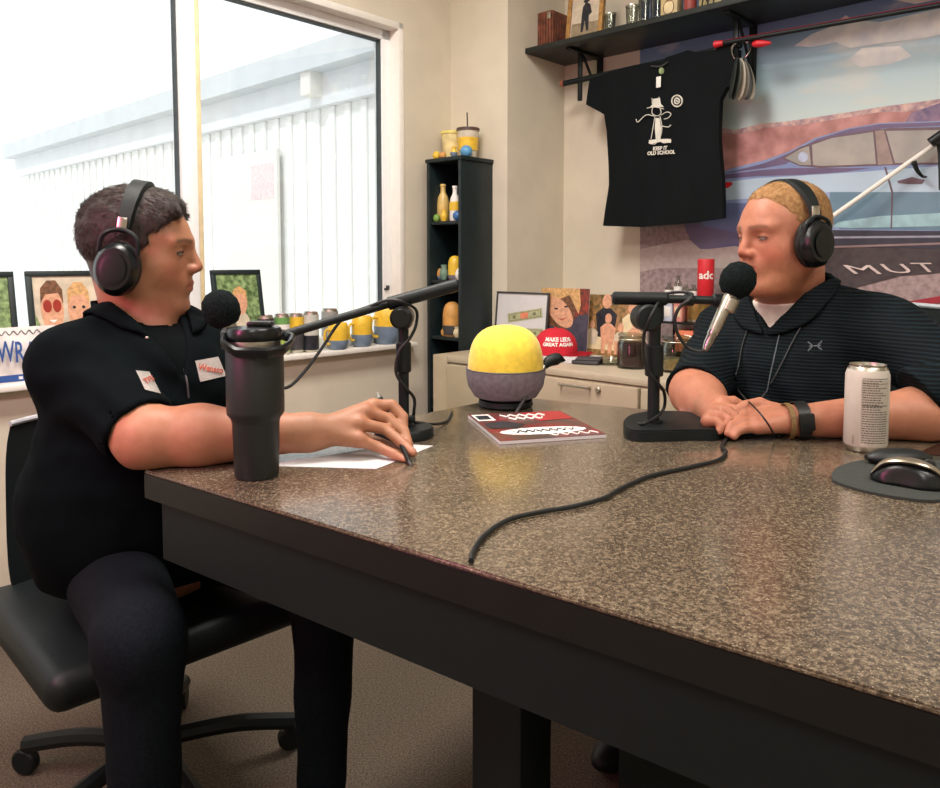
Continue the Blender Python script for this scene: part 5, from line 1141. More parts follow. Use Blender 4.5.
# ---- left microphone stand
pc = onT0(404, 436); d1_ = pc.y
ls_ = thing('microphone_stand', 'black microphone stand with a round base beside the writing hand, boom sloping left', 'microphone stand', pc, 0, 'desktop microphone stands')
rb_ = px2m(30, d1_)
bm = BM(); lathe(bm, [(0, 0.0005), (rb_, 0.0005), (rb_, 0.015), (rb_-0.003, 0.019), (0.02, 0.020), (0, 0.020)], 48); obj('base', bm, M_black, ls_)
z_ = lambda y, d=d1_: U(404, y, d).z-TZ
bm = BM(); cyl(bm, (0, 0, 0.018), (0, 0, z_(322)), 0.010, seg=20); cyl(bm, (0, 0, 0.019), (0, 0, 0.027), 0.016, seg=20, bev=0.002); box(bm, (0.012, -0.004, 0.034), (0.02, 0.014, 0.012), 0.003); obj('pole', bm, M_black, ls_)
bm = BM(); cyl(bm, (0, 0, z_(372)), (0, 0, z_(342)), 0.0145, seg=20, bev=0.002); obj('height_collar', bm, M_black, ls_)
bm = BM(); cyl(bm, (-0.002, -0.034, z_(317)), (0, 0.02, z_(317)), 0.021, seg=28, bev=0.005); ball(bm, (0, 0, z_(320)), 0.019); box(bm, (0, 0, z_(304)), (0.02, 0.02, 0.03), 0.004); obj('clutch_knob', bm, M_blackgl, ls_)
e0 = U(457, 285, d1_+0.03); e1 = U(388, 304, d1_-0.01); e2 = U(292, 333, d1_-0.10); e3 = U(243, 347, d1_-0.145)
bm = BM(); cyl(bm, e0, e1, 0.0125, seg=18, bev=0.002); cyl(bm, e1, e3, 0.0078, seg=16); world(obj('boom', bm, M_black), ls_)
fc1 = U(221, 309, d1_-0.165); tl1 = U(241, 352, d1_-0.15)
mic('microphone', fc1, px2m(18.5, d1_-0.165), None, tl1, 'microphone with black foam windscreen in front of the man on the left')
cb = [tl1, U(252, 365, d1_-0.12), U(270, 385, d1_-0.11), U(288, 387, d1_-0.10), U(305, 371, d1_-0.08), U(322, 348, d1_-0.06), U(338, 324, d1_-0.045), U(352, 313, d1_-0.04), U(370, 306, d1_-0.03), U(388, 300, d1_-0.028), U(402, 302, d1_-0.03), U(416, 310, d1_-0.005), U(416, 325, d1_-0.0), U(410, 338, d1_-0.018), U(399, 352, d1_-0.02), U(396, 372, d1_-0.02), U(404, 386, d1_-0.018), U(414, 398, d1_-0.005), U(414, 412, d1_)]
cb += [onT0(414, 422, 0.024), onT0(435, 424, 0.012), onT0(447, 421, 0.0035), onT0(452, 412, 0.0035)]
bm = BM(); tube(bm, cb, 0.0030, 8, 8); tag(obj('microphone_cable', bm, M_rubber), 'black cable sagging from the left microphone boom and winding down its pole', 'cable')
# ================================================================ OFFICE CHAIRS
def office_chair(pos, face, label, zback, backw, hgt, mb, back_off=0.24):
    t = thing('office_chair', label, 'chair', pos, face, 'office chairs at the meeting table')
    bm = BM(); box(bm, (0.0, 0, 0.395), (0.48, 0.5, 0.07), 0.03, seg=4); obj('seat', bm, mb, t)
    b2 = bmesh.new(); bmesh.ops.create_grid(b2, x_segments=10, y_segments=10, size=0.5)
    for v in b2.verts:
        a, b = v.co.x*2, v.co.y*2
        k = 1-0.06*abs(b)**4
        v.co = Vector((-back_off-0.03*(b+1)+0.035*a*a, a*backw/2*(1-0.10*(b+1)/2)*k, zback+hgt/2+b*hgt/2*(1-0.04*a*a)))
    bmesh.ops.solidify(b2, geom=b2.faces[:], thickness=0.02); bm = BM(); merge(bm, b2); bk_ = obj('backrest', bm, mb, t)
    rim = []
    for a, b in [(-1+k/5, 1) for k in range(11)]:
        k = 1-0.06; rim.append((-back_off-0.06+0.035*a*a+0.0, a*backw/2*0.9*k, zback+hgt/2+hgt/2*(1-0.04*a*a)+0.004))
    bm = BM(); tube(bm, rim, 0.006, 8, 3); q = obj('top_highlight', bm, mat('pale_highlight', (176, 182, 186), 0.4), t); q.parent = bk_  # bright highlight on the black back's top edge, made as a pale strip
    bm = BM(); cyl(bm, (0, 0, 0.09), (0, 0, 0.37), 0.025, seg=16); tube(bm, [(-0.05, 0, 0.35), (-0.24, 0, 0.37), (-back_off-0.015, 0, zback+0.1)], 0.018, 10); obj('column', bm, M_black, t)
    bm = BM()
    for k in range(5):
        a = 2*PI*k/5; tube(bm, [(0, 0, 0.11), (0.16*math.cos(a), 0.16*math.sin(a), 0.10), (0.29*math.cos(a), 0.29*math.sin(a), 0.07)], 0.018, 8)
    obj('star_base', bm, M_black, t)
    for k in range(5):
        a = 2*PI*k/5; x, y = 0.29*math.cos(a), 0.29*math.sin(a); bm = BM(); cyl(bm, (x-0.012*math.sin(a)-0.01, y+0.012*math.cos(a), 0.029), (x+0.012*math.sin(a)-0.01, y-0.012*math.cos(a), 0.029), 0.028, seg=16, bev=0.004); cyl(bm, (x, y, 0.03), (x, y, 0.075), 0.006, seg=8); obj('caster', bm, M_black, t)
    return t
# ================================================================ PEOPLE
def rotM(yaw, pitch=0, roll=0):            # columns: forward, left, up in world
    return (Matrix.Rotation(yaw, 3, 'Z') @ Matrix.Rotation(pitch, 3, 'Y') @ Matrix.Rotation(roll, 3, 'X'))
class Frame:
    def __init__(s, o, yaw, pitch=0, roll=0, sc=1.0):
        s.o = np.array(o, float); s.R = np.array(rotM(yaw, pitch, roll)); s.sc = sc
        M = Matrix([list(r) for r in s.R]).to_4x4() @ Matrix.Scale(sc, 4); M.translation = Vector(s.o); s.M = M
    def loc(s, p): return ((p-s.o)@s.R)/s.sc
    def w(s, v): return s.o+s.R@(np.array(v, float)*s.sc)
def head_sdf(q, P):
    """local head frame: x forward, y left, z up; crown +.118, chin about -.12"""
    a = q.copy(); a[:, 1] = np.abs(a[:, 1])
    w_ = P.get('wide', 1.0); j = P.get('jaw', 1.0)
    d = s_el(q, (-0.016, 0, 0.036), (0.098, 0.076*w_, 0.083))
    d = smin(d, s_el(q, (0.026, 0, 0.018), (0.066, 0.063*w_, 0.080)), 0.02)
    d = smin(d, s_el(q, (0.022, 0, -0.045), (0.062, 0.058*w_*j, 0.062)), 0.025)
    d = smin(d, s_rc(a, (-0.005, 0.052*w_*j, -0.05), (0.060, 0.020, -0.092), 0.020, 0.018), 0.03)       # jaw line
    d = smin(d, s_el(q, (0.072, 0, -0.094), (0.020, 0.024, 0.019)), 0.018)                             # chin
    d = smin(d, s_el(a, (0.040, 0.036*w_, -0.024), (0.033, 0.031, 0.036)), 0.022)                      # cheeks
    d = smin(d, s_rc(a, (0.083, 0.006, 0.030), (0.066, 0.044*w_, 0.029), 0.011, 0.010), 0.014)         # brow ridge
    d = smax(d, -s_el(a, (0.097, 0.031, 0.008), (0.020, 0.018, 0.013)), 0.012)                         # sockets
    d = smin(d, s_rc(q, (0.088, 0, 0.020), (P.get('nx', 0.113), 0, P.get('nz', -0.020)), 0.0075, 0.0105), 0.010)  # nose
    d = smin(d, s_el(a, (P.get('nx', 0.113)-0.009, 0.0115, P.get('nz', -0.020)-0.005), (0.012, 0.0085, 0.0085)), 0.006)
    d = smax(d, -s_el(a, (P.get('nx', 0.113)-0.006, 0.0065, P.get('nz', -0.020)-0.013), (0.005, 0.0032, 0.004)), 0.002)
    d = smin(d, s_el(q, (0.074, 0, -0.052), (0.020, 0.031, 0.026)), 0.018)                              # muzzle
    d = smin(d, s_rc(a, (0.0935, 0.0, -0.0485), (0.078, 0.024, -0.0540), 0.0052, 0.0025), 0.006)         # upper lip
    d = smin(d, s_rc(a, (0.0915, 0.0, -0.0605), (0.078, 0.021, -0.0575), 0.0060, 0.0025), 0.006)         # lower lip
    d = smax(d, -s_rc(a, (0.1015, 0.0, -0.0545), (0.082, 0.026, -0.0555), 0.0016, 0.0013), 0.002)
    d = smax(d, -s_el(q, (0.098, 0, -0.076), (0.008, 0.018, 0.006)), 0.008)
    # eyelids: a ball with a slit
    lid = s_el(a, (0.0680, 0.031, 0.008), (0.0150, 0.0165, 0.0135))
    slit = s_el(a, (0.0825, 0.0325, 0.0065), (0.020, 0.0145, P.get('open', 0.0042)))
    d = smin(d, smax(lid, -slit, 0.001), 0.004)
    # ears
    ear = s_el(a, (-0.010, 0.079*w_, -0.004), (0.018, 0.009, 0.032)); ear = smax(ear, -s_el(a, (-0.006, 0.090*w_, 0.0), (0.010, 0.008, 0.020)), 0.004)
    d = smin(d, ear, 0.006)
    if P.get('double'): d = smin(d, s_el(q, (0.030, 0, -0.098), (0.045, 0.046, 0.026)), 0.03)
    return d
def lerp(a, b, t): return a*(1-t)+b*t
def sstep(a, b, x): t = np.clip((x-a)/(b-a), 0, 1); return t*t*(3-2*t)
def skin_cols(v, hf, P):
    q = hf.loc(v); base = np.array([lin(c) for c in P['skin']]); red = np.array([lin(c) for c in P['skinred']])
    c = np.repeat(base[None], len(v), 0)
    a = np.abs(q[:, 1])
    def blend(c, col, m): return c*(1-m[:, None])+np.array(col)[None]*m[:, None]
    ck = np.exp(-(((q[:, 0]-0.07)/0.035)**2+((a-0.045)/0.03)**2+((q[:, 2]+0.028)/0.03)**2)); c = blend(c, red, 0.38*ck)
    ns = np.exp(-(((q[:, 0]-0.115)/0.02)**2+(a/0.02)**2+((q[:, 2]+0.02)/0.022)**2)); c = blend(c, red, 0.35*ns)
    lp = (1-sstep(0.75, 1.1, np.sqrt((a/0.025)**2+((q[:, 2]+0.0550)/0.0095)**2)))*(q[:, 0] > 0.074); c = blend(c, [lin(x) for x in P['lip']], 0.7*lp)
    inb = (np.linalg.norm(q, axis=1) < 0.2)
    if P.get('stubble', 0):
        st = sstep(-0.03, -0.06, q[:, 2])*sstep(0.0, 0.03, q[:, 0])*(q[:, 2] > -0.16)*inb*(1-lp); c = blend(c, [lin(x) for x in P['hair']], P['stubble']*st)
    # eyebrows
    bz = q[:, 2]-(0.031+0.10*(a-0.02)-2.2*np.maximum(a-0.034, 0)**1.0*0.15); br = np.exp(-(bz/0.0042)**4)*sstep(0.008, 0.014, a)*(1-sstep(0.046, 0.054, a))*(q[:, 0] > 0.04)
    c = blend(c, [lin(x) for x in P['brow']], P.get('browk', 0.75)*br)
    # scalp under the hair
    hl = P['hairline'](q); c = blend(c, [lin(x) for x in P['hair']], P.get('scalpk', 0.8)*sstep(-0.006, 0.010, hl)*inb*(q[:, 2] > -0.09))
    return c
def gradn(fn, p, e=0.002):
    g = np.stack([fn(p+np.eye(3)[i]*e)-fn(p-np.eye(3)[i]*e) for i in range(3)], 1); return g/np.maximum(np.linalg.norm(g, axis=1), 1e-9)[:, None]
def strands(name, pts, nrm, dirs, L, r, m, parent, lift=0.3, jit=0.25):
    n = len(pts); j = RNG.normal(0, jit, (n, 3)); d = dirs+nrm*lift+j; d /= np.linalg.norm(d, axis=1)[:, None]
    Ls = L*RNG.uniform(0.6, 1.2, n)[:, None]
    s = np.cross(d, nrm); s /= np.maximum(np.linalg.norm(s, axis=1), 1e-6)[:, None]
    p0 = pts; p1 = pts+d*Ls*0.5; d2 = dirs+j*0.5-nrm*0.15; d2 /= np.linalg.norm(d2, axis=1)[:, None]; p2 = p1+d2*Ls*0.5
    V = np.stack([p0-s*r, p0+s*r, p0+nrm*r, p1-s*r*0.8, p1+s*r*0.8, p1+nrm*r*0.8, p2], 1).reshape(-1, 3)
    o = (np.arange(n)*7)[:, None]
    q4 = np.concatenate([o+np.array(k)[None] for k in ((0, 1, 4, 3), (1, 2, 5, 4), (2, 0, 3, 5))])
    t3 = np.concatenate([o+np.array(k)[None] for k in ((3, 4, 6), (4, 5, 6), (5, 3, 6))])
    me = bpy.data.meshes.new(name); me.from_pydata(V.tolist(), [], q4.tolist()+t3.tolist()); me.materials.append(m)
    ob = bpy.data.objects.new(name, me); COL.objects.link(ob); world(ob, parent); return ob
M_skin = attrmat('skin', 0.5, 0.12, 500, sss=0.12)
def raymarch(fn, px, py, d0=0.9, d1=2.2, tol=0.0005):
    r = np.array(ray(px, py)); r /= np.linalg.norm(r); t = d0
    for _ in range(160):
        p = np.array([0, 0, CAMZ])+r*t; d = fn(p[None])[0]
        if d < tol or t > d1: break
        t += max(d*0.7, 0.0005)
    return Vector(p)
def eyes(hf, par, iris, look=(1, 0, 0)):
    for sy in (1, -1):
        c = np.array([0.0690, 0.031*sy, 0.0070]); L = Vector(look).normalized()
        bm = BM(); ball(bm, (0, 0, 0), 0.0125, seg=24); bmesh.ops.transform(bm, matrix=hf.M @ Matrix.Translation(Vector(c)), verts=bm.verts)
        e = world(obj('eyeball', bm, mat('eye_white', (138, 122, 112), 0.3)), par)
        for nm, r, off, m in (('iris', 0.0060, 0.0127, mat('iris_%d' % iris[0], iris, 0.2)), ('pupil', 0.0027, 0.0134, mat('pupil', (10, 10, 12), 0.15))):
            bm = BM(); ball(bm, (0, 0, 0), r, 1, 1, 0.22, seg=16, M=(hf.M @ Matrix.Translation(Vector(c)+L*(off-0.0006)) @ L.to_track_quat('Z', 'Y').to_matrix().to_4x4()))
            q = world(obj(nm, bm, m), par); q.parent = e; q.matrix_parent_inverse = Matrix.LocRotScale(par.location, par.rotation_euler, None).inverted()
def lashes(hf, par, op, m):
    for sy in (1, -1):
        for up in (1, -1):
            pts = []
            for k in range(9):
                t = PI*(0.04+0.92*k/8); y = 0.0320+0.0140*math.cos(t); z = 0.0065+up*(op+0.0004)*math.sin(t)
                q_ = 1-((y-0.031)/0.0165)**2-((z-0.008)/0.0135)**2
                pts.append(hf.M @ Vector((0.068+0.0150*math.sqrt(max(q_, 0.03))+0.0006, y*sy, z)))
            bm = BM(); tube(bm, pts, 0.0011 if up > 0 else 0.0005, 6, 2); world(obj('eyelash', bm, m), par)
def vcut(p, nb, f_, l_, bot, k, core, dep=0.016):
    q = p-nb; la = q@l_; up = q[:, 2]; cut = np.maximum(np.maximum(np.abs(la)-np.clip((up-bot)*k, 0, 1)+0.001, -(q@f_)), bot-up); return np.maximum(cut, -(core(p)+dep))
def fingers(d, p, chains, k=0.004):
    allf = None
    for ch in chains:
        f = None
        for i in range(len(ch['p'])-1):
            s = s_rc(p, ch['p'][i], ch['p'][i+1], ch['r'][i], ch['r'][i+1]); f = s if f is None else smin(f, s, 0.002)
        allf = f if allf is None else smin(allf, f, 0.0012)
    return smin(d, allf, 0.006)
def headphones(hf, label, steel=M_chrome, tilt=0.12, wide=1.0, cupx=-0.012, bandr=0.114, cz=-0.010, cupd=0.0):
    base = Vector(hf.w((0, 0, -0.05)))
    t = thing('headphones', label, 'headphones', base)
    Mh = hf.M @ Matrix.Rotation(tilt, 4, 'Y')
    yw = 0.083*wide
    def tr(bm): bmesh.ops.transform(bm, matrix=Mh, verts=bm.verts); return bm
    b2 = bmesh.new(); n = 40; prev = None
    for k in range(n+1):
        a = PI*(0.05+0.90*k/n); y = -(yw+0.012)*math.cos(a); z = 0.012+(bandr)*math.sin(a)**0.85; wd = 0.011+0.006*math.sin(a)
        nx = Vector((0, -math.cos(a), math.sin(a)))
        c = Vector((cupx, y, z)); ring = [b2.verts.new(c+Vector((dx*wd, 0, 0))+nx*dz*0.0042) for dx, dz in ((-1, -1), (-0.8, 1), (0.8, 1), (1, -1))]
        if prev:
            for i in range(4): b2.faces.new((prev[i], prev[(i+1) % 4], ring[(i+1) % 4], ring[i]))
        prev = ring
    bm = BM(); merge(bm, b2); world(obj('headband', tr(bm), M_black), t)
    cup0 = cupx
    for s in (1, -1):
        y = s*(yw+0.0); cupx = cup0+s*cupd
        bm = BM(); lathe(bm, [(0.020, 0.0), (0.034, 0.0), (0.0385, 0.006), (0.0385, 0.014), (0.034, 0.019), (0.02, 0.019)], 36, M=Matrix.Translation((cupx, y-s*0.006, cz)) @ Matrix.Rotation(-s*PI/2, 4, 'X') @ Matrix.Diagonal((1.0, 1.28, 1, 1)))
        cu = world(obj('ear_cushion', tr(bm), mat('cushion_leather', (12, 16, 17), 0.4)), t)
        bm = BM(); lathe(bm, [(0, 0.0), (0.036, 0.0), (0.0385, 0.004), (0.036, 0.018), (0.029, 0.026), (0, 0.028)], 36, M=Matrix.Translation((cupx, y+s*0.012, cz)) @ Matrix.Rotation(-s*PI/2, 4, 'X') @ Matrix.Diagonal((1.0, 1.28, 1, 1)))
        lathe(bm, [(0.016, 0.026), (0.022, 0.030), (0.014, 0.031), (0, 0.0305)], 28, M=Matrix.Translation((cupx, y+s*0.012, cz)) @ Matrix.Rotation(-s*PI/2, 4, 'X') @ Matrix.Diagonal((1.0, 1.28, 1, 1)))
        cu = world(obj('ear_cup', tr(bm), M_blackgl), t)
        bm = BM(); box(bm, (cupx, y+s*0.020, 0.052), (0.017, 0.006, 0.026), 0.0015); world(obj('slider_plate', tr(bm), steel), t)
        bm = BM(); tube(bm, [(cupx-0.033, y+s*0.022, 0.0), (cupx-0.028, y+s*0.024, 0.03), (cupx, y+s*0.022, 0.043), (cupx+0.028, y+s*0.024, 0.03), (cupx+0.033, y+s*0.022, 0.0)], 0.0042, 8, 5); world(obj('yoke', tr(bm), M_black), t)
    return t
# ---------------------------------------------------------------- person on the left
PA = dict(skin=(170, 118, 90), skinred=(166, 86, 68), lip=(158, 88, 80), hair=(44, 32, 28), brow=(62, 44, 36), wide=0.98, jaw=1.02, nx=0.104, nz=-0.017, open=0.0040, stubble=0.10, browk=0.6, scalpk=0.95)
def hairlineA(q):      # > 0 inside the haired region
    a = np.abs(q[:, 1])
    front = 0.070-0.9*np.maximum(0.078-q[:, 2], 0)*1.0 - q[:, 0]
    side = np.where(q[:, 2] < 0.045, 0.022-q[:, 0]-np.maximum(0.02-q[:, 2], 0)*0.55, front)
    low = q[:, 2]+0.055+np.maximum(q[:, 0]+0.03, 0)*1.1*0-np.where(q[:, 0] > -0.045, (q[:, 0]+0.045)*0.9, 0)
    return np.minimum(np.minimum(front, side), low)
PA['hairline'] = hairlineA
HA = Frame(U(141, 255, 1.46), math.radians(9), math.radians(3), 0, 1.0)
fA = np.array([0.70, -0.71, 0]); lA = np.array([0.71, 0.70, 0])
nbA = np.array([-0.640, 1.475, 0.965]); shR = np.array([-0.700, 1.335, 0.905]); shL = np.array([-0.540, 1.535, 0.895])
elR = np.array([-0.522, 1.212, 0.806]); wrR = np.array(U(318, 440, 1.27)); wrR[2] = 0.803
elL = np.array([-0.475, 1.52, 0.68]); wrL = np.array([-0.36, 1.47, 0.585])
chA = np.array([-0.615, 1.455, 0.80])+fA*0.035; beA = np.array([-0.635, 1.455, 0.64])+fA*0.02; peA = np.array([-0.63, 1.49, 0.53])
TA = np.stack([fA, lA, np.array([0, 0, 1.0])], 1)
def neckA(p): 
    d = s_rc(p, HA.w((-0.030, 0, -0.03)), nbA+np.array([0, 0, 0.0]), 0.058, 0.064); return smin(d, s_rc(p, HA.w((0.02, 0, -0.075)), nbA+fA*0.045+np.array([0, 0, -0.01]), 0.040, 0.048), 0.03)
def skinA_head(p):
    d = head_sdf(HA.loc(p), PA)*HA.sc
    d = smin(d, neckA(p), 0.022)
    return smin(d, s_el(p, nbA+np.array([0, 0, -0.05]), (0.075, 0.10, 0.06), TA), 0.03)
def hk(px, py, d): return np.array(U(px, py, d))
K = [hk(373, 406, 1.318), hk(365, 412, 1.298), hk(359, 424, 1.276), hk(359, 440, 1.258)]
chA_f = [dict(p=[K[0], hk(392, 405, 1.328), hk(403, 417, 1.318), hk(404, 431, 1.303)], r=[0.0115, 0.0100, 0.0092, 0.0075]),
         dict(p=[K[1], hk(388, 419, 1.312), hk(404, 432, 1.298), hk(409, 445, 1.278)], r=[0.0118, 0.0104, 0.0094, 0.0078]),
         dict(p=[K[2], hk(385, 429, 1.292), hk(402, 443, 1.270), hk(413, 453, 1.250)], r=[0.0115, 0.0100, 0.0090, 0.0075]),
         dict(p=[K[3], hk(378, 447, 1.262), hk(393, 454, 1.246), hk(407, 462, 1.234)], r=[0.0105, 0.0092, 0.0084, 0.0070]),
         dict(p=[hk(345, 434, 1.31), hk(368, 440, 1.335), hk(388, 447, 1.315), hk(401, 452, 1.285)], r=[0.016, 0.0125, 0.0108, 0.0085], k=0.012)]
def skinA_arm(p):
    m = elR*0.6+wrR*0.4
    d = s_rc(p, shR, elR, 0.052, 0.049)
    d = smin(d, s_rc(p, elR, elR*0.7+wrR*0.3+np.array([0, 0, 0.002]), 0.049, 0.048), 0.02)
    d = smin(d, s_rc(p, elR*0.7+wrR*0.3, wrR*0.95+elR*0.05, 0.049, 0.030), 0.02)
    d = smin(d, s_rc(p, wrR*0.95+elR*0.05, wrR, 0.029, 0.027), 0.02)
    for k_, r0 in zip(K, (0.022, 0.022, 0.021, 0.021)):
        d = smin(d, s_rc(p, wrR+np.array([0.006, 0, 0]), k_, r0, 0.0135), 0.010)
    d = smin(d, s_rc(p, wrR+np.array([0.01, 0.012, -0.002]), hk(345, 434, 1.31), 0.022, 0.018), 0.012)
    d = fingers(d, p, chA_f, 0.005)
    return smax(d, (TZ+0.0012)-p[:, 2], 0.003)
def torsoA(p):
    d = s_el(p, chA, (0.125, 0.175, 0.17), TA); d = smin(d, s_el(p, beA, (0.16, 0.215, 0.20), TA), 0.06); d = smin(d, s_el(p, peA, (0.15, 0.19, 0.12), TA), 0.05)
    d = smin(d, s_rc(p, nbA+np.array([0, 0, -0.02]), shR, 0.058, 0.064), 0.05); d = smin(d, s_rc(p, nbA+np.array([0, 0, -0.02]), shL, 0.058, 0.064), 0.05)
    return d
def legsP(p, pe, f_, l_, knees, ankles, toes, r=0.082):
    d = s_el(p, pe, (0.14, 0.18, 0.10), np.stack([f_, l_, np.array([0, 0, 1.0])], 1))
    for sgn, kn, an in zip((-1, 1), knees, ankles):
        d = smin(d, s_rc(p, pe+l_*0.09*sgn, kn, r, 0.060), 0.04); d = smin(d, s_rc(p, kn, an, 0.058, 0.040), 0.03)
    return d
knA = [peA+fA*0.36-lA*0.17+np.array([0, 0, -0.01]), peA+fA*0.36+lA*0.16+np.array([0, 0, -0.01])]; anA = [knA[0]*np.array([1, 1, 0])+fA*0.0+np.array([0, 0, 0.10]), knA[1]*np.array([1, 1, 0])-fA*0.02+np.array([0, 0, 0.10])]
def skinA_low(p):
    d = torsoA(p)+0.012; d = smin(d, legsP(p, peA, fA, lA, knA, anA, None, 0.072)+0.008, 0.02)
    d = smin(d, s_rc(p, shR, elR, 0.055, 0.045), 0.03)
    d = smin(d, s_rc(p, shL, elL, 0.056, 0.044), 0.03); d = smin(d, s_rc(p, elL, wrL, 0.042, 0.029), 0.02); d = smin(d, s_el(p, wrL+np.array([-0.02, -0.06, -0.005]), (0.035, 0.06, 0.022)), 0.02)
    return d
def clipz(v, f, z0): return v, f
perA = thing('person', 'man with short dark hair and black work shirt writing, wearing headphones, on the left', 'person', (peA[0], peA[1], 0.0))
parts = []
hA = np.array(HA.o)
v1, f1 = surface(skinA_head, hA-[0.135, 0.125, 0.235], hA+[0.15, 0.125, 0.14], 0.0026); v1 = relax(v1, f1, 1, 0.4); c1 = skin_cols(v1, HA, PA)
v2, f2 = surface(skinA_arm, (-0.64, 1.11, 0.745), (-0.08, 1.42, 0.92), 0.0030); v2 = relax(v2, f2, 1, 0.4); c2_ = skin_cols(v2, HA, PA)
ext = np.array([lin(c) for c in PA['skin']]); kr_ = np.exp(-np.min([np.linalg.norm(v2-k_, axis=1) for k_ in K], 0)/0.012)[:, None]; c2_ = c2_*(1-0.4*kr_)+0.4*kr_*np.array([lin(c) for c in (180, 100, 80)])
v3, f3 = surface(skinA_low, (-1.0, 0.95, 0.0), (-0.15, 1.85, 1.0), 0.011); c3 = skin_cols(v3, HA, PA)
# the low-detail shell stays inside the clothes
V, Fc = joinVF([(v1, f1), (v2, f2), (v3, f3)])
bodyA = vf_obj('body', V, Fc, M_skin, perA, np.concatenate([c1, c2_, c3]))
eyes(HA, perA, (70, 62, 50), (1, -0.05, -0.03))
lashes(HA, perA, PA['open'], mat('lash', (40, 26, 22), 0.7))
# shirt
upR = np.array(elR-shR); 
def shirtA_core(p):
    d = torsoA(p)-0.012
    w = nz3(p, 34, 1.0)*0.003+nz3(p, 75, 4.0)*0.0014
    fold = 0.0035*np.sin((p@np.array([0.3, 0.5, 1.0]))*95+2.5*np.sin(p[:, 0]*22))*np.exp(-((p-((shR+elR)/2+np.array([0.05, 0, 0])))**2).sum(1)/0.02)
    d = smin(d, s_rc(p, (-0.690, 1.37, 0.87), (-0.735, 1.42, 0.60), 0.060, 0.075), 0.05)
    sl = s_rc(p, shR, elR, 0.065, 0.063)
    hem = (p-(shR*0.07+elR*0.93))@(upR/np.linalg.norm(upR))+ -0.3*(p-(shR*0.30+elR*0.70))@np.array([0.7, -0.2, 0.7])*0
    sl = smax(sl, hem, 0.004)
    d = smin(d, sl, 0.035)
    l2 = shL*0.25+elL*0.75; u2 = (elL-shL)/np.linalg.norm(elL-shL); s2 = smax(s_rc(p, shL, elL, 0.070, 0.064), (p-l2)@u2, 0.004); d = smin(d, s2, 0.03)
    return d+w+fold
def shirtA(p):
    d = shirtA_core(p)
    d = smax(d, -(neckA(p)-0.006), 0.004)
    q = p-nbA; fr = q@fA; la = q@lA; up = q[:, 2]
    vee = np.abs(la-0.0)-np.clip((up+0.085)*0.42, 0.0, 1.0)+0.001
    cut = np.maximum(np.maximum(vee, 0.0-fr), -(up+0.085)); cut = np.maximum(cut, -(shirtA_core(p)+0.016))
    d = smax(d, -cut, 0.003)
    d = smax(d, -(skinA_armlow(p)-0.005), 0.002)
    d = smax(d, 0.50-p[:, 2], 0.003)
    return d
def skinA_armlow(p): return s_rc(p, shR*0.13+elR*0.87, elR+(elR-shR)*0.2, 0.049, 0.050)
M_shirtA = mat('black_twill', (7, 13, 15), 0.95, scale=500, var=0.1, bump=0.15, bscale=1200, spec=0.06)
v, f = surface(shirtA, (-0.92, 1.12, 0.49), (-0.32, 1.80, 1.06), 0.0052); v = relax(v, f, 1)
shA = vf_obj('work_shirt', v, f, M_shirtA, perA)
def vgap(p, nb, f_, l_, bot, k):
    q = p-nb; return np.maximum(np.abs(q@l_)-np.clip((q[:, 2]-bot)*k, 0.004, 1), -(q@f_))
def collar(neckfn, core, vfn, nb, fv, lv, lo, hi, m, par, nm='collar'):
    def fn(p):
        q = p-nb; front = np.clip((q@fv+0.01)/0.08, 0, 1); dn = neckfn(p)
        d = smin(np.abs(core(p)-0.007)-0.0035, smax(np.abs(dn-0.0095)-0.0035, q[:, 2]-0.052+0.035*front, 0.003), 0.006)
        d = smax(d, dn-(0.032+0.022*front), 0.003); d = smax(d, 0.0035-dn, 0.002)
        return smax(smax(d, -vfn(p), 0.003), core(p)-0.05, 0.003)
    v, f = surface(fn, lo, hi, 0.0034); v = relax(v, f, 1)
    return vf_obj(nm, v, f, m, par)
collar(neckA, shirtA_core, lambda p: vgap(p, nbA, fA, lA, -0.085, 0.50), nbA, fA, lA, nbA-0.17, nbA+np.array([0.17, 0.17, 0.11]), M_shirtA, perA)
# undershirt crew neck seen in the opening
def teeA(p):
    d = torsoA(p)-0.004; d = smax(d, -(neckA(p)-0.003), 0.003); q = p-nbA
    return smax(smax(d, np.abs(q[:, 2]+0.02)-0.10, 0.003), -(q@fA), 0.003)
v, f = surface(teeA, nbA-0.19, nbA+0.12, 0.006); vf_obj('undershirt', relax(v, f, 1), f, mat('black_jersey', (8, 12, 13), 0.95, spec=0.06), perA)
# chest patches, buttons, placket
def surf_patch(fn, quad, off, m, name, par, th=0.0012, nx=8, ny=6):
    b = bmesh.new(); g = []
    cen_ = raymarch(fn, sum(q[0] for q in quad)/4, sum(q[1] for q in quad)/4)
    for j in range(ny+1):
        row = []
        for i in range(nx+1):
            u, w = i/nx, j/ny
            x = (quad[0][0]*(1-u)+quad[1][0]*u)*(1-w)+(quad[3][0]*(1-u)+quad[2][0]*u)*w; y = (quad[0][1]*(1-u)+quad[1][1]*u)*(1-w)+(quad[3][1]*(1-u)+quad[2][1]*u)*w
            p = raymarch(fn, x, y); n = Vector(gradn(fn, np.array(p)[None])[0]); row.append(b.verts.new(p+n*off))
        g.append(row)
    for j in range(ny):
        for i in range(nx): b.faces.new((g[j][i], g[j][i+1], g[j+1][i+1], g[j+1][i]))
    bmesh.ops.solidify(b, geom=b.faces[:], thickness=th)
    bm = BM(); merge(bm, b); return world(obj(name, bm, m), par)
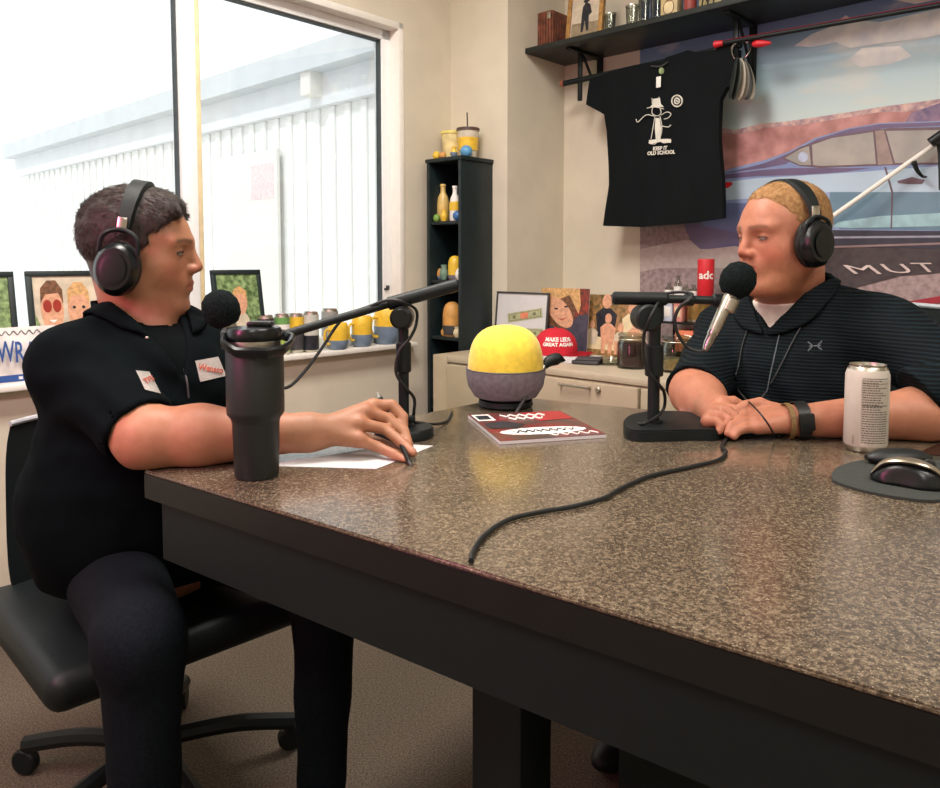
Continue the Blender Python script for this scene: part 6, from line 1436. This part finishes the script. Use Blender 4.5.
def surf_text(fn, s, cx, cy, size, ang, off, m, par, sx=1.0):
    b = text_bm(s, size, Matrix(), ext=0.0, bold=size*0.02, sx=sx); ca, sa = math.cos(ang), math.sin(ang)
    for v in b.verts:
        x, y = v.co.x, v.co.y; p = raymarch(fn, cx+x*ca+y*sa, cy-(y*ca-x*sa)); n = Vector(gradn(fn, np.array(p)[None])[0]); v.co = p+n*off
    bmesh.ops.solidify(b, geom=b.faces[:], thickness=-0.0006)
    return world(obj('lettering', b, m, smooth=False), par)
M_patch = mat('patch_cloth', (206, 198, 192), 0.8, scale=300, var=0.05); M_rust = mat('rust_thread', (168, 74, 52), 0.8)
pw = surf_patch(shirtA, [(195, 361), (218, 357), (226, 376), (200, 382)], 0.0012, M_patch, 'name_patch', perA)
surf_text(shirtA, 'Wensco', 210, 369.8, 8.8, 0.16, 0.0035, M_rust, perA, 0.82)
surf_patch(shirtA, [(135.5, 371), (149, 372), (160.5, 394), (145, 390)], 0.0012, M_patch, 'name_patch', perA)
surf_text(shirtA, 'TFS', 148, 381.5, 8.0, -0.5, 0.0035, M_rust, perA, 0.8)
bm = BM(); tube(bm, [raymarch(shirtA, x, y)+Vector((0, -0.001, 0)) for x, y in ((170, 335), (176, 348), (182, 362), (187, 380), (189, 398))], 0.0018, 6, 5); world(obj('placket_seam', bm, M_dkgrey), perA)
for x, y in ((147, 338), (181, 336)): bm = BM(); ball(bm, raymarch(shirtA, x, y), 0.0035, seg=10); world(obj('snap_button', bm, M_steel), perA)
# trousers and shoes
M_pants = mat('dark_trousers', (18, 22, 27), 0.9, scale=200, var=0.12, bump=0.2, spec=0.08)
def pantsA(p): return np.maximum(legsP(p, peA, fA, lA, knA, anA, None, 0.086)-0.004+nz3(p, 30)*0.003, 0.065-p[:, 2])
v, f = surface(pantsA, (-1.0, 0.95, 0.05), (-0.15, 1.85, 0.66), 0.009); vf_obj('trousers', relax(v, f, 1), f, M_pants, perA)
def shoe(a_, f_, par):
    q0 = a_*np.array([1, 1, 0]); R_ = np.stack([f_, np.array([-f_[1], f_[0], 0]), np.array([0, 0, 1.0])], 1)
    def fn(p):
        d = s_el(p, q0+f_*0.08+np.array([0, 0, 0.03]), (0.145, 0.050, 0.042), R_); d = smin(d, s_rc(p, q0+np.array([0, 0, 0.05]), q0+np.array([0, 0, 0.10]), 0.045, 0.045), 0.03)
        return smax(d, 0.002-p[:, 2], 0.004)
    v, f = surface(fn, q0-0.22, q0+np.array([0.24, 0.24, 0.16]), 0.006); vf_obj('shoe', relax(v, f, 1), f, M_black, par)
for a_ in anA: shoe(a_, fA, perA)
# hair
def hairA(p):
    q = HA.loc(p); 
    sk = s_el(q, (-0.016, 0, 0.036), (0.098, 0.076, 0.083)); sk = smin(sk, s_el(q, (0.020, 0, 0.030), (0.066, 0.063, 0.074)), 0.02)
    th = 0.005+0.008*sstep(0.03, 0.10, q[:, 2])-0.003*sstep(-0.04, -0.09, q[:, 0])+0.004*sstep(0.0, 0.06, q[:, 0])*sstep(0.05, 0.09, q[:, 2])-0.004*sstep(0.0, -0.05, q[:, 2])
    th = th+0.0016*np.sin(q[:, 1]*170+q[:, 0]*60+2.6*np.sin(q[:, 0]*47+1)+np.sin(q[:, 2]*80))*sstep(0.03, 0.08, q[:, 2])
    d = sk-th
    w_ = 0.004*np.sin(q[:, 1]*150)+0.002*np.sin(q[:, 2]*240+q[:, 0]*100)
    d = smax(d, -(hairlineA(q)+0.006+w_), 0.006)
    return smax(d, -(sk+0.006), 0.002)*HA.sc
M_hairA = mat('dark_brown_hair', (24, 17, 14), 0.5, scale=160, c2=(54, 38, 29), bump=0.6, bscale=700)
v, f = surface(hairA, hA-[0.14, 0.12, 0.10], hA+[0.13, 0.12, 0.16], 0.0028); v = relax(v, f, 1)
hrA = vf_obj('hair', v, f, M_hairA, perA)
g = gradn(hairA, v); q = HA.loc(v); m_ = (q[:, 2] > -0.04) & (np.einsum('ij,ij->i', g, v-hA) > 0)
ix = RNG.choice(np.where(m_)[0], 9000); P_ = v[ix]-g[ix]*0.002; N_ = g[ix]; qq = q[ix]
dl = np.stack([np.where(qq[:, 2] > 0.06, 0.9, -0.35), -0.5*np.where(qq[:, 2] > 0.06, 1, 0)+0*qq[:, 0], np.where(qq[:, 2] > 0.06, -0.1, -0.9)], 1); dw = dl@HA.R.T; dw -= N_*np.einsum('ij,ij->i', dw, N_)[:, None]; dw /= np.linalg.norm(dw, axis=1)[:, None]
so_ = strands('hair_strands', P_, N_, dw, 0.017, 0.0005, M_hairA, perA, 0.22, 0.22); so_['kind'] = 'stuff'
headphones(HA, 'black over-ear headphones worn by the man on the left', tilt=0.10, wide=1.0, cupx=-0.012, bandr=0.125, cz=-0.028)
# pen in the hand
pt = onT0(411, 466, 0.001); pq = U(378, 393, 1.425)
pn = thing('ballpoint_pen', 'black pen with a metal tip end held in the writing hand', 'pen', pt)
dd = (pq-pt).normalized(); L_ = (pq-pt).length
bm = BM(); cyl(bm, pt+dd*0.012, pt+dd*(L_-0.02), 0.0045, seg=14); world(obj('barrel', bm, M_blackgl), pn)
bm = BM(); cyl(bm, pt, pt+dd*0.014, 0.0008, 0.0043, seg=14); world(obj('tip', bm, M_dkgrey), pn)
bm = BM(); cyl(bm, pt+dd*(L_-0.022), pt+dd*L_, 0.0048, 0.002, seg=14); world(obj('silver_end', bm, M_steel), pn)
# ---------------------------------------------------------------- person on the right
PB = dict(skin=(180, 120, 94), skinred=(182, 88, 70), lip=(158, 88, 76), hair=(172, 130, 90), brow=(112, 74, 52), wide=1.0, jaw=1.14, nx=0.103, nz=-0.019, open=0.0036, stubble=0.30, browk=0.75, scalpk=0.6, double=True)
def hairlineB(q):
    a = np.abs(q[:, 1]); front = 0.062-0.75*np.maximum(0.092-q[:, 2], 0)+0.25*np.maximum(0.03-a, 0) - q[:, 0]
    side = np.where(q[:, 2] < 0.05, 0.024-q[:, 0]-np.maximum(0.03-q[:, 2], 0)*0.3, front)
    low = q[:, 2]+0.045-np.where(q[:, 0] > -0.045, (q[:, 0]+0.045)*0.8, 0); return np.minimum(np.minimum(front, side), low)
PB['hairline'] = hairlineB
HB = Frame(U(782, 239, 1.70), math.radians(-161), math.radians(5), 0, 1.03)
fB = np.array([-0.75, -0.661, 0]); lB = np.array([0.661, -0.75, 0]); TB = np.stack([fB, lB, np.array([0, 0, 1.0])], 1)
nbB = np.array([0.748, 1.770, 1.012]); sLB = np.array([0.885, 1.610, 0.930]); sRB = np.array([0.655, 1.905, 0.910])
eLB = np.array([0.940, 1.400, 0.812]); wLB = np.array([0.622, 1.410, 0.793]); eRB = np.array([0.498, 1.665, 0.803]); wRB = np.array([0.490, 1.475, 0.788])
chB = np.array([0.772, 1.79, 0.81])+fB*0.03; beB = np.array([0.785, 1.80, 0.63])+fB*0.03; peB = np.array([0.80, 1.81, 0.54])
def neckB(p):
    d = s_rc(p, HB.w((-0.030, 0, -0.03)), nbB, 0.064, 0.072); return smin(d, s_rc(p, HB.w((0.015, 0, -0.08)), nbB+fB*0.04+np.array([0, 0, -0.01]), 0.048, 0.056), 0.03)
def skinB_head(p):
    d = head_sdf(HB.loc(p), PB)*HB.sc; d = smin(d, neckB(p), 0.024); return smin(d, s_el(p, nbB+np.array([0, 0, -0.05]), (0.075, 0.10, 0.06), TB), 0.03)
gk = lambda x, y, d: np.array(U(x, y, d))
KB = [gk(765, 413, 1.442), gk(760, 416, 1.424), gk(757, 421, 1.406), gk(758, 427, 1.390)]
chB_f = [dict(p=[KB[0], gk(748, 413, 1.435), gk(738, 419, 1.420), gk(737, 427, 1.410)], r=[0.0108, 0.0096, 0.0088, 0.0076]),
         dict(p=[KB[1], gk(744, 417, 1.416), gk(733, 422, 1.404), gk(732, 430, 1.396)], r=[0.0110, 0.0098, 0.0089, 0.0077]),
         dict(p=[KB[2], gk(742, 422, 1.400), gk(731, 426, 1.390), gk(728, 433, 1.382)], r=[0.0108, 0.0096, 0.0088, 0.0076]),
         dict(p=[KB[3], gk(745, 428, 1.386), gk(736, 432, 1.380), gk(734, 436, 1.374)], r=[0.0105, 0.0092, 0.0085, 0.0075]),
         dict(p=[gk(775, 412, 1.450), gk(760, 404, 1.455), gk(746, 406, 1.446), gk(735, 411, 1.436)], r=[0.016, 0.013, 0.0115, 0.009], k=0.010)]
KR = [gk(722, 410, 1.462), gk(717, 411, 1.446), gk(712, 415, 1.432), gk(708, 421, 1.420)]
chR_f = [dict(p=[KR[0], gk(733, 409, 1.447), gk(740, 414, 1.436), gk(738, 421, 1.43)], r=[0.0106, 0.0095, 0.0087, 0.0076]),
         dict(p=[KR[1], gk(727, 410, 1.430), gk(735, 416, 1.418), gk(733, 424, 1.413)], r=[0.0108, 0.0097, 0.0088, 0.0077]),
         dict(p=[KR[2], gk(722, 415, 1.416), gk(729, 420, 1.404), gk(726, 427, 1.399)], r=[0.0106, 0.0095, 0.0087, 0.0076]),
         dict(p=[KR[3], gk(716, 421, 1.404), gk(722, 426, 1.396), gk(719, 431, 1.393)], r=[0.0105, 0.0092, 0.0085, 0.0075]),
         dict(p=[gk(722, 404, 1.475), gk(733, 402, 1.478), gk(743, 406, 1.474)], r=[0.015, 0.012, 0.009], k=0.010)]
def skinB_armL(p):
    d = s_rc(p, sLB, eLB, 0.064, 0.056); d = smin(d, s_rc(p, eLB, eLB*0.7+wLB*0.3, 0.052, 0.050), 0.02); d = smin(d, s_rc(p, eLB*0.7+wLB*0.3, wLB, 0.050, 0.030), 0.02)
    for k_ in KB: d = smin(d, s_rc(p, wLB+(KB[1]-wLB)*0.1, k_, 0.023, 0.0135), 0.010)
    d = smin(d, s_rc(p, wLB, gk(775, 412, 1.450), 0.022, 0.018), 0.012)
    return smax(fingers(d, p, chB_f, 0.005), (TZ+0.0012)-p[:, 2], 0.003)
def skinB_armR(p):
    d = s_rc(p, sRB, eRB, 0.062, 0.054); d = smin(d, s_rc(p, eRB, eRB*0.7+wRB*0.3, 0.050, 0.048), 0.02); d = smin(d, s_rc(p, eRB*0.7+wRB*0.3, wRB, 0.048, 0.031), 0.02)
    for k_ in KR: d = smin(d, s_rc(p, wRB, k_, 0.023, 0.0135), 0.010)
    d = smin(d, s_rc(p, wRB+np.array([0.01, 0, 0.008]), gk(722, 404, 1.475), 0.020, 0.016), 0.012)
    return smax(fingers(d, p, chR_f, 0.005), (TZ+0.0012)-p[:, 2], 0.003)
def torsoB(p):
    d = s_el(p, chB, (0.135, 0.195, 0.18), TB); d = smin(d, s_el(p, beB, (0.175, 0.215, 0.18), TB), 0.06); d = smin(d, s_el(p, peB, (0.16, 0.20, 0.12), TB), 0.05)
    d = smin(d, s_rc(p, nbB+np.array([0, 0, -0.02]), sLB, 0.064, 0.070), 0.05); return smin(d, s_rc(p, nbB+np.array([0, 0, -0.02]), sRB, 0.064, 0.070), 0.05)
knB = [peB+fB*0.36-lB*0.15+np.array([0, 0, -0.01]), peB+fB*0.36+lB*0.15+np.array([0, 0, -0.01])]; anB = [k_*np.array([1, 1, 0])+np.array([0, 0, 0.10]) for k_ in knB]
def skinB_low(p):
    d = torsoB(p)+0.014; d = smin(d, legsP(p, peB, fB, lB, knB, anB, None, 0.074)+0.008, 0.02)
    d = smin(d, s_rc(p, sRB, eRB, 0.055, 0.046), 0.03); d = smin(d, s_rc(p, sLB, eLB, 0.055, 0.048), 0.03)
    return d
perB = thing('person', 'man with cropped ginger hair and dark striped polo, hands clasped, on the right', 'person', (peB[0], peB[1], 0.0))
hB = np.array(HB.o)
v1, f1 = surface(skinB_head, hB-[0.16, 0.14, 0.24], hB+[0.15, 0.14, 0.14], 0.0026); v1 = relax(v1, f1, 1, 0.4)
v2, f2 = surface(skinB_armL, (0.46, 1.26, 0.745), (1.02, 1.62, 0.92), 0.0030); v2 = relax(v2, f2, 1, 0.4)
v3, f3 = surface(skinB_armR, (0.38, 1.34, 0.742), (0.62, 1.86, 0.90), 0.0030); v3 = relax(v3, f3, 1, 0.4)
v4, f4 = surface(skinB_low, (0.1, 1.0, 0.0), (1.25, 2.25, 1.08), 0.011)
V, Fc = joinVF([(v1, f1), (v2, f2), (v3, f3), (v4, f4)])
vf_obj('body', V, Fc, M_skin, perB, skin_cols(V, HB, PB))
eyes(HB, perB, (84, 96, 104), (1, 0.05, -0.02))
uL = (eLB-sLB)/np.linalg.norm(eLB-sLB); uR = (eRB-sRB)/np.linalg.norm(eRB-sRB)
def shirtB_core(p):
    d = torsoB(p)-0.012; w = nz3(p, 30, 2.0)*0.0035+nz3(p, 70, 5.0)*0.0014
    fold = 0.004*np.sin((p@(lB*0.8+np.array([0, 0, 0.9])))*70+2*np.sin(p[:, 2]*18))*sstep(0.9, 0.75, p[:, 2])
    fw = (wLB-eLB)/np.linalg.norm(wLB-eLB); e2 = eLB+np.array([0.005, 0.0, 0.032]); s1 = smin(s_rc(p, sLB, e2, 0.080, 0.068), s_rc(p, e2, e2+fw*0.12, 0.068, 0.058), 0.02); s1 = smax(s1, (p-(eLB+fw*0.085))@(fw*0.86+np.array([0, 0, -0.5])), 0.004); d = smin(d, s1, 0.035)
    s2 = smax(s_rc(p, sRB, eRB+uR*0.04, 0.076, 0.066), (p-(sRB*0.0+eRB*1.0))@uR, 0.004); d = smin(d, s2, 0.035)
    return d+w+fold
def shirtB(p):
    d = shirtB_core(p); d = smax(d, -(neckB(p)-0.006), 0.004); d = smax(d, -vcut(p, nbB, fB, lB, -0.075, 0.75, shirtB_core), 0.003)
    d = smax(d, -(s_rc(p, sRB*0.12+eRB*0.88, eRB+uR*0.06, 0.058, 0.058)), 0.002)
    return smax(smax(d, 0.50-p[:, 2], 0.003), -(skinB_armL(p)-0.004) if len(p) < 0 else np.full(len(p), -1.0), 0.0)
def polomat():
    m = mat('striped_polo', (14, 22, 26), 0.8, scale=300, var=0.1, spec=0.12); N = m.node_tree.nodes; L = m.node_tree.links; b = N['Principled BSDF']
    tc = N.new('ShaderNodeTexCoord'); wv = N.new('ShaderNodeTexWave'); wv.bands_direction = 'Z'; wv.inputs['Scale'].default_value = 42; wv.inputs['Distortion'].default_value = 1.2; wv.inputs['Detail'].default_value = 1; wv.inputs['Detail Scale'].default_value = 0.4
    L.new(tc.outputs['Object'], wv.inputs['Vector']); cr = N.new('ShaderNodeValToRGB'); cr.color_ramp.elements[0].color = rgb((7, 12, 14)); cr.color_ramp.elements[1].color = rgb((20, 32, 38)); cr.color_ramp.elements[0].position = 0.4
    L.new(wv.outputs['Fac'], cr.inputs['Fac']); L.new(cr.outputs['Color'], b.inputs['Base Color'])
    bp = N.new('ShaderNodeBump'); bp.inputs['Strength'].default_value = 0.4; bp.inputs['Distance'].default_value = 0.001; L.new(wv.outputs['Fac'], bp.inputs['Height']); L.new(bp.outputs['Normal'], b.inputs['Normal']); return m
M_polo = polomat()
v, f = surface(shirtB, (0.34, 1.10, 0.49), (1.16, 2.20, 1.10), 0.0052); v = relax(v, f, 1); vf_obj('polo_shirt', v, f, M_polo, perB)
collar(neckB, shirtB_core, lambda p: vgap(p, nbB, fB, lB, -0.082, 0.78), nbB, fB, lB, nbB-0.19, nbB+np.array([0.19, 0.19, 0.12]), M_polo, perB)
def teeB(p):
    q = p-nbB; d = smin(torsoB(p)-0.003, neckB(p)-0.004, 0.02); return smax(smax(d, q[:, 2]+0.004+0.10*q@fB, 0.003), -(q[:, 2]+0.13), 0.003)
v, f = surface(teeB, nbB-0.2, nbB+0.14, 0.005); vf_obj('white_undershirt', relax(v, f, 1), f, mat('white_jersey', (216, 206, 194), 0.85), perB, label='white crew neck undershirt')
M_thread = mat('grey_thread', (92, 98, 104), 0.7)
for pts in ([(808, 342), (812, 346), (808, 351)], [(822, 341), (818, 346), (822, 350)], [(809, 346.5), (821, 345.5)]):
    bm = BM(); tube(bm, [raymarch(shirtB, x, y) for x, y in pts], 0.0016, 6, 4); world(obj('chest_logo', bm, M_thread), perB)
bm = BM(); tube(bm, [raymarch(shirtB, x, y) for x, y in ((781, 325), (778, 340), (774, 358), (770, 376), (767, 392))], 0.0014, 6, 4); world(obj('placket_seam', bm, M_thread), perB)
def pantsB(p): return np.maximum(legsP(p, peB, fB, lB, knB, anB, None, 0.088)-0.004+nz3(p, 30)*0.003, 0.065-p[:, 2])
v, f = surface(pantsB, (0.1, 1.0, 0.05), (1.2, 2.2, 0.68), 0.009); vf_obj('trousers', relax(v, f, 1), f, M_pants, perB)
for a_ in anB: shoe(a_, fB, perB)
lashes(HB, perB, PB['open'], mat('pale_lash', (84, 52, 40), 0.7))
# cropped hair
def hairB(p):
    q = HB.loc(p); sk = head_sdf(q, PB); return smax(sk-0.0035, -(hairlineB(q)+0.003*np.sin(q[:, 1]*160)), 0.003)*HB.sc
M_hairB = mat('cropped_ginger_hair', (146, 108, 70), 0.85, scale=120, c2=(178, 138, 94), bump=0.8, bscale=700, spec=0.2)
def hairBs(p):
    q = HB.loc(p); sk = s_el(q, (-0.016, 0, 0.036), (0.098, 0.076, 0.083)); sk = smin(sk, s_el(q, (0.026, 0, 0.018), (0.066, 0.063, 0.080)), 0.02); th = 0.0005+0.0055*sstep(0.045, 0.1, q[:, 2])*sstep(-0.002, 0.022, hairlineB(q))+0.001*sstep(0.0, 0.02, hairlineB(q))
    d = smax(sk-th, -(hairlineB(q)+0.002*np.sin(q[:, 1]*190)), 0.003); return smax(d, -(sk+0.006), 0.002)*HB.sc
v, f = surface(hairBs, hB-[0.14, 0.14, 0.10], hB+[0.14, 0.14, 0.15], 0.0028); v = relax(v, f, 1); vf_obj('hair', v, f, M_hairB, perB)
g = gradn(hairBs, v); q = HB.loc(v); m_ = (q[:, 2] > -0.05) & (np.einsum('ij,ij->i', g, v-hB) > 0)
ix = RNG.choice(np.where(m_)[0], 7000); N_ = g[ix]; dw = np.tile(HB.R@np.array([0.5, 0, 0.3]), (len(ix), 1))
so_ = strands('hair_strands', v[ix]-N_*0.001, N_, dw*0.4, 0.005, 0.0004, M_hairB, perB, 1.0, 0.3); so_['kind'] = 'stuff'
headphones(HB, 'black over-ear headphones worn by the man on the right', tilt=-0.02, wide=1.02, cupx=-0.005, bandr=0.112, cz=-0.012, cupd=0.011)
# watch and bracelet
def wristring(c, ax, r, w_, th, bm):
    lathe(bm, [(r, -w_/2), (r+th, -w_/2), (r+th, w_/2), (r, w_/2), (r, -w_/2)], 32, M=aim(c, Vector(c)+Vector(ax)) @ Matrix.Diagonal((1, 1, 1, 1)), closed=True)
axL = Vector(eLB-wLB).normalized(); wc = Vector(wLB)-axL*0.004
wt_ = thing('wristwatch', 'black smart watch with a square face on the right man\'s left wrist', 'watch', wc)
bm = BM(); wristring(wc, axL, 0.0345, 0.022, 0.0022, bm); world(obj('strap', bm, M_rubber), wt_)
fd = Vector((-0.25, -0.9, 0.1)); fd = (fd-axL*fd.dot(axL)).normalized()
bm = BM(); box(bm, (0, 0, 0), (0.028, 0.032, 0.009), 0.003, M=frameM(wc+fd*0.037, axL, fd.cross(axL))); world(obj('watch_case', bm, M_blackgl), wt_)
bc = Vector(wLB)-axL*0.026; bt_ = thing('bracelet', 'tan woven bracelet beside the black watch', 'bracelet', bc); bm = BM(); wristring(bc, axL, 0.0325, 0.009, 0.0018, bm); world(obj('band', bm, mat('tan_woven', (118, 92, 52), 0.7, scale=300, var=0.2)), bt_)
# headphone cord lying on the polo and table
def onB(x, y, o=0.004): 
    p = raymarch(shirtB, x, y); return p+Vector(gradn(shirtB_core, np.array(p)[None])[0])*o
def dens(P_, st=7):
    o = []
    for (a, b), (c, d) in zip(P_, P_[1:]):
        n = max(1, int(math.hypot(c-a, d-b)/st)); o += [(a+(c-a)*k/n, b+(d-b)*k/n) for k in range(n)]
    return [onB(x, y) for x, y in o+[P_[-1]]]
cord = dens([(755, 308), (749, 328), (743, 345), (738, 362), (734, 376), (736, 388)])+[U(744, 397, 1.50), U(758, 411, 1.365), U(768, 424, 1.345), onT0(776, 437, 0.003), onT0(782, 438, 0.002)]
bm = BM(); tube(bm, cord, 0.0017, 6, 8); tag(obj('headphone_cord', bm, M_rubber), 'thin cord running down the polo shirt and over the clasped hands', 'cord')
cord = dens([(804, 322), (796, 336), (786, 356), (776, 376), (768, 390)])+[U(760, 400, 1.45)]
bm = BM(); tube(bm, cord, 0.0014, 6, 8); tag(obj('headphone_cord', bm, M_dkgrey), 'second faint cord slanting down the middle of the polo shirt', 'cord')
# chairs under them
office_chair((-0.655, 1.50, 0), math.atan2(-0.71, 0.70), 'black office chair carrying the man on the left, back edge with a painted highlight', 0.42, 0.40, 0.335, M_black)
office_chair((0.83, 1.80, 0), math.atan2(-0.661, -0.75), 'black office chair with a painted highlight along its high back behind the man on the right', 0.48, 0.60, 0.50, M_black)
